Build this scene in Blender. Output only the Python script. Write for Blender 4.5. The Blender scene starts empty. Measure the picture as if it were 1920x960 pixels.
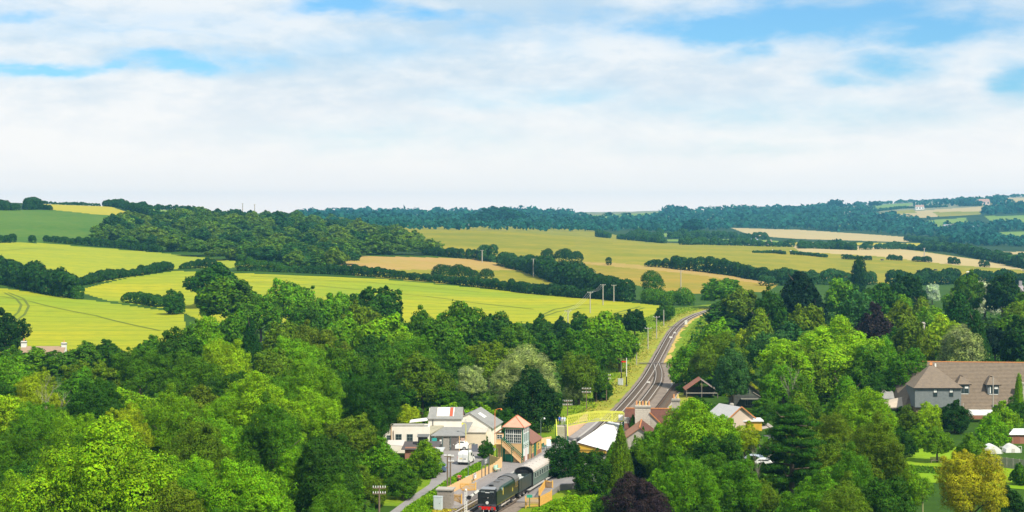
import bpy, bmesh, math, random
import numpy as np
from mathutils import Vector, Matrix
random.seed(7); rng = np.random.default_rng(7)
R = math.radians
sc = bpy.context.scene
COL = sc.collection

# ------------------------------------------------------------------ camera
F = 3200.0; CX = 960.0; HZ = 397.0; CAMZ = 42.0        # lens in photo pixels, horizon row, eye height
cam_d = bpy.data.cameras.new('camera'); cam = bpy.data.objects.new('camera', cam_d); COL.objects.link(cam)
cam.location = (0, 0, CAMZ); cam.rotation_euler = (R(90), 0, 0)
cam_d.sensor_width = 36; cam_d.lens = 60.0; cam_d.shift_y = -(480 - HZ) / 1920.0
cam_d.clip_start = 1.0; cam_d.clip_end = 40000
sc.camera = cam

# ------------------------------------------------------------------ sky
SUN_EL, SUN_AZ = 48.0, 140.0        # azimuth measured from +Y (view) clockwise: behind and to the right
w = bpy.data.worlds.new('World'); sc.world = w; w.use_nodes = True
nt = w.node_tree; N = nt.nodes; L = nt.links; N.clear()
def nd(t, **k):
    n = N.new(t)
    for a, b in k.items(): setattr(n, a, b)
    return n
def mth(op, a, b=None, c=None):
    n = nd('ShaderNodeMath', operation=op)
    for i, v in enumerate((a, b, c)):
        if v is None: continue
        if isinstance(v, (int, float)): n.inputs[i].default_value = v
        else: L.new(v, n.inputs[i])
    return n.outputs[0]
sky = nd('ShaderNodeTexSky', sky_type='NISHITA', sun_disc=False)
sky.sun_elevation = R(SUN_EL); sky.sun_rotation = R(SUN_AZ); sky.air_density = 1.0; sky.dust_density = 0.4; sky.ozone_density = 2.0
tc = nd('ShaderNodeTexCoord')
sep = nd('ShaderNodeSeparateXYZ'); L.new(tc.outputs['Generated'], sep.inputs[0])
dx, dy, dz = sep.outputs
az = mth('ARCTAN2', dx, dy)
el = mth('ARCSINE', dz)
def noise(sx, sz, scale, detail, rough=.55, off=(0, 0, 0), dist=0.0):
    cm = nd('ShaderNodeCombineXYZ')
    L.new(mth('MULTIPLY', dx, sx), cm.inputs[0]); L.new(mth('MULTIPLY', dy, sx), cm.inputs[1]); L.new(mth('MULTIPLY', dz, sz), cm.inputs[2])
    ad = nd('ShaderNodeVectorMath', operation='ADD'); L.new(cm.outputs[0], ad.inputs[0]); ad.inputs[1].default_value = off
    n = nd('ShaderNodeTexNoise'); n.inputs['Scale'].default_value = scale; n.inputs['Detail'].default_value = detail
    n.inputs['Roughness'].default_value = rough; n.inputs['Distortion'].default_value = dist
    L.new(ad.outputs[0], n.inputs['Vector']); return n.outputs['Fac']
wob1 = mth('SUBTRACT', noise(1, 2.4, 9, 5, .6), .5); wob2 = mth('SUBTRACT', noise(1, 2.4, 11, 5, .6, (5, 2, 1)), .5)
azw = mth('ADD', az, mth('MULTIPLY', wob1, .09)); elw = mth('ADD', el, mth('MULTIPLY', wob2, .03))
GAPS = [(640, 18, 90, 15, .95), (800, 32, 60, 13, .8), (880, 50, 110, 24, .45), (30, 45, 60, 10, .5), (50, 138, 100, 9, .9), (215, 131, 34, 7, .75), (330, 126, 90, 14, .95), (470, 112, 90, 16, .6), (300, 76, 150, 9, .35), (890, 195, 90, 18, .3), (1080, 185, 130, 22, .42),
        (1240, 48, 80, 22, .8), (1370, 50, 110, 26, 1.0), (1560, 45, 180, 34, 1.0), (1740, 60, 150, 26, .85), (1670, 120, 70, 24, .7), (1390, 95, 30, 18, .6), (1585, 150, 50, 14, .5), (1900, 165, 50, 34, .65), (1850, 60, 120, 20, .6), (1400, 278, 200, 16, .22), (1080, 60, 70, 40, .3),
        (1500, 215, 300, 30, .35), (230, 60, 240, 30, .3), (700, 90, 200, 30, .28), (760, 260, 260, 22, .22), (2400, 60, 300, 50, .7), (-500, 40, 300, 50, .6)]
gap = None
for gx, gy, sx, sy, amp in GAPS:
    a0 = math.atan((gx - CX) / F); e0 = (HZ - gy) / F
    qx = mth('MULTIPLY', mth('SUBTRACT', azw, a0), F / (sx * 1.4)); qy = mth('MULTIPLY', mth('SUBTRACT', elw, e0), F / (sy * 1.35))
    g = mth('MULTIPLY', mth('EXPONENT', mth('MULTIPLY', mth('ADD', mth('POWER', mth('ABSOLUTE', qx), 2), mth('POWER', mth('ABSOLUTE', qy), 2)), -1)), amp)
    gap = g if gap is None else mth('MAXIMUM', gap, g)
big = noise(1, 1.5, 2.2, 5, .55, (3, 1, 4))
high = nd('ShaderNodeMapRange'); high.inputs['From Min'].default_value = .14; high.inputs['From Max'].default_value = .3
L.new(el, high.inputs['Value'])
ov = nd('ShaderNodeMapRange'); ov.inputs['From Min'].default_value = .5; ov.inputs['From Max'].default_value = .66
L.new(big, ov.inputs['Value'])
gap = mth('MAXIMUM', gap, mth('MULTIPLY', mth('MULTIPLY', ov.outputs[0], high.outputs[0]), .8))
wisp = noise(1, 3.2, 16, 9, .62, (1, 7, 2), .3)
fine = noise(1, 2.4, 42, 7, .6, (8, 3, 5), .2)
gw = mth('MULTIPLY', gap, mth('ADD', mth('MULTIPLY', wisp, 3.0), -.2))
blue = nd('ShaderNodeMapRange', interpolation_type='SMOOTHSTEP'); blue.inputs['From Min'].default_value = -.08; blue.inputs['From Max'].default_value = 1.15
L.new(gw, blue.inputs['Value'])
# cloud body: soft bright and greyer parts
body = noise(1, 3.4, 8, 7, .55, (2, 2, 9), .3)
cb = nd('ShaderNodeMapRange'); cb.inputs['From Min'].default_value = .41; cb.inputs['From Max'].default_value = .56
L.new(mth('ADD', mth('MULTIPLY', body, .7), mth('MULTIPLY', fine, .3)), cb.inputs['Value'])
cc = nd('ShaderNodeMix', data_type='RGBA'); L.new(cb.outputs[0], cc.inputs[0])
cc.inputs[6].default_value = (4.9, 6.1, 7.1, 1); cc.inputs[7].default_value = (7.3, 7.6, 7.8, 1)
hz = nd('ShaderNodeMapRange', interpolation_type='SMOOTHSTEP'); hz.inputs['From Min'].default_value = .0; hz.inputs['From Max'].default_value = .105
L.new(el, hz.inputs['Value'])
ch = nd('ShaderNodeMix', data_type='RGBA'); L.new(hz.outputs[0], ch.inputs[0]); ch.inputs[6].default_value = (9.4, 8.7, 8.1, 1); L.new(cc.outputs[2], ch.inputs[7])
low = nd('ShaderNodeMapRange', interpolation_type='SMOOTHSTEP'); low.inputs['From Min'].default_value = .0; low.inputs['From Max'].default_value = .022; low.inputs['To Min'].default_value = 1.0; low.inputs['To Max'].default_value = 0.0
L.new(el, low.inputs['Value']); ch2 = nd('ShaderNodeMix', data_type='RGBA'); L.new(low.outputs[0], ch2.inputs[0]); L.new(ch.outputs[2], ch2.inputs[6]); ch2.inputs[7].default_value = (11.6, 9.8, 8.5, 1); ch = ch2
# high thin blue: the clear sky behind
sk = nd('ShaderNodeMix', data_type='RGBA', blend_type='MULTIPLY'); sk.inputs[0].default_value = 1
L.new(sky.outputs[0], sk.inputs[6]); sk.inputs[7].default_value = (.52, .88, 1.15, 1)
fin = nd('ShaderNodeMix', data_type='RGBA'); L.new(blue.outputs[0], fin.inputs[0]); L.new(ch.outputs[2], fin.inputs[6]); L.new(sk.outputs[2], fin.inputs[7])
bg = nd('ShaderNodeBackground'); bg.inputs['Strength'].default_value = .1; L.new(fin.outputs[2], bg.inputs['Color'])
out = nd('ShaderNodeOutputWorld'); L.new(bg.outputs[0], out.inputs[0])

# ------------------------------------------------------------------ sun
sd = bpy.data.lights.new('sun', 'SUN'); sd.energy = 5.0; sd.angle = R(1.5); sd.color = (1.0, .94, .80)
sun = bpy.data.objects.new('sun', sd); COL.objects.link(sun)
a = R(SUN_AZ); e = R(SUN_EL)
sv = Vector((math.sin(a) * math.cos(e), math.cos(a) * math.cos(e), math.sin(e)))
sun.rotation_euler = sv.to_track_quat('Z', 'Y').to_euler(); sun.location = (0, 0, 300)
sc.view_settings.view_transform = 'Standard'; sc.view_settings.look = 'None'
sc.view_settings.exposure = 0.32; sc.view_settings.gamma = 1.0
sc.render.engine = 'CYCLES'
sc.cycles.max_bounces = 5; sc.cycles.diffuse_bounces = 2; sc.cycles.glossy_bounces = 2; sc.cycles.transmission_bounces = 3
sc.cycles.volume_bounces = 1; sc.cycles.transparent_max_bounces = 6; sc.cycles.volume_step_rate = 10

# ------------------------------------------------------------------ helpers
def W(x, y, z=0.0):                      # photo pixel on the level z -> place
    Y = (CAMZ - z) * F / (y - HZ); return Vector(((x - CX) * Y / F, Y, z))
def WY(x, y, Y):                         # photo pixel at distance Y -> place
    return Vector(((x - CX) * Y / F, Y, CAMZ - Y * (y - HZ) / F))
def S(c):                                # sRGB 0-255 -> linear
    return tuple(((v / 255) / 12.92 if v / 255 <= .04045 else ((v / 255 + .055) / 1.055) ** 2.4) for v in c)

MATS = {}
def mat(name, col, rough=.8, col2=None, scale=1.0, detail=4, bump=0.0, metal=0.0, spec=.3, mid=.5, width=.25, vec='Object', stretch=None):
    if name in MATS: return MATS[name]
    m = bpy.data.materials.new(name); m.use_nodes = True; t = m.node_tree; n = t.nodes; l = t.links
    p = n['Principled BSDF']; p.inputs['Roughness'].default_value = rough; p.inputs['Metallic'].default_value = metal
    p.inputs['Specular IOR Level'].default_value = spec
    p.inputs['Base Color'].default_value = (*col, 1)
    if col2 is not None:
        tcn = n.new('ShaderNodeTexCoord'); nz = n.new('ShaderNodeTexNoise'); nz.inputs['Scale'].default_value = scale; nz.inputs['Detail'].default_value = detail
        nz.inputs['Roughness'].default_value = .65
        src = tcn.outputs[vec]
        if stretch:
            mp = n.new('ShaderNodeMapping'); mp.inputs['Scale'].default_value = stretch; l.new(src, mp.inputs[0]); src = mp.outputs[0]
        l.new(src, nz.inputs['Vector'])
        mr = n.new('ShaderNodeMapRange'); mr.inputs['From Min'].default_value = mid - width; mr.inputs['From Max'].default_value = mid + width
        l.new(nz.outputs['Fac'], mr.inputs['Value'])
        mx = n.new('ShaderNodeMix'); mx.data_type = 'RGBA'; l.new(mr.outputs[0], mx.inputs[0])
        mx.inputs[6].default_value = (*col, 1); mx.inputs[7].default_value = (*col2, 1)
        l.new(mx.outputs[2], p.inputs['Base Color'])
        if bump:
            b = n.new('ShaderNodeBump'); b.inputs['Strength'].default_value = bump; b.inputs['Distance'].default_value = .05
            l.new(nz.outputs['Fac'], b.inputs['Height']); l.new(b.outputs[0], p.inputs['Normal'])
    MATS[name] = m; return m

def link(name, me, m=None, parent=None, loc=None):
    o = bpy.data.objects.new(name, me)
    if m is not None and not me.materials: me.materials.append(m)
    COL.objects.link(o)
    if parent is not None: o.parent = parent
    if loc is not None: o.location = loc
    return o
def tag(o, label=None, cat=None, group=None, kind=None):
    if label: o['label'] = label
    if cat: o['category'] = cat
    if group: o['group'] = group
    if kind: o['kind'] = kind
    return o
def thing(name, label, cat, loc=(0, 0, 0), rz=0.0, group=None):
    o = bpy.data.objects.new(name, None); o.empty_display_size = .5; COL.objects.link(o)
    o.location = loc; o.rotation_euler = (0, 0, rz); return tag(o, label, cat, group)
def np_mesh(name, verts, faces, smooth=False):
    """verts (n,3) array, faces (m,k) array, all faces with k corners"""
    me = bpy.data.meshes.new(name); v = np.asarray(verts, np.float32); f = np.asarray(faces, np.int32); k = f.shape[1]
    me.vertices.add(len(v)); me.vertices.foreach_set('co', v.ravel())
    me.loops.add(f.size); me.loops.foreach_set('vertex_index', f.ravel())
    me.polygons.add(len(f)); me.polygons.foreach_set('loop_start', np.arange(0, f.size, k, dtype=np.int32))
    me.polygons.foreach_set('loop_total', np.full(len(f), k, np.int32))
    if smooth: me.polygons.foreach_set('use_smooth', np.ones(len(f), bool))
    me.update(calc_edges=True); return me
class MB:
    """collects boxes, prisms, tubes and faces; build() links them as one mesh object"""
    def __init__(s): s.v = []; s.f = []
    def add(s, vs, fs):
        o = len(s.v); s.v += [tuple(v) for v in vs]; s.f += [tuple(o + i for i in f) for f in fs]; return s
    def box(s, a, b, M=None):
        (x0, y0, z0), (x1, y1, z1) = a, b
        vs = [Vector(p) for p in ((x0, y0, z0), (x1, y0, z0), (x1, y1, z0), (x0, y1, z0), (x0, y0, z1), (x1, y0, z1), (x1, y1, z1), (x0, y1, z1))]
        if M is not None: vs = [M @ v for v in vs]
        return s.add(vs, [(0, 3, 2, 1), (4, 5, 6, 7), (0, 1, 5, 4), (1, 2, 6, 5), (2, 3, 7, 6), (3, 0, 4, 7)])
    def bar(s, p, q, w=.1, h=None, up=(0, 0, 1)):
        p, q = Vector(p), Vector(q); h = h or w; d = (q - p); ln = d.length
        if ln < 1e-6: return s
        d.normalize(); sd_ = d.cross(Vector(up))
        if sd_.length < 1e-3: sd_ = d.cross(Vector((0, 1, 0)))
        sd_.normalize(); u = sd_.cross(d)
        vs = []
        for c in (p, q):
            for i, j in ((-1, -1), (1, -1), (1, 1), (-1, 1)): vs.append(c + sd_ * (i * w / 2) + u * (j * h / 2))
        return s.add(vs, [(0, 1, 2, 3), (7, 6, 5, 4), (0, 4, 5, 1), (1, 5, 6, 2), (2, 6, 7, 3), (3, 7, 4, 0)])
    def tube(s, p, q, r0, r1=None, n=8, cap=True):
        p, q = Vector(p), Vector(q); r1 = r0 if r1 is None else r1; d = (q - p).normalized()
        sd_ = d.cross(Vector((0, 0, 1)))
        if sd_.length < 1e-3: sd_ = Vector((1, 0, 0))
        sd_.normalize(); u = sd_.cross(d)
        vs = []
        for c, r in ((p, r0), (q, r1)):
            for i in range(n): a = 2 * math.pi * i / n; vs.append(c + (sd_ * math.cos(a) + u * math.sin(a)) * r)
        fs = [(i, i + n, (i + 1) % n + n, (i + 1) % n) for i in range(n)]
        if cap: fs += [tuple(range(n)), tuple(range(2 * n - 1, n - 1, -1))]
        return s.add(vs, fs)
    def prism(s, pts, vec):
        pts = [Vector(p) for p in pts]; n = len(pts); v = Vector(vec)
        return s.add(pts + [p + v for p in pts], [tuple(range(n - 1, -1, -1)), tuple(range(n, 2 * n))] + [(i, (i + 1) % n, (i + 1) % n + n, i + n) for i in range(n)])
    def slab(s, quad, t):                 # a roof plane with thickness t downwards
        q = [Vector(p) for p in quad]; n = len(q)
        return s.add(q + [p - Vector((0, 0, t)) for p in q], [tuple(range(n)), tuple(range(2 * n - 1, n - 1, -1))] + [(i, i + n, (i + 1) % n + n, (i + 1) % n) for i in range(n)])
    def loft(s, secs, cap=True, closed=True):
        n = len(secs[0]); vs = [p for c in secs for p in c]; fs = []
        for k in range(len(secs) - 1):
            for i in range(n if closed else n - 1): j = (i + 1) % n; fs.append((k * n + i, k * n + j, (k + 1) * n + j, (k + 1) * n + i))
        if cap: fs += [tuple(range(n - 1, -1, -1)), tuple((len(secs) - 1) * n + i for i in range(n))]
        return s.add(vs, fs)
    def mesh(s, name, smooth=False, bevel=0.0):
        me = bpy.data.meshes.new(name); me.from_pydata(s.v, [], s.f); me.update()
        bm = bmesh.new(); bm.from_mesh(me); bmesh.ops.recalc_face_normals(bm, faces=bm.faces)
        if bevel: bmesh.ops.bevel(bm, geom=list(bm.edges), offset=bevel, segments=1, affect='EDGES', profile=.7)
        bm.to_mesh(me); bm.free()
        if smooth:
            for p in me.polygons: p.use_smooth = True
        return me
    def build(s, name, m, parent=None, smooth=False, loc=None, bevel=0.0):
        return link(name, s.mesh(name, smooth, bevel), m, parent, loc)
def copy_tree(o, parent=None):
    c = o.copy(); COL.objects.link(c)
    if parent is not None: c.parent = parent
    for ch in list(o.children): copy_tree(ch, c)
    return c
def inpoly(px, py, poly):
    px = np.asarray(px, float); py = np.asarray(py, float); r = np.zeros(px.shape, bool); n = len(poly)
    for i in range(n):
        x0, y0 = poly[i]; x1, y1 = poly[(i + 1) % n]
        if y0 == y1: continue
        c = ((y0 > py) != (y1 > py)) & (px < (x1 - x0) * (py - y0) / (y1 - y0) + x0)
        r ^= c
    return r
# ------------------------------------------------------------------ the lie of the land
TD = [20, 300, 450, 600, 750, 900, 1050, 1200, 1400, 1600, 1750, 1900, 2300, 2800, 3400, 4200, 5200, 7000, 8000]
def flat(D): return HZ + CAMZ * F / D
TX = {   # rows (photo px) at which the ground of each distance shows, per photo column
 0:    [None, None, None, 630, 556, 520, 477, 452, 415, 393, 383, 379, 384, 390, 395, 398, 400, 401, 400],
 240:  [None, None, None, 630, 575, 530, 495, 468, 430, 404, 393, 388, 392, 396, 400, 401, 401, 401, 400],
 480:  [None, None, None, 618, 566, 524, 495, 473, 445, 420, 409, 405, 411, 410, 408, 405, 403, 401, 400],
 720:  [None, None, None, 619, 572, 536, 502, 479, 460, 446, 436, 430, 431, 424, 415, 409, 404, 401, 400],
 960:  [None, None, None, 620, 576, 550, 521, 497, 470, 453, 441, 433, 436, 428, 418, 411, 405, 401, 399],
 1200: [None, None, None, 621, 577, 547, 518, 497, 475, 461, 457, 457, 450, 439, 428, 415, 402, 396, 399],
 1440: [None, None, None, 621, 577, 549, 531, 511, 487, 470, 465, 463, 456, 445, 433, 415, 396, 390, 397],
 1680: [None, None, None, 621, 579, 553, 538, 527, 499, 478, 471, 468, 460, 449, 436, 410, 391, 381, 390],
 1920: [None, None, None, 621, 580, 556, 543, 535, 511, 492, 487, 483, 470, 455, 432, 404, 379, 368, 380],
}
cols = sorted(TX); zt = np.zeros((len(cols), len(TD)))
for i, c in enumerate(cols):
    for j, (D, y) in enumerate(zip(TD, TX[c])): zt[i, j] = 0.0 if y is None else CAMZ - D * (y - HZ) / F
lD = np.log(np.array(TD, float))
NX, ND = 1500, 430
gx = np.concatenate([np.linspace(-1500, -30, 30, endpoint=False), np.linspace(-30, 1950, 661), np.linspace(1965, 3400, 30)]); NX = len(gx)
gl = np.concatenate([np.linspace(math.log(20), math.log(180), 12, endpoint=False), np.linspace(math.log(180), math.log(8000), 455)]); ND = len(gl); gD = np.exp(gl)
Zc = np.array([np.interp(gl, lD, zt[i]) for i in range(len(cols))])
k = np.exp(-.5 * (np.arange(-14, 15) / 5.0) ** 2); k /= k.sum()
Zs = np.array([np.convolve(np.pad(r, 14, mode='edge'), k, 'valid') for r in Zc])
flatw = np.clip((gD - 600) / 150, 0, 1); Zs *= flatw[None, :]
Zg = np.zeros((NX, ND)); xs = np.array(cols, float)
# cubic blend across columns
for j in range(ND):
    z = np.interp(gx, xs, Zs[:, j]); Zg[:, j] = z
kx = np.exp(-.5 * (np.arange(-30, 31) / 13.0) ** 2); kx /= kx.sum()
Zg = np.apply_along_axis(lambda r: np.convolve(np.pad(r, 30, mode='edge'), kx, 'valid'), 0, Zg)
gX = (gx[:, None] - CX) / F * gD[None, :]; gY = np.repeat(gD[None, :], NX, 0)
def wav(X, Y, s, ph): return np.sin(X / s + ph) * np.cos(Y / (s * 1.3) + ph * 2.1) + .5 * np.sin((X + Y * .7) / (s * .47) + ph * 3)
bump = wav(gX, gY, 90, 1.0) * .9 + wav(gX, gY, 37, 4.0) * .35
far = np.clip((gD - 900) / 900, 0, 1)
Zg += bump * far[None, :] * np.clip(gD[None, :] / 3000, .3, 1.6)
Zg += (wav(gX, gY, 11, 2.0) * .12) * flatw[None, :]
def ground_z(X, Y):
    X = np.asarray(X, float); Y = np.asarray(Y, float)
    Yc = np.clip(Y, gD[0], gD[-1] * .9999); px = np.clip(X / Yc * F + CX, gx[0], gx[-1] - 1e-3)
    i = np.clip(np.searchsorted(gx, px) - 1, 0, NX - 2); j = np.clip(np.searchsorted(gD, Yc) - 1, 0, ND - 2)
    a = (px - gx[i]) / (gx[i + 1] - gx[i]); b = (Yc - gD[j]) / (gD[j + 1] - gD[j])
    return (Zg[i, j] * (1 - a) + Zg[i + 1, j] * a) * (1 - b) + (Zg[i, j + 1] * (1 - a) + Zg[i + 1, j + 1] * a) * b
rowg = HZ + (CAMZ - Zg) * F / gD[None, :]
def hit(x, y, near=180.0):
    """where the line of sight through photo pixel (x, y) first meets the ground"""
    i = int(np.clip(np.searchsorted(gx, x), 0, NX - 1)); r = rowg[i]
    ok = np.nonzero((r <= y) & (gD >= near))[0]
    if len(ok) == 0: j = int(np.argmin(np.where(gD > 600, r, 9e9))); D = gD[j]
    else:
        j = ok[0]
        if j > 0 and r[j - 1] > y: D = gD[j - 1] + (gD[j] - gD[j - 1]) * (r[j - 1] - y) / max(1e-6, r[j - 1] - r[j])
        else: D = gD[j]
    X = (x - CX) / F * D
    return Vector((X, D, float(ground_z(X, D))))

def field_mat(name, c1, c2, c3=None, s1=.02, s2=.4, lines=0.0, ang=0.0, sp=20.0):
    m = bpy.data.materials.new(name); m.use_nodes = True; t = m.node_tree; n = t.nodes; l = t.links
    p = n['Principled BSDF']; p.inputs['Roughness'].default_value = .95; p.inputs['Specular IOR Level'].default_value = .1
    tcn = n.new('ShaderNodeTexCoord'); geo = n.new('ShaderNodeNewGeometry')
    a = n.new('ShaderNodeTexNoise'); a.inputs['Scale'].default_value = s1; a.inputs['Detail'].default_value = 6; a.inputs['Roughness'].default_value = .6
    mp = n.new('ShaderNodeMapping'); mp.inputs['Rotation'].default_value = (0, 0, ang); mp.inputs['Scale'].default_value = (.6, .8, 1.0); l.new(geo.outputs['Position'], mp.inputs[0]); l.new(mp.outputs[0], a.inputs['Vector'])
    mr = n.new('ShaderNodeMapRange'); mr.inputs['From Min'].default_value = .35; mr.inputs['From Max'].default_value = .65; l.new(a.outputs['Fac'], mr.inputs['Value'])
    mx = n.new('ShaderNodeMix'); mx.data_type = 'RGBA'; l.new(mr.outputs[0], mx.inputs[0]); mx.inputs[6].default_value = (*c1, 1); mx.inputs[7].default_value = (*c2, 1)
    b = n.new('ShaderNodeTexNoise'); b.inputs['Scale'].default_value = s2; b.inputs['Detail'].default_value = 5; b.inputs['Roughness'].default_value = .75; l.new(mp.outputs[0], b.inputs['Vector'])
    mr2 = n.new('ShaderNodeMapRange'); mr2.inputs['From Min'].default_value = .42; mr2.inputs['From Max'].default_value = .72; l.new(b.outputs['Fac'], mr2.inputs['Value'])
    mx2 = n.new('ShaderNodeMix'); mx2.data_type = 'RGBA'; mfac = n.new('ShaderNodeMath'); mfac.operation = 'MULTIPLY'; mfac.inputs[1].default_value = .75; l.new(mr2.outputs[0], mfac.inputs[0]); l.new(mfac.outputs[0], mx2.inputs[0])
    l.new(mx.outputs[2], mx2.inputs[6]); mx2.inputs[7].default_value = (*(c3 or c2), 1)
    src = mx2.outputs[2]
    if lines:
        wv = n.new('ShaderNodeTexWave'); wv.wave_type = 'BANDS'; wv.bands_direction = 'Y'; wv.inputs['Scale'].default_value = 6.283 / sp / 6.283 * .32; wv.inputs['Distortion'].default_value = 6; wv.inputs['Detail Scale'].default_value = .02; wv.inputs['Detail'].default_value = 1
        mp2 = n.new('ShaderNodeMapping'); mp2.inputs['Rotation'].default_value = (0, 0, ang); l.new(geo.outputs['Position'], mp2.inputs[0]); l.new(mp2.outputs[0], wv.inputs['Vector'])
        r3 = n.new('ShaderNodeMapRange'); r3.inputs['From Min'].default_value = .9; r3.inputs['From Max'].default_value = 1.0; r3.inputs['To Max'].default_value = lines; l.new(wv.outputs['Fac'], r3.inputs['Value'])
        mx3 = n.new('ShaderNodeMix'); mx3.data_type = 'RGBA'; l.new(r3.outputs[0], mx3.inputs[0]); l.new(src, mx3.inputs[6]); mx3.inputs[7].default_value = (c1[0] * .45, c1[1] * .5, c1[2] * .5, 1); src = mx3.outputs[2]
    l.new(src, p.inputs['Base Color']); MATS[name] = m; return m
FM = dict(
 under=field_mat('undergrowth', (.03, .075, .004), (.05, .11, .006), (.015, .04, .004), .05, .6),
 crop=field_mat('ripening_crop', (0.235, 0.30, 0.012), (0.40, 0.355, 0.008), (0.17, 0.24, 0.016), .012, .25, .35, 0, 24),
 crop2=field_mat('pale_crop', (0.235, 0.284, 0.020), (0.345, 0.331, 0.012), (0.172, 0.249, 0.026), .012, .25, .12, -.2, 24),
 maize=field_mat('dark_green_crop', (0.045, 0.125, 0.012), (0.075, 0.155, 0.016), (0.14, 0.17, 0.022), .012, .2, .0, .2, 9),
 gold=field_mat('golden_crop', (0.361, 0.310, 0.026), (0.396, 0.327, 0.030), (0.292, 0.284, 0.026), .02, .3),
 pasture=field_mat('dry_pasture', (0.19, 0.185, 0.010), (0.30, 0.24, 0.016), (0.10, 0.15, 0.008), .014, .12),
 olive=field_mat('olive_pasture', (0.19, 0.195, 0.012), (0.32, 0.25, 0.022), (0.12, 0.165, 0.010), .016, .15),
 pink=field_mat('seeding_grass', (0.38, 0.235, 0.075), (0.30, 0.235, 0.04), (0.42, 0.27, 0.10), .015, .15),
 brown=field_mat('browning_grass', (0.30, 0.21, 0.022), (0.20, 0.19, 0.012), (0.36, 0.24, 0.045), .015, .15),
 tan=field_mat('tan_stubble', (0.430, 0.318, 0.146), (0.378, 0.301, 0.129), (0.447, 0.344, 0.172), .01, .1),
 green=field_mat('green_meadow', (0.146, 0.232, 0.034), (0.189, 0.267, 0.043), (0.120, 0.189, 0.034), .01, .1),
 heath=field_mat('far_heath', (0.206, 0.206, 0.103), (0.241, 0.215, 0.112), (0.103, 0.129, 0.069), .004, .05),
 woodfloor=field_mat('wood_floor', (0.017, 0.043, 0.010), (0.030, 0.060, 0.013), (0.017, 0.043, 0.009), .02, .2),
)
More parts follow.
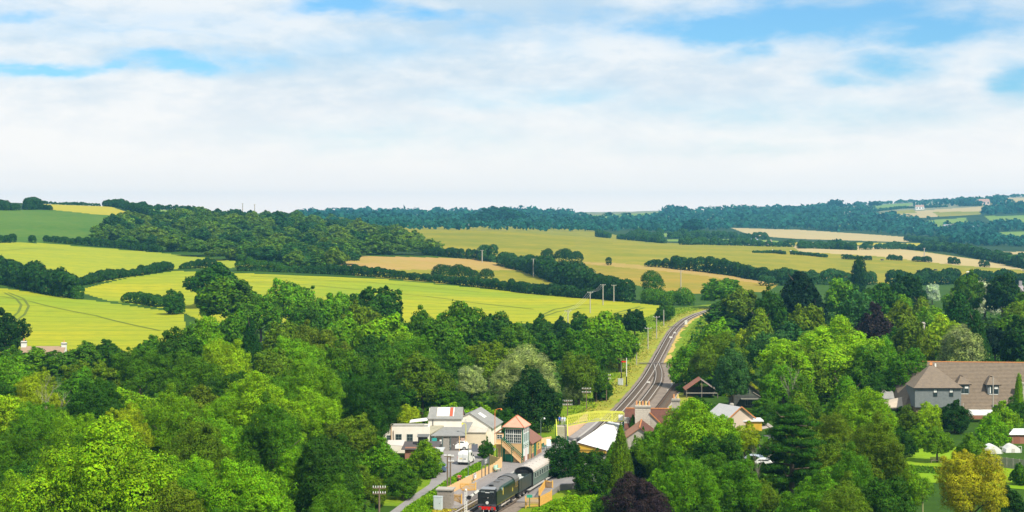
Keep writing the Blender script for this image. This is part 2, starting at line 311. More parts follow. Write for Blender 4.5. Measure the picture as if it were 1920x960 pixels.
FIELDS = [  # (name, material, minimum distance, outline in photo px), later ones win
 ('heathland', 'heath', 4600, [(-900, 300), (2800, 300), (2800, 460), (-900, 460)]),
 ('crop_field', 'crop', 470, [(-700, 520), (-60, 531), (0, 540), (100, 553), (200, 567), (345, 588), (352, 660), (200, 690), (-700, 700)]),
 ('crop_field', 'crop2', 800, [(-700, 440), (-50, 453), (78, 456), (300, 474), (525, 499), (440, 502), (325, 504), (250, 519), (140, 537), (60, 540), (0, 520), (-700, 505)]),
 ('crop_field', 'crop', 640, [(140, 545), (240, 521), (330, 508), (450, 512), (700, 522), (960, 546), (1110, 560), (1238, 573), (1225, 592), (1180, 603), (1000, 622), (700, 640), (420, 622), (335, 582), (200, 563)]),
 ('maize_field', 'maize', 1120, [(-700, 395), (70, 393), (140, 395), (275, 409), (230, 440), (195, 462), (80, 455), (-50, 453), (-700, 440)]),
 ('barley_field', 'gold', 1400, [(66, 378), (190, 381), (268, 408), (180, 402), (95, 393)]),
 ('meadow', 'green', 1400, [(250, 380), (400, 388), (500, 402), (380, 408), (290, 404)]),
 ('hay_meadow', 'pink', 960, [(600, 478), (900, 485), (990, 508), (870, 508), (660, 507)]),
 ('hay_meadow', 'olive', 930, [(660, 505), (870, 506), (990, 507), (1062, 546), (960, 544), (660, 516)]),
 ('pasture', 'pasture', 1080, [(690, 420), (960, 425), (1100, 430), (1215, 452), (1190, 459), (1090, 462), (1010, 470), (1000, 490), (830, 474), (790, 462)]),
 ('pasture', 'olive', 1080, [(1000, 472), (1090, 460), (1200, 454), (1400, 460), (1660, 466), (1720, 470), (1890, 495), (1925, 512), (1900, 530), (1600, 532), (1480, 520), (1150, 494), (1020, 492)]),
 ('pasture', 'tan', 1300, [(1480, 458), (1670, 464), (1870, 492), (1925, 507), (1790, 497), (1640, 480), (1500, 472)]),
 ('hay_meadow', 'brown', 880, [(1050, 489), (1150, 493), (1300, 505), (1460, 533), (1440, 547), (1280, 552), (1180, 532), (1085, 512)]),
 ('hay_meadow', 'pink', 880, [(1060, 490), (1150, 493), (1300, 505), (1460, 533), (1430, 532), (1280, 512), (1120, 497)]),
 ('meadow', 'green', 2200, [(1240, 449), (1420, 448), (1520, 458), (1400, 463), (1250, 459)]),
 ('meadow', 'green', 2400, [(1195, 436), (1290, 439), (1262, 444), (1200, 442)]),
 ('stubble_field', 'tan', 2500, [(1370, 427), (1500, 431), (1640, 440), (1735, 447), (1700, 454), (1500, 448), (1410, 442)]),
 ('barley_field', 'gold', 2200, [(1460, 454), (1740, 456), (1745, 464), (1600, 467), (1480, 462)]),
 ('stubble_field', 'tan', 3200, [(1638, 401), (1845, 387), (1843, 396), (1740, 408), (1665, 411)]),
 ('meadow', 'green', 3000, [(1718, 415), (1812, 408), (1818, 425), (1745, 426)]),
 ('meadow', 'green', 3000, [(1845, 405), (1990, 402), (1990, 422), (1865, 422)]),
 ('meadow', 'green', 2600, [(1858, 435), (1990, 432), (1990, 452), (1880, 449)]),
 ('stubble_field', 'tan', 4000, [(1865, 372), (1990, 368), (1990, 383), (1885, 383)]),
 ('stubble_field', 'tan', 1700, [(1840, 472), (1990, 472), (1990, 490), (1880, 486)]),
 ('meadow', 'green', 3600, [(1095, 404), (1242, 398), (1242, 403), (1110, 410)]),
 ('meadow', 'green', 3600, [(1475, 385), (1560, 384), (1555, 391), (1480, 394)]),
 ('meadow', 'olive', 2600, [(1615, 418), (1700, 414), (1712, 420), (1660, 425)]), ('meadow', 'green', 3000, [(1250, 421), (1340, 415), (1380, 418), (1290, 424)]), ('meadow', 'olive', 3400, [(1660, 397), (1712, 393), (1720, 399), (1670, 402)]), ('stubble_field', 'tan', 3000, [(1480, 404), (1540, 402), (1545, 406), (1490, 409)]),
 ('meadow', 'green', 3400, [(1400, 398), (1470, 395), (1478, 399), (1405, 403)]), ('meadow', 'olive', 2900, [(1560, 421), (1610, 419), (1625, 426), (1575, 428)]), ('stubble_field', 'tan', 3000, [(1310, 408), (1380, 405), (1388, 409), (1320, 412)]), ('meadow', 'green', 2700, [(1130, 424), (1200, 420), (1230, 424), (1150, 429)]), ('meadow', 'olive', 3000, [(1750, 398), (1835, 396), (1840, 402), (1760, 406)]),
 ('meadow', 'green', 3600, [(1625, 385), (1715, 380), (1700, 388), (1640, 392)]),
]
vid = np.arange(NX * ND).reshape(NX, ND)
quads = np.stack([vid[:-1, :-1], vid[1:, :-1], vid[1:, 1:], vid[:-1, 1:]], -1).reshape(-1, 4)
V = np.stack([gX, gY, Zg], -1).reshape(-1, 3); cen = V[quads].mean(1)
fpx = CX + cen[:, 0] / cen[:, 1] * F; fpy = HZ + (CAMZ - cen[:, 2]) / cen[:, 1] * F
fid = np.where(cen[:, 1] > 1250, -2, -1)
front = np.zeros(len(cen), bool)
# ground that faces away over a crest stays wood floor: keep only ground in plain sight of the castle hill
run = np.minimum.accumulate(rowg, axis=1); vis = (rowg <= run + .6)
fvis = vis[:-1, :-1].reshape(-1)
for n_, (nm, mt, dmin, poly) in enumerate(FIELDS):
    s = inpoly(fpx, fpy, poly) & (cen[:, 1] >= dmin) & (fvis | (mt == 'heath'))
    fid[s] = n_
def sub(name, sel, m):
    q = quads[sel]; u, inv = np.unique(q, return_inverse=True)
    me = np_mesh(name, V[u], inv.reshape(-1, 4), True); o = link(name, me, m); tag(o, kind='structure'); return o
def drape(name, pts, wd, m, dz=.06):
    P = [hit(*p, near=500) for p in pts]; Q = []
    for a, b in zip(P[:-1], P[1:]):
        n_ = max(2, int((b - a).length / 4)); Q += [a.lerp(b, i / n_) for i in range(n_)]
    Q.append(P[-1]); v = []
    for i, p in enumerate(Q):
        t = (Q[min(i + 1, len(Q) - 1)] - Q[max(i - 1, 0)]); t.z = 0; t.normalize(); s_ = Vector((t.y, -t.x, 0)) * wd / 2
        for q in (p - s_, p + s_): v.append((q.x, q.y, float(ground_z(q.x, q.y)) + dz))
    i = np.arange(len(Q) - 1) * 2; tag(link(name, np_mesh(name, v, np.stack([i, i + 1, i + 3, i + 2], 1)), m), kind='structure')
TRM = field_mat('trodden_crop', (.10, .15, .02), (.16, .18, .02), (.08, .12, .015), .1, .8)
for pts in ([(8, 549), (30, 560), (40, 572), (34, 586), (22, 596)], [(16, 549), (44, 560), (54, 574), (46, 590), (28, 603)], [(0, 556), (60, 566), (180, 592), (300, 620)], [(1018, 590), (1040, 580), (1080, 572), (1120, 570)], [(1014, 596), (1044, 585), (1090, 578)], [(1150, 588), (1180, 580), (1200, 575)], [(1156, 590), (1190, 583), (1208, 577)], [(0, 470), (60, 466), (120, 468)], [(350, 530), (600, 536), (800, 556), (1000, 580)], [(470, 518), (700, 530), (900, 548)]):
    drape('tramline', pts, 1.1, TRM, .09)
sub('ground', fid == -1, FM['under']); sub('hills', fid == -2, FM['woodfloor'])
for n_, (nm, mt, dmin, poly) in enumerate(FIELDS):
    if (fid == n_).any(): sub(nm, fid == n_, FM[mt])
# ------------------------------------------------------------------ railway, platforms, roads
WHITE = mat('white_paint', (.78, .77, .73), .55, (.66, .64, .58), 3); CREAM = mat('cream_render', (.84, .79, .70), .85, (.74, .68, .58), 1.2, bump=.2)
BUFF = mat('buff_boards', (.74, .48, .24), .7, (.66, .42, .20), 2.5); GREENP = mat('station_green', (.012, .13, .075), .45); GREY = mat('grey_wood', (.17, .17, .16), .8, (.1, .1, .1), 3)
BLACK = mat('black_paint', (.012, .013, .015), .4, (.03, .03, .032), 3); STEEL = mat('rail_steel', (.62, .56, .50), .45, metal=.25); RUST = mat('rust_brown', (.13, .07, .04), .85)
ASPH = mat('asphalt', (.21, .195, .19), .9, (.28, .26, .25), .5, 6, bump=.1); PLAT = mat('platform_tarmac', (.20, .18, .18), .9, (.27, .25, .24), .8, 6); STONE = mat('limestone', (.46, .42, .35), .9, (.30, .27, .22), 2.2, 6, bump=.5)
TILE = mat('brown_red_tile', (.15, .06, .04), .85, (.09, .04, .03), 1.8, 6, bump=.4); SLATE = mat('weathered_slate', (.20, .20, .19), .8, (.30, .29, .27), 1.6, 6, bump=.4); GLASS = mat('window_glass', (.03, .045, .05), .12, spec=.6)
RIDGE = mat('orange_ridge_tile', (.55, .22, .07), .8, (.42, .17, .06), 3); LIMEP = mat('lime_paint', (.68, .68, .09), .5, (.58, .60, .07), 1.5); YELLOW = mat('yellow_boards', (.62, .38, .04), .6)
SALMON = mat('salmon_tiles', (.72, .35, .25), .8, (.60, .27, .18), 1.5, 6, bump=.3); BRICK = mat('brick_red', (.34, .16, .10), .9, (.26, .12, .08), 3); ROOFW = mat('white_roof_sheet', (.74, .74, .73), .55, (.62, .61, .59), .6)
LT = [(150, -32), (200, -17.2), (236.7, -7.2), (260, -.8), (282, 5.4), (304, 12.0), (325, 16.6), (350, 21.1), (396, 28.8), (430, 34.0), (470, 39.4), (520, 46.0), (558, 51.0), (600, 56.8), (634, 62.2), (670, 69.0), (700, 76), (725, 83.3), (745, 91), (765, 102), (785, 118), (800, 136)]
RT = [(150, -28.5), (200, -13.6), (236.7, -3.4), (260, 2.9), (282, 9.0), (304, 15.5), (325, 20.1), (350, 24.7), (396, 32.4), (415, 35.3), (430, 37.0), (445, 38.3), (460, 39.2), (472, 39.9)]
SD = [(345, 28.0), (360, 31.0), (385, 35.4), (405, 38.8), (420, 41.6)]
def path(T, step=1.0, y0=None, y1=None):
    ys = np.array([t[0] for t in T], float); xs_ = np.array([t[1] for t in T], float); yy = np.arange(ys[0], ys[-1], .5)
    # Catmull-Rom through the survey points
    m = np.gradient(xs_, ys); X = np.zeros_like(yy)
    for i, y_ in enumerate(yy):
        j = min(len(ys) - 2, max(0, np.searchsorted(ys, y_, 'right') - 1)); h = ys[j + 1] - ys[j]; t = (y_ - ys[j]) / h
        X[i] = (2 * t**3 - 3 * t**2 + 1) * xs_[j] + (t**3 - 2 * t**2 + t) * h * m[j] + (-2 * t**3 + 3 * t**2) * xs_[j + 1] + (t**3 - t**2) * h * m[j + 1]
    P = np.stack([X, yy], 1); d = np.r_[0, np.cumsum(np.linalg.norm(np.diff(P, axis=0), axis=1))]
    s = np.arange(0, d[-1], step); P = np.stack([np.interp(s, d, P[:, 0]), np.interp(s, d, P[:, 1])], 1)
    if y0: P = P[P[:, 1] >= y0]
    if y1: P = P[P[:, 1] <= y1]
    t = np.gradient(P, axis=0); t /= np.linalg.norm(t, axis=1)[:, None]; n_ = np.stack([t[:, 1], -t[:, 0]], 1)
    return P, t, n_
def lx(y): P, t, n_ = LP; return float(np.interp(y, P[:, 1], P[:, 0]))
LP = path(LT); RP = path(RT); SP = path(SD)
def zr(P): return ground_z(P[:, 0], P[:, 1])
def ribbon(name, PP, o0, o1, dz, m, y0, y1, nseg=1, jit=0.0, kind='structure'):
    P, t, n_ = PP; s = (P[:, 1] >= y0) & (P[:, 1] <= y1); P, n_ = P[s], n_[s]; rr = np.random.default_rng(int(y0 + 50 + o0 * 10))
    js = np.convolve(rr.normal(0, jit, len(P)), np.ones(5) / 5, 'same') if jit else 0 * P[:, 0]; je = np.convolve(rr.normal(0, jit, len(P)), np.ones(5) / 5, 'same') if jit else js
    rows = []
    for k_ in range(nseg + 1):
        f = k_ / nseg; o = (o0 + js) * (1 - f) + (o1 + je) * f; Q = P + n_ * o[:, None] if np.ndim(o) else P + n_ * o
        rows.append(np.stack([Q[:, 0], Q[:, 1], ground_z(Q[:, 0], Q[:, 1]) + dz], 1))
    v = np.stack(rows, 1).reshape(-1, 3); w_ = nseg + 1; n2 = len(P); i = np.arange(n2 - 1)[:, None] * w_ + np.arange(nseg)[None]; i = i.ravel()
    me = np_mesh(name, v, np.stack([i, i + 1, i + w_ + 1, i + w_], 1)); o = link(name, me, m); return tag(o, kind=kind)
DRY = field_mat('dry_yellow_grass', (.36, .31, .045), (.24, .27, .03), (.14, .20, .02), .15, 1.0); VERGE = field_mat('verge_grass', (.11, .21, .008), (.22, .28, .012), (.06, .13, .006), .12, 1.1); EARTH = field_mat('orange_earth', (.52, .34, .12), (.46, .36, .06), (.36, .26, .1), .1, .7)
BALL = field_mat('ballast_stone', (.21, .17, .14), (.28, .225, .18), (.10, .08, .065), .3, 2.5); OILY = field_mat('oily_ballast', (.040, .030, .025), (.07, .053, .043), (.02, .016, .013), .2, 2.2); GRAVEL = field_mat('yard_gravel', (.36, .32, .28), (.42, .37, .32), (.25, .22, .19), .15, 1.5); LAWN = field_mat('lawn', (.16, .30, .006), (.24, .34, .010), (.11, .24, .008), .1, .9)
ribbon('grass_verge', LP, -17, 12, .02, VERGE, 240, 792, 6, 1.2)
ribbon('dry_grass_strip', LP, -7.5, -2.0, .04, DRY, 345, 780, 2, 1.0); ribbon('earth_strip', LP, 1.9, 3.3, .045, EARTH, 470, 770, 2, .8); ribbon('earth_strip', RP, 3.0, 6.0, .045, EARTH, 395, 471, 2, .7); ribbon('dry_grass_strip', SP, 1.5, 6, .05, DRY, 345, 419, 2, .6)
ribbon('railway_ballast', LP, -2.1, 2.1, .09, BALL, 151, 798, 2, .15); ribbon('railway_ballast', RP, -2.0, 3.4, .08, BALL, 151, 471, 2, .25); ribbon('railway_ballast', SP, -4.2, 1.6, .07, GRAVEL, 346, 419, 2, .3)
ribbon('oil_stained_ballast', LP, -1.35, 1.35, .10, OILY, 151, 798, 1, .12); ribbon('oil_stained_ballast', RP, -1.3, 1.3, .105, OILY, 151, 462, 1, .12)
def track(PP, label, y0, y1, sleepers=True, rust=False):
    P, t, n_ = PP; s = (P[:, 1] >= y0) & (P[:, 1] <= y1); P2, n2 = P[s], n_[s]; zz = ground_z(P2[:, 0], P2[:, 1])
    o = thing('railway_track', label, 'railway track', (float(P2[0, 0]), float(P2[0, 1]), 0)); O_ = np.array([P2[0, 0], P2[0, 1]])
    for sg in (-1, 1):
        secs = []
        for (x, y_), nn, z in zip(P2, n2, zz):
            c = np.array([x, y_]) + nn * sg * .7525 - O_
            secs.append([(c[0] + nn[0] * q, c[1] + nn[1] * q, z + h) for q, h in ((-.05, .20), (.05, .20), (.05, .34), (-.05, .34))])
        b = MB().loft(secs); b.build('rail', RUST if rust else STEEL, o)
    if sleepers:
        Ps, ts, ns = path([(a_, b_) for a_, b_ in (LT if PP is LP else RT if PP is RP else SD)], .66, max(y0, 225), min(y1, 760)); v = []; f = []
        zz = ground_z(Ps[:, 0], Ps[:, 1])
        for (x, y_), tt, nn, z in zip(Ps, ts, ns, zz):
            k_ = len(v); x -= O_[0]; y_ -= O_[1]
            for h in (.09, .21):
                for a_, b_ in ((-1.28, -.12), (1.28, -.12), (1.28, .12), (-1.28, .12)): v.append((x + nn[0] * a_ + tt[0] * b_, y_ + nn[1] * a_ + tt[1] * b_, z + h))
            f += [(k_ + 4, k_ + 5, k_ + 6, k_ + 7), (k_, k_ + 1, k_ + 5, k_ + 4), (k_ + 1, k_ + 2, k_ + 6, k_ + 5), (k_ + 2, k_ + 3, k_ + 7, k_ + 6), (k_ + 3, k_, k_ + 4, k_ + 7)]
        me = np_mesh('sleepers', v, np.array(f)); q = link('sleepers', me, mat('sleeper_wood', (.085, .062, .046), .9, (.13, .10, .075), 1.5), o); q['kind'] = 'stuff'
    return o
track(LP, 'main railway line running from the platform to the bend in the distance', 152, 796)
track(RP, 'loop line under the steam engine that joins the main line at the points', 152, 469)
track(SP, 'rusty siding curving beside the loop line', 346, 418, rust=True)
def boards(y, x0, x1, label, w_=1.6):
    p = W(x0, y); q = W(x1, y); p.z = q.z = float(ground_z(p.x, p.y)) + .28; o = thing('crossing_boards', label, 'crossing', p, 0)
    b = MB(); ln = (q - p).length
    for k_ in range(5): b = MB().box((0, k_ * w_ / 5, 0), (ln, k_ * w_ / 5 + w_ / 5 - .04, .1)); b.build('plank', mat('dark_plank', (.10, .08, .075), .9, (.15, .13, .12), 2), o)
boards(683.5, 1198, 1252, 'dark plank crossing over both lines at the points'); boards(614.3, 1252, 1287, 'dark plank crossing over the line near the bend')
# point rodding, small signs and cabinets by the line
def cabinet(x, y, w_, h, d, label, m=None, name='relay_cabinet'):
    p = hit(x, y); o = thing(name, label, 'cabinet', p, R(-14)); m = m or mat('cabinet_grey', (.55, .58, .58), .5, (.48, .5, .5), 2)
    MB().box((-w_ / 2, 0, .08), (w_ / 2, d, h)).build('body', m, o, bevel=.02); MB().box((-w_ / 2 - .04, -.04, h), (w_ / 2 + .04, d + .04, h + .06)).build('top', m, o)
    MB().box((-w_ / 2 + .08, -.02, .16), (w_ / 2 - .08, 0, h - .08)).build('door', m, o); MB().box((w_ * .2, -.06, h * .5), (w_ * .2 + .05, -.02, h * .5 + .12)).build('handle', BLACK, o); return o
cabinet(1163, 723, 1.2, 1.6, .6, 'grey relay cabinet beside the red-armed signal'); cabinet(1286, 609, .9, 1.6, .6, 'small white cabinet at the distant crossing boards', WHITE)
cabinet(820.5, 957.5, 1.25, 1.95, .5, 'pale grey metal cabinet in front of the stone hut', mat('cabinet_pale', (.55, .6, .62), .4, (.5, .54, .56), 2))
def marker(x, y, label, m, s=.35):
    p = hit(x, y); o = thing('track_marker', label, 'marker', p); MB().tube((0, 0, 0), (0, 0, .5), .05, n=6).build('post', GREY, o); MB().box((-s, -.03, .4), (s, .03, .4 + s)).build('board', m, o)
marker(1216, 721, 'small white marker between the two lines', WHITE); marker(1265, 627, 'white point lever beside the distant line', WHITE, .4); marker(1258, 636, 'white box on the sleepers of the distant line', WHITE, .5)
# platforms
def lpx(y, off): return lx(y) + off
pl = [(lx(240) - 1.42, 240.5)] + [(lx(y) - 1.42, y) for y in range(244, 346, 4)]
outer = [(17.2, 346), (15.4, 336), (12.6, 322), (10.4, 311.6), (8.2, 306), (5.0, 300), (1.5, 290), (-2.0, 280), (-1.6, 275), (-3.9, 267), (-8.9, 249), (-10.6, 241)]
b = MB(); top = pl + outer; zt_ = [.9 if 246 < p[1] < 340 else .25 for p in top]
b.add([(p[0], p[1], z) for p, z in zip(top, zt_)] + [(p[0], p[1], -.2) for p in top], [tuple(range(len(top)))] + [(i, (i + 1) % len(top), (i + 1) % len(top) + len(top), i + len(top)) for i in range(len(top))])
tag(b.build('platform', PLAT), kind='structure')
def edge(PP, off, y0, y1, side, z=.9, step=1.2):
    P, t, n_ = PP; ys = np.arange(y0, y1, step)
    xs_ = np.interp(ys, P[:, 1], P[:, 0]); g = bpy.data.objects.new('platform_edge', None); COL.objects.link(g); g['kind'] = 'structure'; base = None
    for x, y_ in zip(xs_, ys):
        if base is None:
            base = MB().box((0, 0, 0), (.45 * side, step - .03, .06)).mesh('coping_stone'); base.materials.append(mat('pale_coping', (.42, .40, .37), .8, (.34, .32, .30), 3))
        o = bpy.data.objects.new('coping_stone', base); COL.objects.link(o); o.parent = g; o.location = (x + off, y_, z - .03); o.rotation_euler = (0, 0, -.26)
edge(LP, -1.84, 246, 340, 1)
rp = [(float(np.interp(y, RP[0][:, 1], RP[0][:, 0])) + 1.5, y) for y in range(246, 340, 4)]
top = rp + [(p[0] + (3.4 if p[1] < 262 else 9), p[1] - 1) for p in reversed(rp)]; zt_ = [.9 if p[1] > 250 else .3 for p in top]; b = MB()
b.add([(p[0], p[1], z) for p, z in zip(top, zt_)] + [(p[0], p[1], -.2) for p in top], [tuple(range(len(top)))] + [(i, (i + 1) % len(top), (i + 1) % len(top) + len(top), i + len(top)) for i in range(len(top))])
tag(b.build('platform', PLAT), kind='structure'); edge(RP, 1.5, 252, 338, 1)
# roads and yards as sheets on the ground
def sheet(name, pts, z, m, kind='structure'):
    P = [W(x, y, z) for x, y in pts]; b = MB(); b.add(P, [tuple(range(len(P)))]); me = b.mesh(name)
    bm = bmesh.new(); bm.from_mesh(me); bmesh.ops.triangulate(bm, faces=bm.faces); bm.to_mesh(me); bm.free()
    for p in me.polygons:
        if p.normal.z < 0: p.flip()
    return tag(link(name, me, m), kind=kind)
sheet('grass_verge', [(735, 985), (762, 950), (800, 925), (838, 898), (878, 872), (925, 838), (960, 840), (950, 880), (900, 912), (850, 940), (810, 985)], .05, VERGE)
sheet('dry_grass_patch', [(800, 975), (803, 950), (812, 938), (850, 925), (872, 930), (895, 945), (870, 975)], .07, DRY)
sheet('yard_road', [(800, 868), (822, 838), (860, 826), (905, 828), (930, 842), (915, 860), (880, 876), (850, 893), (836, 905), (800, 926), (764, 951), (735, 985), (690, 985), (728, 962), (765, 935), (805, 908), (812, 890)], .09, ASPH)
sheet('garden_lawn', [(1690, 905), (1700, 858), (1712, 828), (1735, 826), (1850, 850), (1925, 868), (1925, 918), (1780, 905)], .05, LAWN)
sheet('village_road', [(1380, 1000), (1400, 945), (1440, 915), (1490, 925), (1490, 1000)], .06, ASPH); sheet('car_park', [(1390, 860), (1395, 820), (1480, 812), (1500, 850), (1440, 872)], .06, GRAVEL)
sheet('village_yard', [(1340, 790), (1350, 775), (1420, 778), (1450, 800), (1400, 812)], .03, GRAVEL)
sheet('grass_verge', [(985, 975), (1000, 938), (1040, 925), (1120, 915), (1150, 975)], .05, VERGE)
# ------------------------------------------------------------------ station buildings
def window(parent, x0, x1, z0, z1, y=0.0, nx=2, nz=2, fm=None, depth=.06, axis='x', at=0.0):
    """frame with bars as one part, its pane as a sub-part; axis x: in the plane y=const, axis y: in the plane x=const"""
    fm = fm or WHITE; g = MB(); f = MB(); sgn = -1
    def bx(bld, a0, a1, b0, b1, d0, d1):
        if axis == 'x': bld.box((a0, min(y + d0, y + d1), b0), (a1, max(y + d0, y + d1), b1))
        else: bld.box((min(y + d0, y + d1), a0, b0), (max(y + d0, y + d1), a1, b1))
    s = -1 if axis == 'x' else 1; t = .06
    if at: s = at
    bx(f, x0, x1, z0 - t, z0, 0, s * depth); bx(f, x0, x1, z1, z1 + t, 0, s * depth); bx(f, x0 - t, x0, z0 - t, z1 + t, 0, s * depth); bx(f, x1, x1 + t, z0 - t, z1 + t, 0, s * depth)
    for i in range(1, nx): c = x0 + (x1 - x0) * i / nx; bx(f, c - .022, c + .022, z0, z1, 0, s * depth * .8)
    for i in range(1, nz): c = z0 + (z1 - z0) * i / nz; bx(f, x0, x1, c - .022, c + .022, 0, s * depth * .7)
    o = f.build('window', fm, parent); bx(g, x0, x1, z0, z1, 0, s * depth * .35); g.build('pane', GLASS, o); return o
def text_mesh(s, size, m, parent, loc, rot, name='lettering'):
    cu = bpy.data.curves.new('t', 'FONT'); cu.body = s; cu.size = size; cu.align_x = 'CENTER'; cu.align_y = 'CENTER'; cu.extrude = .01
    t = bpy.data.objects.new('t', cu); COL.objects.link(t); bpy.context.view_layer.update()
    me = bpy.data.meshes.new_from_object(t.evaluated_get(bpy.context.evaluated_depsgraph_get())); bpy.data.objects.remove(t)
    me.name = name; o = link(name, me, m, parent); me.materials.clear(); me.materials.append(m); o.location = loc; o.rotation_euler = rot; return o
# signal box
sb = thing('signal_box', 'tall buff and green signal box with salmon hipped roof and white-barred windows', 'signal box', (1.75, 280, .9), R(-15.5))
MB().box((-3.1, 0, 0), (0, 3.8, 5.75)).build('wall', BUFF, sb); MB().box((.0, .02, 0), (.04, 3.78, .9)).build('brick_base', BRICK, sb); MB().box((.0, .02, .92), (.05, 3.78, 5.72)).build('side_boarding', mat('mint_white_boards', (.66, .72, .68), .6, (.58, .64, .6), 2), sb)
wb = MB()
for k_ in range(20): wb.box((-3.06, -.03, .3 + k_ * .14), (-.04, -.002, .42 + k_ * .14))
q = wb.build('weatherboards', BUFF, sb); q['kind'] = 'stuff'
for p in ((-3.14, -.05), (-.1, -.05), (-.04, 3.72)): MB().box((p[0], p[1], 0), (p[0] + .16, p[1] + .16, 5.72)).build('corner_post', GREENP, sb)
for a0, a1 in ((-2.85, -1.62), (-1.5, -.27)):
    window(sb, a0, a1, 4.62, 5.3, -.03, 4, 1); window(sb, a0, a1, 3.15, 4.5, -.03, 4, 3)
for a0, a1 in ((.25, 1.3), (1.45, 2.5), (2.65, 3.55)): window(sb, a0, a1, 4.7, 5.4, .05, 3, 1, axis='y'); window(sb, a0, a1, 3.2, 4.55, .05, 3, 1, axis='y', fm=mat('mint_frame', (.62, .74, .68), .5))
nb = MB().box((.05, .35, 2.25), (.12, 3.3, 2.85)).build('name_board', GREENP, sb); MB().box((.12, .42, 2.31), (.13, 3.23, 2.79)).build('board_face', WHITE, nb)
text_mesh('CORFE CASTLE', .36, GREENP, nb, (.14, 1.83, 2.55), (R(90), 0, R(90)))
dr = MB().box((.05, 1.2, .05), (.1, 2.6, 2.1)).build('door', mat('pinkish_white_door', (.66, .58, .56), .6), sb)
MB().box((-2.95, -.06, .02), (-1.6, -.02, 1.25)).build('cupboard_door', GREENP, sb)
e0, zz_, rz_ = .32, 5.74, 7.35
roof = MB(); A = (-4.75, -.1, 4.75); Bp = (.32, -.32, zz_); Cq = (.32, 4.1, zz_); Dq = (-3.4, 4.1, zz_); R0 = (-1.55, 1.3, rz_); R1 = (-1.55, 2.7, rz_); Ap = (-3.4, -.32, zz_)
roof.add([Ap, Bp, R0], [(0, 1, 2)]); roof.add([Bp, Cq, R1, R0], [(0, 1, 2, 3)]); roof.add([Cq, Dq, R1], [(0, 1, 2)]); roof.add([Dq, Ap, R0, R1], [(0, 1, 2, 3)])
roof.slab([(-4.85, -.25, 4.55), (-3.2, -.3, 5.72), (-3.2, 2.3, 5.72), (-4.85, 2.3, 4.55)], .12); roof.box((-3.4, -.3, 5.6), (.3, 4.08, 5.73)); roof.build('roof', SALMON, sb)
rt_ = MB(); rt_.bar(R0, R1, .16); [rt_.bar(p, q_, .12) for p, q_ in ((Ap, R0), (Bp, R0), (Cq, R1), (Dq, R1))]; rt_.build('ridge_tiles', mat('salmon_dark', (.5, .18, .09), .8), sb); MB().box((-3.3, -.36, 5.52), (.28, -.3, 5.66)).build('gutter', GREENP, sb)
po = MB().box((-4.55, .0, 2.1), (-3.2, 1.7, 4.55)).build('porch', BUFF, sb); window(sb, -4.35, -3.5, 3.75, 4.35, 0, 2, 2)
for x, y in ((-4.5, .05), (-3.3, .05), (-4.5, 1.6)): MB().box((x, y, 0), (x + .12, y + .12, 2.1)).build('porch_post', GREENP, sb)
MB().add([(-4.4, .3, 0), (-3.4, .3, 0), (-3.2, .3, 2.1), (-4.3, .3, 2.1), (-4.4, .4, 0), (-3.4, .4, 0), (-3.2, .4, 2.1), (-4.3, .4, 2.1)], [(0, 1, 2, 3), (4, 5, 6, 7), (0, 1, 5, 4), (1, 2, 6, 5), (2, 3, 7, 6), (3, 0, 4, 7)]).build('porch_brace', BUFF, sb)
st = thing('outside_stairs', 'buff wooden stairs with green handrail down the front of the signal box', 'stairs', (1.75, 280, .9), R(-15.5))
s0, s1 = Vector((-3.25, 0, 3.0)), Vector((.15, 0, 0.05))
for yy in (-.25, -1.15):
    MB().bar(s0 + Vector((0, yy, 0)), s1 + Vector((0, yy, 0)), .06, .34).build('stringer', BUFF, st); MB().bar(s0 + Vector((0, yy, 1.0)), s1 + Vector((0, yy, 1.0)), .1, .12).build('handrail', GREENP, st); MB().bar(s0 + Vector((0, yy, .5)), s1 + Vector((0, yy, .5)), .05, .09).build('rail', BUFF, st)
    for f_ in (0, .5, 1): p = s0.lerp(s1, f_) + Vector((0, yy, 0)); MB().box((p.x - .05, p.y - .05, 0), (p.x + .05, p.y + .05, p.z + 1.05)).build('newel_post', GREENP, st)
for k_ in range(14): p = s0.lerp(s1, k_ / 14); MB().box((p.x - .02, -1.15, p.z - .05), (p.x + .26, -.25, p.z - .01)).build('tread', mat('tread_wood', (.35, .22, .13), .9), st)
MB().box((-4.4, -1.2, 2.95), (-3.2, 0, 3.03)).build('landing', BUFF, st)
# platform building beyond the signal box
wr = thing('waiting_room', 'low platform building with brown tiled roof behind the signal box', 'building', (3.05, 283.9, .9), R(-13.5))
MB().box((-3.6, .35, 0), (0, 8.0, 2.45)).build('wall', BUFF, wr); MB().box((0, .36, 0), (.04, 7.98, .7)).build('brick_base', BRICK, wr)
b = MB(); b.add([(.35, .2, 2.45), (.35, 8.3, 2.45), (-1.8, 6.4, 4.4), (-1.8, .2, 4.4)], [(0, 1, 2, 3)]); b.add([(-3.95, .2, 2.45), (-3.95, 8.3, 2.45), (-1.8, 6.4, 4.4), (-1.8, .2, 4.4)], [(3, 2, 1, 0)]); b.add([(.35, 8.3, 2.45), (-3.95, 8.3, 2.45), (-1.8, 6.4, 4.4)], [(0, 1, 2)]); b.add([(.35, .2, 2.45), (-3.95, .2, 2.45), (-1.8, .2, 4.4)], [(0, 2, 1)]); b.build('roof', mat('brown_tile', (.25, .12, .08), .85, (.18, .09, .07), 2), wr)
MB().box((.0, 2.9, .05), (.06, 4.3, 2.2)).build('door', GREENP, wr); window(wr, 1.2, 2.3, .9, 1.9, .02, 2, 2, mat('yellow_frame', (.7, .55, .12), .5), axis='y'); window(wr, 5.3, 6.6, .9, 1.9, .02, 2, 2, mat('yellow_frame', (.7, .55, .12), .5), axis='y')
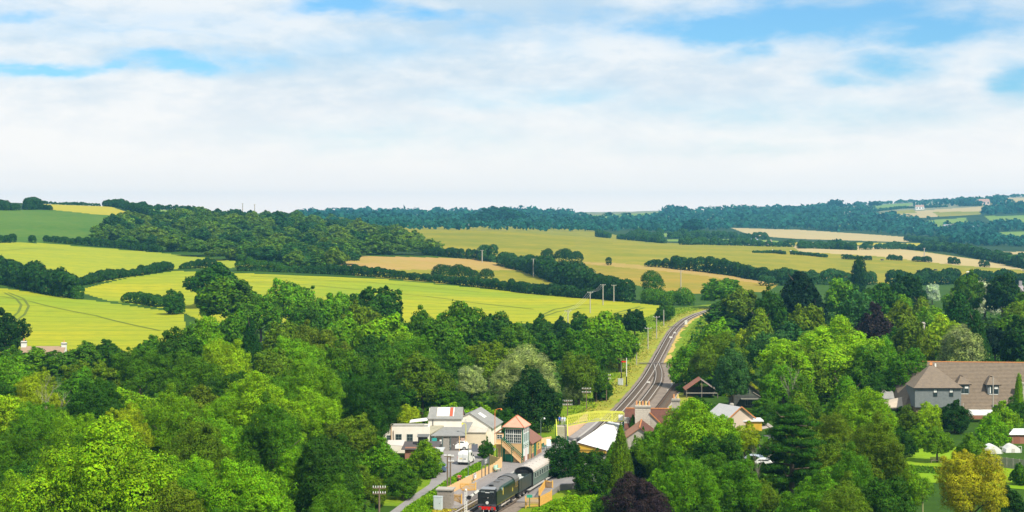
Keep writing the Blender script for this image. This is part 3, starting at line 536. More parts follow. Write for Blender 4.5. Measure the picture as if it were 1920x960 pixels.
for y in (.35, 2.6, 4.5, 7.9): MB().box((.04, y - .06, 0), (.12, y + .06, 2.4)).build('pilaster', GREENP if y < 3 else YELLOW, wr)
# footbridge
fb = thing('footbridge', 'lime yellow lattice footbridge arching over both platforms', 'footbridge', (10, 307, 0))
def arch(t): return 3.55 + .95 * min(1, math.sin(min(t * 1.5, 1) * math.pi / 2)) - .25 * max(0, t - .6)
X0, X1, NB = -.05, 10.0, 30
for yy in (-.85, .85):
    c1 = MB(); c2 = MB(); la = MB(); hr = MB()
    for i in range(NB):
        a_, b_ = i / NB, (i + 1) / NB; xa, xb = X0 + (X1 - X0) * a_, X0 + (X1 - X0) * b_
        c1.bar((xa, yy, arch(a_)), (xb, yy, arch(b_)), .14, .12); c2.bar((xa, yy, arch(a_) + 1.55), (xb, yy, arch(b_) + 1.55), .16, .14)
        la.bar((xa, yy, arch(a_)), (xb + (xb - xa) * .5, yy, arch(b_) + 1.5), .06, .07); la.bar((xb + (xb - xa) * .5, yy, arch(b_)), (xa, yy, arch(a_) + 1.5), .06, .07)
        if i % 6 == 0: la.bar((xa, yy, arch(a_)), (xa, yy, arch(a_) + 1.6), .1)
    c1.build('bottom_chord', LIMEP, fb); c2.build('top_rail', LIMEP, fb); la.build('lattice', LIMEP, fb)
d = MB()
for i in range(NB): a_, b_ = i / NB, (i + 1) / NB; d.add([(X0 + (X1 - X0) * a_, -.8, arch(a_) + .05), (X0 + (X1 - X0) * b_, -.8, arch(b_) + .05), (X0 + (X1 - X0) * b_, .8, arch(b_) + .05), (X0 + (X1 - X0) * a_, .8, arch(a_) + .05)], [(0, 1, 2, 3)])
d.build('deck', mat('deck_wood', (.42, .38, .3), .9, (.3, .27, .22), 2), fb); MB().box((-2.1, -.9, 3.45), (0, .9, 3.58)).build('landing', mat('deck_wood', (.4, .36, .3), .9), fb)
for x in (-2.05, -.1):
    s0, s1 = Vector((x, -.9, 3.5)), Vector((x, -4.9, .9))
    MB().bar(s0, s1, .1, .36).build('stringer', LIMEP, fb); MB().bar(s0 + Vector((0, 0, 1.05)), s1 + Vector((0, 0, 1.05)), .12, .14).build('handrail', LIMEP, fb)
    inf = MB()
    for k_ in range(26): p = s0.lerp(s1, k_ / 26); inf.bar(p, p + Vector((0, 0, 1.05)), .03)
    inf.build('balusters', LIMEP, fb); MB().bar((x, -.9, 4.55), (x, .9, 4.55), .12).build('handrail', LIMEP, fb)
    MB().box((x - .09, -4.95, .9), (x + .09, -4.75, 2.3)).build('newel_post', GREENP, fb); MB().box((x - .09, -.9, .9), (x + .09, -.7, 3.5)).build('column', GREENP, fb); MB().box((x - .09, .7, .9), (x + .09, .9, 3.5)).build('column', GREENP, fb)
for k_ in range(16):
    p = Vector((-1.08, -.9, 3.5)).lerp(Vector((-1.08, -4.9, .9)), k_ / 16); MB().box((-1.98, p.y - .27, p.z - .06), (-.17, p.y, p.z - .015)).build('step', mat('step_wood', (.62, .56, .46), .8), fb); MB().box((-1.98, p.y - .03, p.z - .17), (-.17, p.y, p.z - .06)).build('riser', mat('riser_dark', (.16, .14, .12), .9), fb)
MB().tube((10.0, .9, .6), (10.0, .9, 4.4), .12).build('column', GREENP, fb); MB().tube((10.0, -.9, .6), (10.0, -.9, 4.4), .12).build('column', GREENP, fb); MB().box((9.95, -.9, 4.2), (11.5, .9, 4.35)).build('landing', LIMEP, fb); MB().box((9.1, -.94, 4.6), (9.9, -.9, 5.6)).build('notice', WHITE, fb)
# board fences
def board_fence(pts, h, label, m=BUFF, z=.9, hs=None):
    o = thing('board_fence', label, 'fence', (pts[0][0], pts[0][1], z)); o0 = Vector((pts[0][0], pts[0][1], 0)); k0 = 0
    for (x0, y0), (x1, y1) in zip(pts[:-1], pts[1:]):
        a_ = Vector((x0, y0, 0)) - o0; b_ = Vector((x1, y1, 0)) - o0; ln = (b_ - a_).length; n_ = max(1, round(ln / 1.1))
        for i in range(n_):
            p, q_ = a_.lerp(b_, i / n_), a_.lerp(b_, (i + .96) / n_); hh = h if hs is None else hs(k0 + i); MB().bar(p + Vector((0, 0, hh / 2 - .1)), q_ + Vector((0, 0, hh / 2 - .1)), .05, hh + .2).build('panel', m, o)
            MB().box((p.x - .05, p.y - .05, -.4), (p.x + .05, p.y + .05, hh + .08)).build('post', m, o)
        k0 += n_
    return o
board_fence([(-10.4, 244.5), (-9.0, 249.2), (-3.9, 267.2), (-1.6, 274.6)], 1.25, 'buff board fence along the back of the near platform', hs=lambda k_: 1.15 + .5 * max(0, (k_ - 23) / 4) ** 1.5)
board_fence([(-3.6, 279.5), (-1.75, 275.0)], 1.3, 'short dark-backed fence behind the station name sign', BUFF); board_fence([(5.0, 300.0), (7.0, 303.2)], 1.2, 'short buff fence left of the footbridge stairs')
board_fence([(9.6, 309.5), (12.3, 322), (14.9, 336)], 1.75, 'tall buff board fence beyond the footbridge', mat('pinkish_buff', (.72, .50, .32), .75, (.62, .42, .26), 2))
def picket(p, q_, h, label, z=.9, gate=True, rz=0, name='picket_gate', m=None):
    m = m or mat('orange_buff_paint', (.72, .42, .10), .65, (.62, .36, .09), 3); p, q_ = Vector((*p, z)), Vector((*q_, z)); o = thing(name, label, 'gate' if gate else 'fence', p); d = q_ - p; n_ = int(d.length / .16)
    for hh in (.2, h * .82): MB().bar((0, 0, hh), d + Vector((0, 0, hh)), .05, .11).build('rail', m, o)
    if gate:
        MB().bar((0, 0, .2), d * .5 + Vector((0, 0, h * .82)), .05, .1).build('brace', m, o); MB().bar(d * .5 + Vector((0, 0, h * .82)), d + Vector((0, 0, .2)), .05, .1).build('brace', m, o)
    pk = MB().box((-.035, -.03, 0), (.035, .0, h)).mesh('picket'); pk.materials.append(m)
    for i in range(n_ + 1): c = bpy.data.objects.new('picket', pk); COL.objects.link(c); c.parent = o; c.location = d * (i / n_) + Vector((0, -.03, 0))
    for e in (Vector((0, 0, 0)), d): MB().box((e.x - .09, e.y - .09, -.5), (e.x + .09, e.y + .09, h + .15)).build('post', m, o)
    return o
a_, b_ = W(858, 920, .55), W(892, 921, .55); picket(a_.xy, b_.xy, 1.2, 'wide orange-buff picket gate at the end of the near platform', .55)
a_, b_ = W(845, 944, .1), W(865.5, 947, .1); picket(a_.xy, b_.xy, 1.45, 'tall picket gate beside the grey stone hut', .1)
a_, b_ = W(985.5, 951, .2), W(1011, 950, .2); picket(a_.xy, b_.xy, 1.4, 'orange picket fence at the end of the right platform, near half', .2, False, name='picket_fence'); c_ = W(1034, 938, .2); picket(b_.xy, c_.xy, 1.4, 'orange picket gate at the end of the right platform, with diagonal brace', .2)
a_, b_ = W(1011, 932, .5), W(1022, 915, .5); picket(a_.xy, b_.xy, 1.2, 'buff picket fence running along the right platform ramp', .5, False, name='picket_fence'); c_ = W(1036, 918, .5); picket(b_.xy, c_.xy, 1.2, 'buff picket fence across the right platform behind the carriage', .5, False, name='picket_fence')
# station canopy and station house (right platform)
cn = thing('station_canopy', 'white-roofed station canopy over the right platform with yellow boarded end', 'canopy', (10.8, 281.6, 0))
q0, q1, q2, q3 = Vector((0, 0, 3.9)), Vector((6.9, 28.6, 3.9)), Vector((11.4, 27.6, 3.0)), Vector((4.7, -1.2, 2.75))
b = MB()
for i in range(8):
    f0, f1 = i / 8, (i + .985) / 8; MB().slab([q0.lerp(q1, f0), q0.lerp(q1, f1), q3.lerp(q2, f1), q3.lerp(q2, f0)], .1).build('roof_sheet', ROOFW, cn)
MB().prism([(0.1, -.05, 3.75), (4.7, -1.25, 2.65), (4.7, -1.25, 2.3), (.1, -.05, 2.3)], (.02, .1, 0)).build('end_boarding', YELLOW, cn); MB().bar((0, -.12, 3.88), (4.7, -1.32, 2.74), .1, .16).build('barge_board', mat('dark_brown', (.1, .06, .04), .8), cn); MB().bar(q0 + Vector((-.05, 0, -.1)), q1 + Vector((-.05, 0, -.1)), .08, .28).build('fascia', WHITE, cn)
MB().bar((.1, -.15, 2.75), (4.6, -1.3, 2.75), .06, .07).build('rail', mat('dark_brown', (.1, .06, .04), .8), cn)
for f_ in (.02, .25, .5, .75, .98): p = q0.lerp(q1, f_); MB().tube((p.x + .5, p.y, .85), (p.x + .5, p.y, 3.75), .08).build('column', GREENP, cn)
def stack(parent, x, y, z0, z1, w_, d, pots=0, m=STONE, name='chimney', pm=None):
    c = MB().box((x - w_ / 2, y - d / 2, z0), (x + w_ / 2, y + d / 2, z1)).build(name, m, parent); MB().box((x - w_ / 2 - .12, y - d / 2 - .12, z1 - .45), (x + w_ / 2 + .12, y + d / 2 + .12, z1 - .2)).build('cap', mat('grey_stone_cap', (.30, .28, .24), .9, (.2, .19, .17), 3), c)
    for i in range(pots):
        px_ = x - w_ / 2 + w_ * (i + .5) / pots; MB().tube((px_, y, z1), (px_, y, z1 + .75), .17, .13, 8).build('chimney_pot', pm or (mat('buff_pot', (.66, .46, .16), .8) if i % 2 else mat('orange_pot', (.6, .28, .12), .8)), c)
    return c
sh = thing('station_house', 'stone station house with brown-red tiled roof, orange ridge and a broad stone chimney', 'building', (20, 300, 0), R(-6))
zr_, ze = 6.9, 4.0
MB().box((0, 1, 0), (10, 8, ze)).build('wall', STONE, sh)
b = MB(); b.slab([(-.3, .6, ze - .2), (10.3, .6, ze - .2), (10.3, 4.6, zr_), (-.3, 4.6, zr_)], .15).build('roof', TILE, sh); MB().slab([(-.3, 8.6, ze - .2), (10.3, 8.6, ze - .2), (10.3, 4.6, zr_), (-.3, 4.6, zr_)], .15).build('roof', TILE, sh)
MB().add([(-.02, 1, ze), (-.02, 8, ze), (-.02, 4.6, zr_ - .15), (.1, 1, ze), (.1, 8, ze), (.1, 4.6, zr_ - .15)], [(0, 1, 2), (3, 4, 5), (0, 3, 5, 2), (1, 4, 5, 2)]).build('gable', STONE, sh); MB().add([(9.9, 1, ze), (9.9, 8, ze), (9.9, 4.6, zr_ - .15), (10.02, 1, ze), (10.02, 8, ze), (10.02, 4.6, zr_ - .15)], [(0, 1, 2), (3, 4, 5), (0, 3, 5, 2), (1, 4, 5, 2)]).build('gable', STONE, sh)
rb = MB().tube((0, 0, 0), (.42, 0, 0), .14, n=6).mesh('ridge_tile'); rb.materials.append(RIDGE)
for i in range(23): c = bpy.data.objects.new('ridge_tile', rb); COL.objects.link(c); c.parent = sh; c.location = (-.2 + i * .45, 4.6, zr_ + .03)
sc_ = stack(sh, 2.95, .75, 2, 7.95, 2.7, 1.0, 5, mat('pale_chimney_stone', (.56, .52, .44), .9, (.40, .36, .30), 4, 6, bump=.5)); stack(sh, 8.7, 4.6, 6, 8.8, 1.4, .9, 2); stack(sh, .1, 2.1, 3, 5.6, .9, .9, 0)
# stone courses of the chimney face
cs = mat('chimney_block', (.58, .53, .45), .9, (.42, .38, .32), 5, bump=.4)
for k_ in range(13):
    for j_ in range(4):
        x0 = 1.62 + j_ * .67 + (.2 if k_ % 2 else 0); x1 = min(x0 + .64, 4.29)
        if x1 - x0 < .2: continue
        MB().box((x0, .22, 2.6 + k_ * .37), (x1, .245 + .02 * ((k_ * 7 + j_ * 3) % 3), 2.93 + k_ * .37)).build('stone', cs, sc_)
# front wing with its ridge towards the castle
fz, fe = 5.5, 3.2
wg = MB().box((-.4, -11, 0), (5.9, .2, fe)).build('wing_wall', STONE, sh)
MB().slab([(2.75, -11.3, fz), (2.75, .3, fz), (-.75, .3, fe - .25), (-.75, -11.3, fe - .25)], .14).build('wing_roof', mat('orange_brown_tile', (.40, .20, .11), .85, (.28, .13, .08), 2.5, bump=.4), sh); MB().slab([(2.75, -11.3, fz), (2.75, .3, fz), (6.25, .3, fe - .25), (6.25, -11.3, fe - .25)], .14).build('wing_roof', TILE, sh)
MB().add([(-.4, -11, fe), (5.9, -11, fe), (2.75, -11, fz - .2), (-.4, -10.9, fe), (5.9, -10.9, fe), (2.75, -10.9, fz - .2)], [(0, 1, 2), (3, 4, 5), (0, 2, 5, 3), (1, 4, 5, 2)]).build('gable', STONE, sh)
for i in range(25): c = bpy.data.objects.new('ridge_tile', rb); COL.objects.link(c); c.parent = sh; c.location = (2.75, -11.2 + i * .45, fz + .03); c.rotation_euler = (0, 0, R(90))
MB().prism([(4.3, .2, 6.6), (7.6, .2, 3.3), (7.6, .2, 2.4), (4.3, .2, 2.4)], (0, .4, 0)).build('gable_wall', STONE, sh); MB().bar((4.2, .1, 6.75), (7.9, .1, 3.1), .25, .16).build('verge_tiles', RIDGE, sh)
window(sh, 1.3, 2.4, .9, 2.3, -11, 2, 2); window(sh, 3.6, 4.7, .9, 2.3, -11, 2, 2)
# ---- yard buildings, left
fa = thing('flat_roofed_workshop', 'cream flat-roofed workshop with four dark windows left of the yard', 'building', (-22.35, 297, 0))
MB().box((0, 0, 0), (7.9, 4.0, 4.35)).build('wall', CREAM, fa); pa = MB()
for a_ in (((0, 0, 4.35), (7.9, .22, 4.55)), ((0, 3.8, 4.35), (7.9, 4.0, 4.6)), ((0, .22, 4.35), (.22, 3.8, 4.55)), ((7.68, .22, 4.35), (7.9, 3.8, 4.6))): pa.box(*a_)
pa.build('parapet', CREAM, fa); MB().box((.25, .25, 4.35), (7.65, 3.75, 4.42)).build('flat_roof', SLATE, fa); MB().box((.8, 1.2, 4.42), (6.9, 3.6, 4.7)).build('roof_felt', mat('grey_felt', (.25, .23, .2), .9, (.4, .38, .33), 1.5), fa)
for x0, x1, z0, z1 in ((.62, 1.25, 1.95, 3.05), (2.15, 3.1, 1.7, 3.25), (4.1, 5.05, 1.7, 3.25), (6.15, 7.1, 1.7, 3.25)): window(fa, x0, x1, z0, z1, 0, 2, 3, mat('grey_green_frame', (.2, .25, .24), .6))
MB().bar((1.35, -.08, 1.9), (1.35, -.08, 5.0), .12).build('drainpipe', mat('orange_pipe', (.55, .33, .16), .7), fa); MB().bar((1.75, -.08, 2.0), (1.7, -.08, 3.9), .1).build('drainpipe', RUST, fa)
fbk = thing('patched_roof_barn', 'gabled store with patched slate roof, white sheets and one red sheet', 'building', (-14.85, 302.6, 0), R(-2))
MB().box((0, 0, 0), (5.9, 6.2, 5.4)).build('wall', CREAM, fbk); MB().slab([(-.2, -.25, 5.35), (6.2, -.25, 5.35), (6.0, 3.1, 7.05), (.2, 3.1, 7.05)], .14).build('roof', SLATE, fbk); MB().slab([(-.2, 6.5, 5.35), (6.2, 6.5, 5.35), (6.0, 3.1, 7.05), (.2, 3.1, 7.05)], .14).build('roof', SLATE, fbk)
for x0, x1, m_ in ((1.45, 2.2, mat('cream_sheet', (.72, .66, .52), .6)), (2.22, 3.7, WHITE), (3.75, 4.3, mat('red_sheet', (.45, .10, .05), .7)), (4.32, 4.5, WHITE)): MB().slab([(x0, .45, 5.74), (x1, .45, 5.74), (x1, 2.9, 6.98), (x0, 2.9, 6.98)], .03).build('roof_sheet', m_, fbk)
MB().prism([(5.88, 0, 5.4), (5.88, 6.2, 5.4), (5.88, 3.1, 6.9)], (.08, 0, 0)).build('gable', BRICK, fbk); MB().prism([(-.02, 0, 5.4), (-.02, 6.2, 5.4), (-.02, 3.1, 6.9)], (.08, 0, 0)).build('gable', CREAM, fbk); MB().bar((.85, -.08, 2), (.85, -.08, 5.3), .09).build('drainpipe', BLACK, fbk)
MB().slab([(-3.2, -1.4, 4.85), (-.05, -1.2, 5.2), (-.05, 1.2, 5.4), (-3.2, 1.0, 5.0)], .12).build('side_roof', WHITE, fbk)
fc = thing('gabled_hall', 'large cream gabled hall with slate roof and two rooflights behind the yard', 'building', (-7.4, 305.5, 0), R(-10.5))
MB().box((-6.0, 0, 0), (3.75, 9.5, 3.4)).build('wall', CREAM, fc); MB().prism([(-6.0, 0, 3.4), (3.75, 0, 3.4), (-.1, 0, 5.8)], (0, .2, 0)).build('gable', CREAM, fc)
MB().slab([(-.1, -.15, 6.0), (-.1, 9.7, 6.0), (4.1, 9.7, 3.35), (4.1, -.15, 3.35)], .14).build('roof', SLATE, fc); MB().slab([(-.1, -.15, 6.0), (-.1, 9.7, 6.0), (-6.3, 9.7, 3.1), (-6.3, -.15, 3.1)], .14).build('roof', SLATE, fc)
for y in (3.1, 4.3): MB().slab([(.7, y, 5.55), (.7, y + .8, 5.55), (1.9, y + .8, 4.8), (1.9, y, 4.8)], .04).build('rooflight', WHITE, fc)
fx = thing('front_annexe', 'low cream annexe with flat roof in front of the gabled hall', 'building', (-7.95, 302.6, 0), R(-4))
MB().box((-.2, 0, 0), (3.25, 2.6, 2.85)).build('wall', mat('warm_cream', (.68, .58, .42), .85, (.6, .5, .36), 1.5), fx); MB().slab([(-.4, -.2, 2.98), (3.4, -.2, 2.98), (3.6, 2.7, 3.45), (-.2, 2.7, 3.45)], .12).build('roof', mat('pale_felt', (.55, .5, .43), .8, (.42, .38, .32), 2), fx); MB().bar((-.2, .8, 3.3), (-.5, 2.2, 4.9), .3, .35).build('flashing', mat('grey_lead', (.35, .34, .32), .7), fx)
ln_ = thing('lean_to_shed', 'open-fronted lean-to under a grey slate roof between the workshop and the hall', 'building', (-14.3, 299.3, 0))
MB().slab([(0, 0, 2.75), (6.1, .3, 2.7), (7.3, 4.9, 4.5), (3.6, 5.2, 4.6)], .12).build('roof', mat('grey_slate', (.19, .19, .19), .8, (.25, .25, .24), 2), ln_); MB().slab([(-.3, 0, 2.9), (-.25, 3.6, 4.2), (4.2, 5.9, 5.2), (3.3, 4.6, 4.5)], .2).build('valley_roof', mat('mossy_slate', (.25, .23, .17), .9, (.38, .36, .27), 3, bump=.5), ln_)
MB().box((0, 3.4, 0), (6.6, 3.6, 2.7)).build('back_wall', mat('charcoal_boards', (.12, .13, .13), .9), ln_)  # back wall of dark grey boards
for x in (.1, 2.0, 3.4, 5.0, 6.1): MB().box((x, .25, 0), (x + .14, .39, 2.66)).build('post', mat('grey_green_post', (.1, .14, .14), .8) if x < 4 else BUFF, ln_)
MB().box((2.2, .3, .1), (3.3, .36, 2.2)).build('door', mat('weathered_door', (.22, .2, .18), .9, (.34, .32, .28), 4), ln_); MB().box((3.6, .3, .1), (4.9, .36, 2.3)).build('door', mat('weathered_door2', (.14, .12, .11), .9), ln_); MB().box((.3, .2, 1.75), (1.1, .24, 2.3)).build('sign', mat('teal_sign', (.03, .3, .28), .5), ln_); MB().box((1.6, .18, 1.3), (1.95, .22, 2.0)).build('notice', WHITE, ln_); MB().box((5.3, .3, .9), (6.0, .36, 2.3)).build('window_board', mat('pink_board', (.5, .35, .28), .8), ln_)
ds = thing('dark_kitchen_roof', 'low dark felt-roofed outbuilding with a black vent box below the workshop', 'outbuilding', (-18.2, 290, 0))
MB().box((0, 0, 0), (5.2, 5.0, 1.9)).build('wall', BRICK, ds); MB().slab([(-.6, -.5, 1.75), (5.6, -.3, 1.75), (6.0, 5.2, 2.3), (-.4, 5.2, 2.3)], .14).build('roof', mat('dark_felt', (.07, .06, .06), .9, (.11, .10, .10), 2), ds); MB().box((2.1, 2.2, 2.1), (3.7, 3.6, 3.4)).build('vent_box', BLACK, ds); MB().slab([(1.95, 2.0, 3.5), (3.9, 2.0, 3.5), (4.0, 3.8, 3.75), (1.95, 3.8, 3.75)], .08).build('vent_lid', GREY, ds)
MB().slab([(-3.4, 1.2, 2.3), (-.4, 1.0, 2.1), (-.2, 3.6, 2.75), (-3.2, 3.4, 2.75)], .1).build('pale_roof', mat('pale_sheet', (.55, .5, .46), .7), ds); MB().slab([(3.2, -2.2, 1.2), (6.4, -2.0, 1.3), (6.8, .4, 1.95), (5.2, .4, 1.95)], .1).build('pale_roof', mat('pale_sheet2', (.42, .43, .43), .7), ds)
hut = thing('stone_hut', 'small grey stone hut with flat slab roof behind the pale cabinet', 'hut', W(815.5, 957, 0), R(-8))
hw = mat('hut_stone', (.24, .21, .18), .95, (.34, .29, .25), 2.5, 6, bump=.6)
MB().box((.1, 1.2, 0), (2.15, 3.2, 2.65)).build('wall', hw, hut); MB().box((-.1, 1.0, 2.65), (2.35, 3.4, 2.82)).build('roof_slab', mat('slab_grey', (.32, .29, .25), .9, (.42, .38, .33), 2), hut)
for k_ in range(8):
    for j_ in range(4):
        x0 = .12 + j_ * .52 - (.2 if k_ % 2 else 0); MB().box((max(x0, .1), 1.17 - .01 * ((k_ + j_) % 2), .04 + k_ * .325), (min(x0 + .49, 2.14), 1.2, .04 + k_ * .325 + .3)).build('stone', hw, hut)
# big tiled house on the right
TH = mat('stone_tile_roof', (.225, .172, .122), .92, (.14, .11, .082), 1.5, 8, bump=.6); SW = mat('slate_hung_wall', (.135, .15, .155), .7, (.20, .215, .21), 2.2, 6, bump=.5)
bh = thing('long_tiled_house', 'long house under a huge brown stone-tiled roof with slate-hung wing and dormers', 'house', (79.2, 345, 0)); Z0, Z1 = 2.0, 10.9
def H3(x, y, z): g = WY(x, y, 345 + (z * 0)); return g
rl, rr_ = 5.6, 34.0
MB().box((.8, .6, 0), (rr_ - .5, 16, 2.3)).build('wall', BRICK, bh)
b = MB(); b.add([(0, 0, Z0), (rr_ + 2, -.2, Z0), (rr_ + 2, 8.8, Z1 - .3), (rl, 8.8, Z1)], [(0, 1, 2, 3)]); b.add([(0, 0, Z0), (rl, 8.8, Z1), (.3, 11.5, Z0 + 5.0), (-.6, 9, Z0 + 2)], [(0, 1, 2, 3)]); b.add([(rr_ + 2, 17.6, Z0), (0, 17.6, Z0), (rl, 8.8, Z1), (rr_ + 2, 8.8, Z1 - .3)], [(0, 1, 2, 3)]); b.add([(0, 17.6, Z0), (-.6, 9, Z0 + 2), (.3, 11.5, Z0 + 5), (rl, 8.8, Z1)], [(0, 1, 2, 3)]); b.build('roof', TH, bh)
rows = MB()      # courses of stone tiles, each course a little proud of the next
for k_ in range(34):
    f0 = k_ / 34; f1 = (k_ + 1) / 34; y0, z0 = 8.8 * f0, Z0 + (Z1 - Z0) * f0; y1, z1 = 8.8 * f1, Z0 + (Z1 - Z0) * f1; xl = rl * f0
    rows.add([(xl, y0 - .05, z0 + .07), (rr_ + 2, y0 - .05, z0 + .07 - .3 * f0), (rr_ + 2, y1, z1 + .02 - .3 * f1), (xl + .1, y1, z1 + .02), (xl, y0 - .02, z0), (rr_ + 2, y0 - .02, z0 - .3 * f0)], [(0, 1, 2, 3), (0, 4, 5, 1)])
q = rows.build('tile_courses', TH, bh); q['kind'] = 'stuff'
for i in range(42): c = bpy.data.objects.new('ridge_tile', MB().tube((0, 0, 0), (.66, 0, 0), .13, n=6).mesh('ridge_tile') if i == 0 else rt2); rt2 = c.data; COL.objects.link(c); c.parent = bh; c.location = (rl + i * .7, 8.8, Z1 + .05 - .3 * i / 42); (rt2.materials.append(RIDGE) if i == 0 else None)
# wing
w0, w1, wy = 1.65, 10.9, -2.6; zw0, zw1 = 2.75, 6.75
MB().box((w0, wy, zw0), (w1, 5, zw1)).build('wing_wall', SW, bh); MB().box((w0 + .3, wy + .4, 0), (w1 - .3, 2, zw0)).build('wing_base', mat('brown_brick', (.3, .2, .13), .9, (.22, .15, .1), 2), bh); MB().box((w0 - .05, wy - .06, zw0 - .12), (w1 + .05, wy, zw0 + .02)).build('sill_board', BLACK, bh)  # wing base in a browner brick than the main wall
ap = (7.2, 6.8, 10.75); b = MB(); b.add([(w0 - .35, wy - .35, zw1 - .1), (w1 + .35, wy - .35, zw1 - .1), ap], [(0, 1, 2)]); b.add([(w1 + .35, wy - .35, zw1 - .1), (w1 + .5, 4.6, zw1), ap], [(0, 1, 2)]); b.add([(w0 - .35, wy - .35, zw1 - .1), (w0 - .3, 4.6, zw1), ap], [(0, 2, 1)]); b.build('wing_roof', TH, bh); MB().box((w0 - .35, wy - .38, zw1 - .24), (w1 + .35, wy - .3, zw1 - .08)).build('eaves_board', BLACK, bh)
for x in (w0 + 3.45, w0 + 5.5, ): pass
for x0 in (5.35, 8.55):
    o = window(bh, x0, x0 + .72, 4.95, 6.35, wy, 1, 2, mat('dark_frame', (.05, .05, .05), .6)); MB().box((x0 + .05, wy - .05, 5.75), (x0 + .67, wy - .02, 6.3)).build('blind', WHITE, o)
MB().box((7.65, 5.6, 9.2), (7.95, 5.9, 10.8)).build('flue', WHITE, bh); MB().bar((7.2, 6.7, 10.85), (6.9, 5.9, 10.4), .5, .25).build('lichen_ridge', RIDGE, bh)
for dx0, dz0 in ((11.7, 4.9), (17.7, 4.8)):
    yb_ = (dz0 - Z0) / (Z1 - Z0) * 8.8 - .15; dm = MB().box((dx0, yb_, dz0), (dx0 + 2.3, yb_ + 2.6, dz0 + 2.0)).build('dormer', SW, bh); rt3 = MB(); ap = (dx0 + 1.15, yb_ + 3.2, dz0 + 3.6)
    rt3.add([(dx0 - .35, yb_ - .3, dz0 + 1.95), (dx0 + 2.65, yb_ - .3, dz0 + 1.95), (dx0 + 1.5, yb_ + 1.3, dz0 + 3.4), (dx0 + .8, yb_ + 1.3, dz0 + 3.4)], [(0, 1, 2, 3)]); rt3.add([(dx0 + 2.65, yb_ - .3, dz0 + 1.95), (dx0 + 2.65, yb_ + 2.6, dz0 + 1.95), ap, (dx0 + 1.5, yb_ + 1.3, dz0 + 3.4)], [(0, 1, 2, 3)]); rt3.add([(dx0 - .35, yb_ - .3, dz0 + 1.95), (dx0 - .35, yb_ + 2.6, dz0 + 1.95), ap, (dx0 + .8, yb_ + 1.3, dz0 + 3.4)], [(3, 2, 1, 0)]); rt3.build('dormer_roof', TH, dm)
    MB().box((dx0 - .35, yb_ - .34, dz0 + 1.82), (dx0 + 2.65, yb_ - .28, dz0 + 1.98)).build('eaves_board', BLACK, dm); MB().box((dx0 + .3, yb_ - .06, dz0 - .05), (dx0 + 2.1, yb_ + .0, dz0 + .06)).build('sill', WHITE, dm)
    for k_ in (0, 1):
        f = MB().box((dx0 + .32 + k_ * .95, yb_ - .05, dz0 + .1), (dx0 + 1.15 + k_ * .95, yb_ - .01, dz0 + 1.7)).build('window', GLASS, bh); MB().box((dx0 + .4 + k_ * .95, yb_ - .07, dz0 + (1.1 if k_ else .2)), (dx0 + (1.1 if k_ else .6) + k_ * .95, yb_ - .05, dz0 + 1.6)).build('curtain', WHITE, f)
MB().slab([(-3.5, 6, 3.6), (-.5, 6, 3.6), (-.2, 10, 5.8), (-2.2, 10, 5.8)], .2).build('lower_roof', SLATE, bh); MB().box((-3.2, 6.3, 0), (0, 10, 3.5)).build('lower_wall', STONE, bh); MB().slab([(-4.2, 1.5, 2.2), (.6, 1, 2.5), (.8, 4, 4.2), (-2.6, 4.4, 3.4)], .2).build('porch_roof', mat('pale_tiles', (.5, .42, .33), .9, (.4, .33, .25), 3), bh)
stack(bh, 24.3, 2.2, 2, 7.3, 1.2, 1.2, 0); MB().slab([(11.7, -5.5, 1.6), (22.0, -5.5, 1.6), (22.0, -2.5, 2.3), (12.3, -2.5, 2.3)], .12).build('greenhouse_roof', mat('pale_grey_sheet', (.6, .6, .56), .6), bh)
# village bits between
gb = thing('rusty_barn', 'open timber barn with one rusty red roof slope', 'barn', (39.0, 384, 0)); WOODD = mat('weathered_timber', (.10, .085, .07), .9, (.17, .15, .13), 3)
MB().slab([(0, 0, 1.9), (0, 6, 1.9), (3.6, 6, 4.4), (3.6, 0, 4.4)], .12).build('roof', mat('rusty_sheet', (.36, .12, .07), .85, (.26, .13, .09), 2), gb); MB().slab([(3.6, 0, 4.4), (3.6, 6, 4.4), (7.6, 6, 1.6), (7.6, 0, 1.6)], .12).build('roof', mat('thatch_grey', (.14, .13, .12), .9), gb); MB().bar((3.5, -.1, 4.3), (7.7, -.1, 1.4), .12, .2).build('barge_board', mat('grey_pink_board', (.4, .3, .27), .9), gb)
for x in (.2, 3.6, 7.2): MB().box((x, .1, 0), (x + .2, .3, 2.0 if x != 3.6 else 4.2)).build('post', WOODD, gb)
MB().bar((.2, .1, 1.2), (7.3, .1, 1.2), .1, .14).build('beam', mat('pale_beam', (.4, .36, .3), .9), gb); MB().box((.2, 5.7, 0), (7.4, 5.9, 2.0)).build('back_wall', WOODD, gb)
dh = thing('derelict_house', 'dark derelict timber house under an ivy-covered gable roof', 'house', (46.8, 366, 0), R(-4))
MB().box((0, 0, 0), (7.2, 6, 2.6)).build('wall', mat('black_timber', (.05, .055, .05), .9, (.1, .1, .09), 2), dh); MB().prism([(0, 0, 2.6), (7.2, 0, 2.6), (3.8, 0, 5.0)], (0, .2, 0)).build('gable', mat('dark_boards', (.07, .09, .07), .9, (.12, .13, .1), 3), dh); MB().slab([(-.5, -.4, 2.3), (-.5, 6.4, 2.3), (3.8, 6.4, 5.2), (3.8, -.4, 5.2)], .15).build('roof', WOODD, dh); MB().slab([(7.8, -.4, 2.3), (7.8, 6.4, 2.3), (3.8, 6.4, 5.2), (3.8, -.4, 5.2)], .15).build('roof', WOODD, dh)
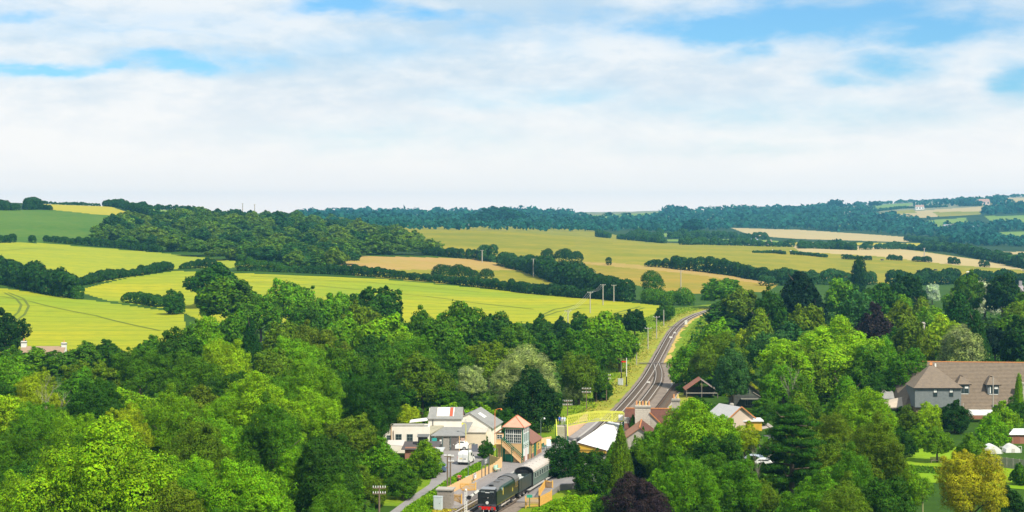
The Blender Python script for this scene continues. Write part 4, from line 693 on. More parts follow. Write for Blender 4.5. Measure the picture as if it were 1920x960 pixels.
window(dh, 3.2, 4.1, 3.0, 4.2, -.02, 2, 2, mat('pale_green_frame', (.25, .32, .2), .8)); window(dh, 3.2, 5.8, .6, 1.9, -.02, 5, 3, mat('grey_frame', (.35, .34, .3), .8)); MB().box((2.2, -1.4, 1.9), (6.8, 0, 2.05)).build('porch_roof', mat('grey_plank', (.2, .2, .17), .9), dh); MB().bar((4.8, -.1, 3.4), (6.8, -.1, 2.2), .1).build('batten', mat('pale_beam', (.4, .36, .3), .9), dh)
sp = thing('stone_gatepost', 'round pale stone pillar in front of the derelict house', 'pillar', W(1372, 783, 0)); MB().tube((0, 0, 0), (0, 0, 2.7), .45, .42, 10).build('shaft', STONE, sp); MB().tube((0, 0, 2.7), (0, 0, 2.95), .5, .3, 10).build('cap', STONE, sp)
gr = thing('grey_roof_cottage', 'cottage with pale grey roof and orange-edged gable beside the bright round tree', 'building', (41.0, 325, 0), R(28))
MB().box((0, 0, 0), (6, 6.5, 2.6)).build('wall', mat('pinkish_render', (.5, .4, .32), .9), gr); MB().prism([(0, 0, 2.6), (6, 0, 2.6), (3, 0, 4.5)], (0, .1, 0)).build('gable', mat('pinkish_render', (.5, .4, .32), .9), gr); MB().slab([(-.4, -.4, 2.35), (-.4, 7, 2.35), (3, 7, 4.7), (3, -.4, 4.7)], .12).build('roof', mat('pale_grey_roof', (.48, .47, .46), .8, (.4, .39, .38), 1.5), gr); MB().slab([(6.4, -.4, 2.35), (6.4, 7, 2.35), (3, 7, 4.7), (3, -.4, 4.7)], .12).build('roof', mat('pale_grey_roof', (.48, .47, .46), .8), gr)
MB().bar((-.4, -.45, 2.3), (3, -.45, 4.75), .1, .2).build('barge_board', RIDGE, gr); MB().bar((6.4, -.45, 2.3), (3, -.45, 4.75), .1, .2).build('barge_board', RIDGE, gr)
fy = thing('yellow_shop', 'low yellow-walled building with flat white roof behind the bright round tree', 'building', (43.3, 327, 0)); MB().box((0, 0, 0), (4.6, 4, 1.8)).build('wall', YELLOW, fy); MB().box((-.3, -.3, 1.8), (4.9, 4.3, 2.05)).build('roof', ROOFW, fy); MB().box((-.2, .6, 2.05), (1.2, 1.6, 2.3)).build('roof_hatch', WHITE, fy)
def tent(x, y, w_, h, label):
    p = W(x, y); o = thing('garden_tent', label, 'tent', p); cloth = mat('tent_cloth', (.76, .75, .72), .7, (.66, .65, .62), 2); b = MB(); secs = []
    for k_ in range(5): yy = k_ / 4 * w_; secs.append([(-w_ / 2, yy, 0), (-w_ * .47, yy, h * .45), (-w_ * .2, yy, h * .85), (0, yy, h), (w_ * .2, yy, h * .85), (w_ * .47, yy, h * .45), (w_ / 2, yy, 0)])
    b.loft(secs).build('cover', cloth, o); MB().prism([(-.3, -.02, 0), (.3, -.02, 0), (.25, -.02, h * .5), (-.25, -.02, h * .5)], (0, -.03, 0)).build('door_flap', mat('tent_flap', (.5, .48, .42), .8), o)
    MB().bar((w_ * .55, 0, 0), (w_ * .55, 0, h * .8), .06).build('pole', WHITE, o); MB().bar((w_ * .35, 0, h * .8), (w_ * .55, 0, h * .8), .06).build('pole', WHITE, o)
tent(1863, 851, 2.9, 1.5, 'white garden tent left of the other one, above the grey fence'); tent(1900, 849, 2.6, 1.4, 'white and pale green garden tent at the right edge')
hs_ = thing('garden_shed', 'small brick shed with pale green roof at the right edge', 'shed', W(1896, 832), 0); MB().box((.1, 0, 0), (3.5, 2.6, 1.7)).build('wall', BRICK, hs_); MB().slab([(-.6, -.3, 1.7), (4, -.3, 1.7), (4, 1.3, 2.6), (.8, 1.3, 2.6)], .08).build('roof', mat('pale_green_roof', (.62, .68, .6), .5), hs_); MB().slab([(-.6, 2.8, 1.7), (4, 2.8, 1.7), (4, 1.3, 2.6), (.8, 1.3, 2.6)], .08).build('roof', mat('pale_green_roof', (.6, .66, .6), .5), hs_)
MB().box((.5, -.04, 0), (1.6, 0, 1.5)).build('door', mat('shed_door', (.25, .1, .06), .8), hs_)
g0, g1 = W(1842, 872), W(1935, 884); board_fence([tuple(g0.xy), tuple(g1.xy)], 1.7, 'weathered grey board fence below the garden tents', mat('grey_boards', (.34, .31, .27), .9, (.26, .24, .21), 3), z=0)
bn = thing('garden_bench', 'wooden garden bench on the lawn', 'bench', W(1754, 868), R(4)); bw = mat('bench_wood', (.30, .24, .15), .8)
for k_ in range(3): MB().box((-.85, -.1 - k_ * .15, .42), (.85, .02 - k_ * .15, .46)).build('seat_slat', bw, bn)
for k_ in range(4): MB().box((-.85, .06, .52 + k_ * .13), (.85, .09, .61 + k_ * .13)).build('back_slat', bw, bn)
for x in (-.85, .79):
    MB().box((x, -.45, 0), (x + .06, -.39, .65)).build('leg', bw, bn); MB().box((x, .04, 0), (x + .06, .1, 1.02)).build('leg', bw, bn); MB().box((x, -.45, .62), (x + .06, .1, .67)).build('armrest', bw, bn)
# cottage on the left behind the wood
lc = thing('stone_cottage', 'cottage roof with two white chimneys showing above the wood on the left', 'cottage', WY(38, 650, 470) - Vector((0, 0, 0)), 0); lc.location.z = -1.2
MB().box((0, 0, 0), (11.6, 5, 4.2)).build('wall', STONE, lc); ct = mat('pinkish_tile', (.34, .22, .15), .9, (.27, .2, .13), 2, bump=.4); MB().slab([(-.3, -.4, 4), (11.9, -.4, 4), (11.9, 2.5, 6.0), (-.3, 2.5, 6.0)], .15).build('roof', ct, lc); MB().slab([(-.3, 5.4, 4), (11.9, 5.4, 4), (11.9, 2.5, 6.0), (-.3, 2.5, 6.0)], .15).build('roof', ct, lc); stack(lc, .3, 2.5, 4, 7.4, 1.4, .9, 1, WHITE, pm=mat('orange_pot', (.6, .2, .08), .8)); stack(lc, 11.4, 2.5, 4, 7.0, 1.3, .9, 1, WHITE, pm=mat('orange_pot', (.6, .2, .08), .8))
# ------------------------------------------------------------------ the train
LG = mat('loco_green', (.005, .026, .010), .3, (.008, .034, .013), 1.0, spec=.4); LB = mat('loco_black', (.010, .014, .015), .35, (.022, .026, .027), 2, spec=.5); RF = mat('sooty_roof', (.09, .085, .08), .5, (.15, .14, .13), 1.2, spec=.4); RED = mat('signal_red', (.65, .012, .008), .45); YEL = mat('lining_yellow', (.50, .42, .05), .5)
TRZ = -math.atan2(.27, .963)
lo = thing('steam_locomotive', 'dark green slab-sided steam locomotive with red buffer beam at the platform', 'locomotive', (-3.4, 236.7, .34), TRZ)
def sec(w_, zb, zs, zt_, n=9, y=0.0):
    """casing section: straight sides, domed roof"""
    pts = [(-w_, y, zb), (-w_, y, zs)]; pts += [(-w_ * math.cos(math.pi * i / (n + 1)), y, zs + (zt_ - zs) * math.sin(math.pi * i / (n + 1)) ** .8) for i in range(1, n + 1)]; return pts + [(w_, y, zs), (w_, y, zb)]
MB().loft([sec(1.28, 1.0, 2.75, 3.05, y=1.0), sec(1.34, 1.0, 2.75, 3.3, y=2.0), sec(1.35, 1.0, 2.75, 3.45, y=3.4), sec(1.35, 1.0, 2.75, 3.55, y=9.2)]).build('casing', LG, lo)
b = MB(); n = 9
def roofsec(w_, zs, zt_, y): return [(-w_ * math.cos(math.pi * i / 10), y, zs + (zt_ - zs) * math.sin(math.pi * i / 10) ** .8) for i in range(0, 11)]
b.loft([roofsec(1.2, 2.78, 3.22, .55), roofsec(1.25, 2.8, 3.36, 2.0), roofsec(1.25, 2.82, 3.5, 3.4), roofsec(1.25, 2.84, 3.6, 9.2)], cap=False, closed=False).build('roof_casing', RF, lo)
MB().add([(-1.3, 0, 1.0), (1.3, 0, 1.0), (1.28, 0, 2.6), (1.05, .12, 3.15), (-1.05, .12, 3.15), (-1.28, 0, 2.6), (-1.3, .9, 1.0), (1.3, .9, 1.0), (1.28, .9, 2.6), (1.05, .9, 3.15), (-1.05, .9, 3.15), (-1.28, .9, 2.6)], [(0, 1, 2, 3, 4, 5), (11, 10, 9, 8, 7, 6), (0, 6, 7, 1), (1, 7, 8, 2), (2, 8, 9, 3), (3, 9, 10, 4), (4, 10, 11, 5), (5, 11, 6, 0)]).build('front_plate', LB, lo)
MB().add([(-1.05, .1, 3.16), (1.05, .1, 3.16), (.95, 1.1, 3.34), (-.95, 1.1, 3.34), (-1.05, .1, 3.1), (1.05, .1, 3.1)], [(0, 1, 2, 3), (0, 4, 5, 1)]).build('smoke_lip', mat('dull_silver', (.36, .36, .36), .4, metal=.5), lo)
for s in (-1, 1): MB().box((s * 1.36 - .03, -.05, 1.15), (s * 1.36 + .03, 2.6, 2.9)).build('smoke_deflector', LG if s > 0 else LB, lo); MB().box((s * 1.385 - .012, .0, 1.02), (s * 1.385 + .012, 9.2, 1.10)).build('lining', mat('dull_lining', (.22, .19, .04), .5), lo)
sm = MB().tube((0, -.05, 2.0), (0, .05, 2.0), .82, n=24).build('smokebox_door', LB, lo); MB().bar((-.75, -.09, 2.0), (.1, -.09, 2.0), .05, .08).build('hinge', BLACK, sm); MB().tube((.1, -.16, 2.0), (.1, -.05, 2.0), .06).build('dart_handle', STEEL, sm)
pl_ = MB().box((-.30, -.10, 2.66), (.30, -.06, 2.79)).build('number_plate', mat('plate_white', (.6, .6, .6), .5), lo); MB().box((-.95, -.07, 2.72), (-.34, -.03, 2.92)).build('lamp_panel', mat('dull_panel', (.2, .22, .22), .5), lo); MB().box((.34, -.07, 2.72), (.95, -.03, 2.92)).build('lamp_panel', mat('dull_panel', (.2, .22, .22), .5), lo)
MB().tube((0, -.2, 1.32), (0, -.15, 1.32), .215, n=20).build('headcode_disc', WHITE, lo)
MB().add([(-1.25, -.12, .82), (1.25, -.12, .82), (1.25, -.02, 1.12), (-1.25, -.02, 1.12), (-1.25, .5, .82), (1.25, .5, .82), (1.25, .5, 1.12), (-1.25, .5, 1.12)], [(0, 1, 2, 3), (3, 2, 6, 7), (0, 4, 5, 1), (0, 3, 7, 4), (1, 5, 6, 2)]).build('running_plate', mat('grey_black', (.05, .05, .055), .4), lo)
MB().box((-1.2, -.3, .38), (1.2, -.12, .78)).build('buffer_beam', RED, lo)
for s in (-1, 1):
    f = MB().tube((s * .87, -.3, .6), (s * .87, -.65, .6), .1, n=10).build('buffer', BLACK, lo); MB().tube((s * .87, -.65, .6), (s * .87, -.72, .6), .23, n=16).build('buffer_head', mat('buffer_steel', (.2, .2, .2), .4, metal=.6), f); MB().tube((s * .55, -.22, 1.0), (s * .55, -.1, 1.0), .07).build('lamp_iron', BLACK, lo)
MB().tube((0, -.3, .55), (0, -.45, .35), .06).build('coupling', BLACK, lo); MB().bar((-.5, -.25, .38), (-.5, -.3, -.1), .06).build('brake_pipe', WHITE, lo); MB().bar((.3, -.25, .38), (.3, -.3, -.05), .07).build('brake_pipe', WHITE, lo)
MB().box((-1.0, .4, .2), (1.0, 10.5, 1.0)).build('frames', BLACK, lo)
def wheel(parent, y, s, r, spokes=10, x=.78):
    b = MB(); b.tube((s * x, y, r - .34 + .0), (s * (x + .13), y, r - .34), r, n=20); w__ = b.build('wheel', BLACK, parent); MB().tube((s * (x + .13), y, r - .34), (s * (x + .16), y, r - .34), r * .88, r * .86, n=20).build('rim', mat('wheel_grey', (.06, .06, .06), .5), w__); MB().tube((s * (x + .13), y, r - .34), (s * (x + .24), y, r - .34), r * .2, n=10).build('hub', STEEL, w__)
for s in (-1, 1):
    for y in (3.6, 5.55, 7.5): wheel(lo, y, s, .94)
    for y in (.8, 2.3): wheel(lo, y, s, .47)
    wheel(lo, 9.4, s, .55)
    MB().bar((s * 1.06, 3.4, .5), (s * 1.06, 7.6, .5), .08, .14).build('coupling_rod', STEEL, lo); MB().bar((s * 1.14, 1.9, .45), (s * 1.14, 5.55, .5), .08, .14).build('connecting_rod', STEEL, lo); MB().tube((s * 1.1, .9, .5), (s * 1.1, 2.0, .5), .33, n=12).build('cylinder', LB, lo)
for y, r_a in ((1.9, .33),): MB().tube((0, y, 3.35), (0, y, 3.48), r_a, n=16).build('chimney', BLACK, lo); MB().tube((0, y, 3.46), (0, y, 3.485), r_a * .8, n=16).build('chimney_mouth', mat('hollow_dark', (.003, .003, .003), .95), lo)  # mouth is a flat disc, the hollow's darkness put into its colour
for y in (4.2, 6.4): MB().box((-.35, y, 3.5), (.35, y + .7, 3.62)).build('safety_valve_cover', RF, lo)
MB().box((1.35, 3.0, 2.0), (1.39, 3.25, 2.95)).build('nameplate', mat('gold_plate', (.55, .42, .08), .4), lo); MB().tube((1.35, 2.6, 2.85), (1.39, 2.6, 2.85), .22, n=10).build('crest', mat('crest_mint', (.35, .5, .5), .5), lo); MB().box((1.35, 7.9, 1.7), (1.38, 8.2, 2.2)).build('number', YEL, lo)
cab = MB(); cab.loft([sec(1.35, 1.0, 2.75, 3.62, y=9.2), sec(1.35, 1.0, 2.75, 3.62, y=11.1)], cap=False).build('cab', LG, lo); cr_ = MB().loft([roofsec(1.4, 2.78, 3.72, 9.2), roofsec(1.4, 2.78, 3.72, 11.5)], cap=False, closed=False).build('cab_roof', RF, lo); MB().loft([roofsec(1.42, 2.78, 3.78, 11.4), roofsec(1.42, 2.78, 3.78, 11.5)], cap=False, closed=False).build('roof_edge', mat('dull_silver', (.36, .36, .36), .4, metal=.5), lo)
window(lo, 9.6, 10.7, 2.1, 2.65, 1.35, 2, 1, mat('brass', (.4, .3, .1), .4, metal=.6), axis='y')
te = thing('locomotive_tender', 'dark tender with high sides, coal and white tank lid behind the engine', 'tender', Vector((-3.4, 236.7, .34)) + Vector((math.sin(-TRZ) * 11.9, math.cos(TRZ) * 11.9, 0)), TRZ)
TD_ = mat('tender_dark', (.03, .05, .045), .4, (.045, .06, .055), 1.2)
MB().box((-1.3, 0, .9), (1.3, 6.8, 1.15)).build('tank', TD_, te); MB().box((1.2, .0, 1.15), (1.32, 6.8, 2.75)).build('side_panel', TD_, te); MB().box((-1.32, .0, 1.15), (-1.2, 6.8, 2.75)).build('side_panel', TD_, te); MB().box((-1.2, 6.6, 1.15), (1.2, 6.8, 2.6)).build('back_panel', TD_, te); MB().box((-1.2, 2.8, 1.15), (1.2, 6.6, 2.2)).build('tank_top', TD_, te)
cv = []; rr = random.Random(2); b = MB()
for i in range(160): x, y = rr.uniform(-1.05, 1.05), rr.uniform(.3, 2.9); z = 1.9 + .35 * (1 - abs(x)) + rr.uniform(0, .15); s = rr.uniform(.08, .17); b.box((x - s, y - s, z - s), (x + s, y + s, z + s * .6))
q = b.build('coal', mat('coal', (.012, .012, .013), .5), te); q['kind'] = 'stuff'
MB().box((.3, 3.4, 2.2), (1.1, 5.0, 2.42)).build('tank_lid', WHITE, te); MB().box((-.3, 4.9, 2.2), (.1, 5.4, 2.7)).build('filler', WHITE, te); MB().tube((.9, 2.6, 2.4), (.9, 2.6, 2.9), .07).build('vent', WHITE, te); MB().box((1.26, 1.1, 1.15), (1.34, 1.15, 2.7)).build('beading', TD_, te); MB().box((-1.0, .3, .2), (1.0, 6.5, .9)).build('frames', BLACK, te)
for s in (-1, 1):
    for y in (1.2, 3.3, 5.4): wheel(te, y, s, .54, x=.9)
co = thing('railway_carriage', 'green-grey railway carriage with cream roof and black end behind the tender', 'carriage', (-3.4 + .27 * 19.2, 236.7 + .963 * 19.2, .34), -math.atan2(.262, .965)); CG = mat('carriage_green', (.10, .15, .125), .4, (.12, .17, .14), 2)
CR = mat('cream_pink_roof', (.52, .46, .41), .7, (.44, .39, .34), .8, stretch=(1, .3, 1)); Lc = 19.6
MB().loft([sec(1.38, .75, 2.7, 2.75, y=.1), sec(1.38, .75, 2.7, 2.75, y=Lc)]).build('body', CG, co)
for i in range(10): MB().loft([roofsec(1.42, 2.7, 3.5, .1 + i * (Lc - .1) / 10), roofsec(1.42, 2.7, 3.5, .06 + (i + 1) * (Lc - .1) / 10)], cap=False, closed=False).build('roof_panel', CR, co)
MB().loft([sec(1.4, .6, 2.7, 3.52, y=-.02), sec(1.4, .6, 2.7, 3.52, y=.12)]).build('end', BLACK, co); MB().box((-.55, -.5, .8), (.55, 0, 3.0)).build('gangway', BLACK, co)
b = MB().loft([roofsec(1.46, 2.6, 3.6, -.25), roofsec(1.46, 2.6, 3.6, .15)], cap=False, closed=False).build('end_hood', BLACK, co)
for i in range(13):
    y = 1.0 + i * 1.45
    for s in (1, -1): window(co, y, y + .85, 1.75, 2.5, s * 1.38, 1, 1, mat('carriage_frame', (.3, .34, .3), .4), axis='y', at=s)
for i in range(9):
    for x in (-.45, .45): MB().tube((x, 1.5 + i * 2.1, 3.3), (x, 1.5 + i * 2.1, 3.52), .09, n=6).build('roof_vent', mat('vent_grey', (.3, .28, .26), .7), co)
for y in (2.2, 4.6, 15, 17.4):
    for s in (-1, 1): wheel(co, y, s, .46, x=.85)
MB().box((-1.1, 1, .25), (1.1, Lc - 1, .75)).build('underframe', BLACK, co)
# ------------------------------------------------------------------ vehicles
TYRE = mat('tyre', (.02, .02, .02), .85); ALLOY = mat('alloy', (.45, .45, .46), .35, metal=.6); LAMPR = mat('tail_lamp', (.4, .02, .01), .3)
def car(name, label, cat, loc, rz, L_, W_, H_, body, van=False):
    o = thing(name, label, cat, loc, rz); h = W_ / 2
    if van: prof = [(0, .3), (L_, .3), (L_, .75), (L_ - .7, 1.05), (L_ - 1.4, H_ - .12), (L_ - 1.8, H_), (.12, H_), (0, H_ - .4)]
    else: prof = [(0, .3), (L_, .3), (L_, .62), (L_ - .9, .9), (L_ - 1.6, H_ - .06), (L_ - 2.0, H_), (.7, H_ - .02), (.12, .98), (0, .75)]
    secs = [[(x * s_, y, z if z < 1.0 else z) for y, z in prof] for x, s_ in ((-h, 1), (-h * .96, 1), (h * .96, 1), (h, 1))]
    secs = []
    for x, ins in ((-h, .0), (-h * .9, .06), (h * .9, .06), (h, .0)):
        secs.append([(x * (1 - (.09 if z > 1.0 else 0)), y, z + (ins if z > 1.0 else 0)) for y, z in prof])
    b = MB(); b.loft(secs); b.build('body', body, o, bevel=.02)
    g = mat('car_glass', (.02, .03, .035), .08, spec=.7)
    if van:
        MB().box((-h * .78, -.02, H_ - .78), (h * .78, .03, H_ - .3)).build('rear_window', mat('van_blank', (.7, .7, .7), .3), o) ; MB().box((-.02, -.025, .45), (.02, .0, H_ - .2)).build('door_seam', mat('seam', (.3, .3, .3), .6), o)
        MB().box((-h * .62, -.035, .98), (-h * .12, 0, 1.08)).build('number_plate', mat('plate_yellow', (.6, .45, .05), .5), o); MB().box((h * .1, -.035, .96), (h * .55, 0, 1.06)).build('handle', TYRE, o); MB().box((-h, -.06, .28), (h, .02, .46)).build('bumper', TYRE, o)
        for s in (-1, 1): MB().box((s * h - .06, -.02, .95), (s * h + .04, .04, 1.45)).build('tail_lamp', mat('pale_lamp', (.5, .3, .28), .3), o); MB().box((s * (h * .93) - .02, L_ - 2.2, H_ - .75), (s * (h * .93) + .03, L_ - 1.5, H_ - .3)).build('side_window', g, o); MB().box((s * (h + .1) - .09, L_ - 1.5, 1.1), (s * (h + .1) + .09, L_ - 1.35, 1.35)).build('mirror', TYRE, o)
        MB().slab([(-h * .8, L_ - .75, 1.12), (h * .8, L_ - .75, 1.12), (h * .75, L_ - 1.4, H_ - .12), (-h * .75, L_ - 1.4, H_ - .12)], -.03).build('windscreen', g, o)
    else:
        for s in (-1, 1):
            MB().prism([(s * h * .93, .55, 1.0), (s * h * .93, L_ - 1.25, .98), (s * h * .925, L_ - 1.85, H_ - .1), (s * h * .925, .9, H_ - .1)], (s * .02, 0, 0)).build('side_window', g, o); MB().box((s * h * .95 - .02, L_ * .47, .95), (s * h * .95 + .03, L_ * .47 + .07, H_ - .08)).build('door_pillar', body, o)
            MB().box((s * h * .7 - .14, -.02, .7), (s * h * .7 + .14, .04, .85)).build('tail_lamp', LAMPR, o); MB().box((s * h * .7 - .15, L_ - .04, .62), (s * h * .7 + .15, L_ + .02, .75)).build('headlight', mat('headlight', (.7, .7, .7), .15), o); MB().box((s * (h + .08) - .07, L_ - 1.6, .95), (s * (h + .08) + .07, L_ - 1.5, 1.08)).build('mirror', body, o)
        MB().slab([(-h * .8, .2, 1.02), (h * .8, .2, 1.02), (h * .75, .7, H_ - .05), (-h * .75, .7, H_ - .05)], -.03).build('rear_window', g, o); MB().slab([(-h * .8, L_ - 1.0, .98), (h * .8, L_ - 1.0, .98), (h * .75, L_ - 1.62, H_ - .04), (-h * .75, L_ - 1.62, H_ - .04)], -.03).build('windscreen', g, o)
    for y in (L_ * .18, L_ * .80):
        for s in (-1, 1):
            w_ = MB().tube((s * (h - .2), y, .33), (s * (h + .01), y, .33), .33, n=16).build('wheel', TYRE, o); MB().tube((s * (h + .01), y, .33), (s * (h + .025), y, .33), .2, n=10).build('rim', ALLOY, w_)
    return o
CW = mat('white_car_paint', (.80, .79, .76), .25, spec=.6); CB = mat('blue_car_paint', (.10, .16, .24), .25, spec=.6)
p = W(868, 873); car('white_van', 'white delivery van seen from behind on the yard road', 'van', (p.x, p.y, .1), R(-13), 4.3, 1.85, 2.05, CW, True)
p = W(879, 846); car('white_car', 'white car parked crossways behind the delivery van', 'car', (p.x, p.y + 1, .1), R(86), 4.2, 1.8, 1.65, CW)
p = W(838, 886); car('blue_car', 'dark blue car half hidden by the bright green bush', 'car', (p.x, p.y, .1), R(82), 4.0, 1.75, 1.5, CB)
p = W(1432, 872); car('parked_car', 'silver-blue car glimpsed through the pine branches', 'car', (p.x, p.y, .1), R(60), 4.2, 1.8, 1.5, mat('silver_blue_paint', (.45, .52, .6), .25, spec=.6)); p = W(1418, 845); car('parked_car', 'white car glimpsed left of the pine', 'car', (p.x, p.y, .1), R(75), 4.2, 1.8, 1.5, CW)
p = W(1452, 880); car('parked_car', 'white car behind the lower pine branches', 'car', (p.x, p.y, .1), R(70), 4.2, 1.8, 1.6, CW)
# ------------------------------------------------------------------ poles, signals, signs
PW = mat('pole_wood', (.20, .15, .10), .9, (.14, .10, .07), 4); PG = mat('pole_grey', (.42, .38, .33), .9, (.34, .31, .27), 3)
INS = mat('insulator_white', (.75, .75, .72), .3)
def pole(x, yt, yb, label, arms=1, D=None, m=None, r=.13, aw=1.1, ins=True, rz=0.0, name='telegraph_pole', cat='pole', zoff=0.0):
    g = hit(x, yb) if D is None else Vector(((x - CX) * D / F, D, float(ground_z((x - CX) * D / F, D)))); top = CAMZ - g.y * (yt - HZ) / F - g.z; m = m or PW; o = thing(name, label, cat, g, rz)
    r = max(r, .13 * g.y / 420); MB().tube((0, 0, -.3), (0, 0, top), r, r * .75, 8).build('shaft', m, o)
    for k_ in range(arms):
        z = top - .35 - k_ * .75; a_ = MB().box((-aw, -.1, z), (aw, -.0, z + .14)).build('crossarm', m, o)
        if ins:
            n_ = 6 if g.y < 480 else 3
            for i in range(n_): xx = -aw * .93 + aw * 1.86 * i / (n_ - 1); MB().tube((xx, -.05, z + .14), (xx, -.05, z + .38), .07 if g.y < 480 else .1, .05, 6).build('insulator', INS, a_)
    return o, g + Vector((0, 0, top))
pole(711, 911, 985, 'brown telegraph pole with two insulator arms beside the lower footpath', 2, D=225, r=.15, aw=.85)
pole(839, 852, 915, 'left one of the twin poles between the yard road and the platform fence', 1, D=250, aw=.5); pole(844.5, 853, 912, 'right one of the twin poles between the yard road and the platform fence', 2, D=252, aw=.5)
RP_ = [(1064, 750, 790, 'telegraph pole rising behind the footbridge', 2), (1099.5, 727, 769, 'telegraph pole right of the small pale willow', 2), (1137, 702, 753, 'telegraph pole below the grey relay cabinet', 2), (1193.5, 644, 684, 'slim telegraph pole above the signals', 1), (1215, 614, 655, 'telegraph pole left of the line between the two plank crossings', 1), (1231, 593, 635, 'telegraph pole near the distant plank crossing', 1), (1244.5, 581, 611, 'farthest telegraph pole by the railway bend', 0)]
for x, a_, b_, lb, k_ in RP_: pole(x, a_, b_, lb, k_, m=PG if x > 1180 else PW, r=.11, aw=.95)
PP_ = [(1065, 582, 621, 'pale power pole at the near edge of the long crop field'), (1106.6, 547, 587, 'pale power pole standing in the long crop field'), (1130.6, 533, 572, 'pale power pole at the far edge of the crop field, left of two'), (1151, 534, 566, 'pale power pole at the far edge of the crop field, right of two'), (1000, 485, 519, 'pale power pole beside the diagonal tree row'), (904, 469, 492, 'pale power pole at the top of the hay meadow'), (1276.6, 507, 547, 'pale power pole in the browning meadow'), (1058 + 675, 465, 483, 'thin mast on the dry pasture at the right')]
tops = []
for x, a_, b_, lb in PP_: tops.append(pole(x, a_, b_, lb, 1, m=PG, r=.14, aw=1.1, name='power_pole')[1])
for x, a_, b_, lb in ((455, 381, 401, 'tiny pole on the left skyline, left of two'), (477.5, 383, 402, 'tiny pole on the left skyline, right of two')): pole(x, a_, b_, lb, 1, D=1750, m=PG, r=.1, aw=1.4, ins=False, name='power_pole')
t684 = pole(684, 765, 812, 'pale wooden power pole in the trees left of the workshop', 1, D=330, m=PG, aw=.5, name='power_pole')[1]
pole(1862, 706, 757, 'wooden pole in front of the second dormer of the long tiled house', 0, D=340, m=PG, r=.12, name='power_pole'); pole(1806, 756, 795, 'wooden post in the hedge below the long tiled house', 0, D=333, m=PG, r=.1); pole(1730, 912, 985, 'pale wooden post at the bottom edge left of the golden tree', 0, D=230, m=mat('pale_post', (.36, .36, .16), .9), r=.11)
def wire(p, q, sag, label, off=0.0, r=.035):
    o = Vector(p); b = MB(); prev = None
    for i in range(17):
        t = i / 16; c = Vector(p).lerp(Vector(q), t) - o + Vector((off, 0, -sag * 4 * t * (1 - t)))
        if prev is not None: b.bar(prev, c, r)
        prev = c
    tag(b.build('overhead_wire', mat('wire', (.45, .45, .45), .5), None, loc=o), label, 'wire', 'overhead wires')
mid_ = WY(1015, 645, 545)
for i, off in enumerate((-.9, 0, .9)):
    nmz = ('left', 'middle', 'right')[i]
    wire(tops[0], tops[1], 1.2, '%s wire between the two nearest power poles of the crop field' % nmz, off); wire(mid_, tops[0], 1.5, '%s wire dropping from the nearest crop field pole into the wood' % nmz, off); wire(tops[1], tops[2], 1.0, '%s wire from the crop field pole up to the far edge' % nmz, off)
for i, off in enumerate((-.3, .3)): wire(t684, WY(862, 724, 400), 1.2, '%s wire sweeping right from the pole in the trees left of the workshop' % ('lower', 'upper')[i], off)
def lamp(x, yt, yb, D, label, bend=1.0, m=None, col=None):
    g = Vector(((x - CX) * D / F, D, float(ground_z((x - CX) * D / F, D)))); top = CAMZ - D * (yt - HZ) / F - g.z; o = thing('lamp_post', label, 'lamp post', g); b = MB(); m = m or mat('lamp_green_grey', (.12, .16, .14), .5)
    b.tube((0, 0, 0), (0, 0, top * .93), .07, .05, 8); b.build('post', m, o); b = MB(); pr = Vector((0, 0, top * .93))
    for k_ in range(1, 7): c = Vector((bend * (1 - math.cos(k_ / 6 * math.pi / 2)), 0, top * .93 + top * .07 * math.sin(k_ / 6 * math.pi / 2))); b.tube(pr, c, .045, n=6); pr = c
    b.build('arm', m, o); MB().tube(pr, pr + Vector((.05 * bend, 0, -.25)), .1, .18, 10).build('shade', col or m, o); return o
lamp(878, 831, 893, 267, 'grey swan-neck lamp post between the van and the platform fence', .9); lamp(1014, 783, 834, 297, 'dark platform lamp post left of the footbridge stairs', .6, col=WHITE)
lamp(873.5, 793, 830, 300, 'bright yellow-topped curved lamp on the lean-to roof', -.6, mat('yellow_paint', (.65, .62, .02), .5)); lamp(928, 766, 795, 306, 'orange curved lamp arm behind the signal box', 1.1, mat('orange_paint', (.7, .2, .05), .5))
# signals
def signal(x, yt, yb, label, D=None, arm=RED, up=0.0, lattice=False, black=True):
    g = hit(x, yb) if D is None else Vector(((x - CX) * D / F, D, 0)); top = CAMZ - g.y * (yt - HZ) / F - g.z; o = thing('semaphore_signal', label, 'signal', g)
    if lattice:
        for s in (-.13, .13): MB().box((s - .05, -.05, 0), (s + .05, .05, top)).build('post', WHITE, o)
        b = MB()
        for k_ in range(int(top / .35)): b.bar((-.13, 0, k_ * .35), (.13, 0, k_ * .35 + .3), .04)
        b.build('lattice', WHITE, o); MB().tube((0, 0, top), (0, 0, top + .2), .2, .05, 8).build('finial', WHITE, o)
    else:
        MB().tube((0, 0, .0), (0, 0, top * .35), .13, n=8).build('post_foot', BLACK, o); MB().tube((0, 0, top * .35), (0, 0, top), .11, n=8).build('post', WHITE if black else GREY, o); MB().tube((0, 0, top), (0, 0, top + .25), .1, .02, 8).build('finial', BLACK, o)
    MB().box((-.35, -.2, .25), (.35, .2, .4)).build('foot_board', GREY, o); return o, top
s1_, tp = signal(1165, 673, 713, 'signal with red arm beside the grey relay cabinet', black=False)
MB().box((-.2, -.12, tp - .85), (1.3, -.06, tp - .5)).build('arm', RED, s1_); MB().box((-1.0, -.1, tp - .05), (1.0, 0, tp + .05)).build('crossarm', mat('dark_red', (.12, .03, .03), .6), s1_); MB().tube((-.1, -.15, tp - .68), (-.1, -.1, tp - .68), .2, n=10).build('lamp', BLACK, s1_)
signal(1174.7, 671, 725, 'white signal post with black foot right of the red-armed signal')
s2_, tp = signal(873.5, 919, 985, 'white lattice signal post at the bottom edge beside the engine', D=233, lattice=True)
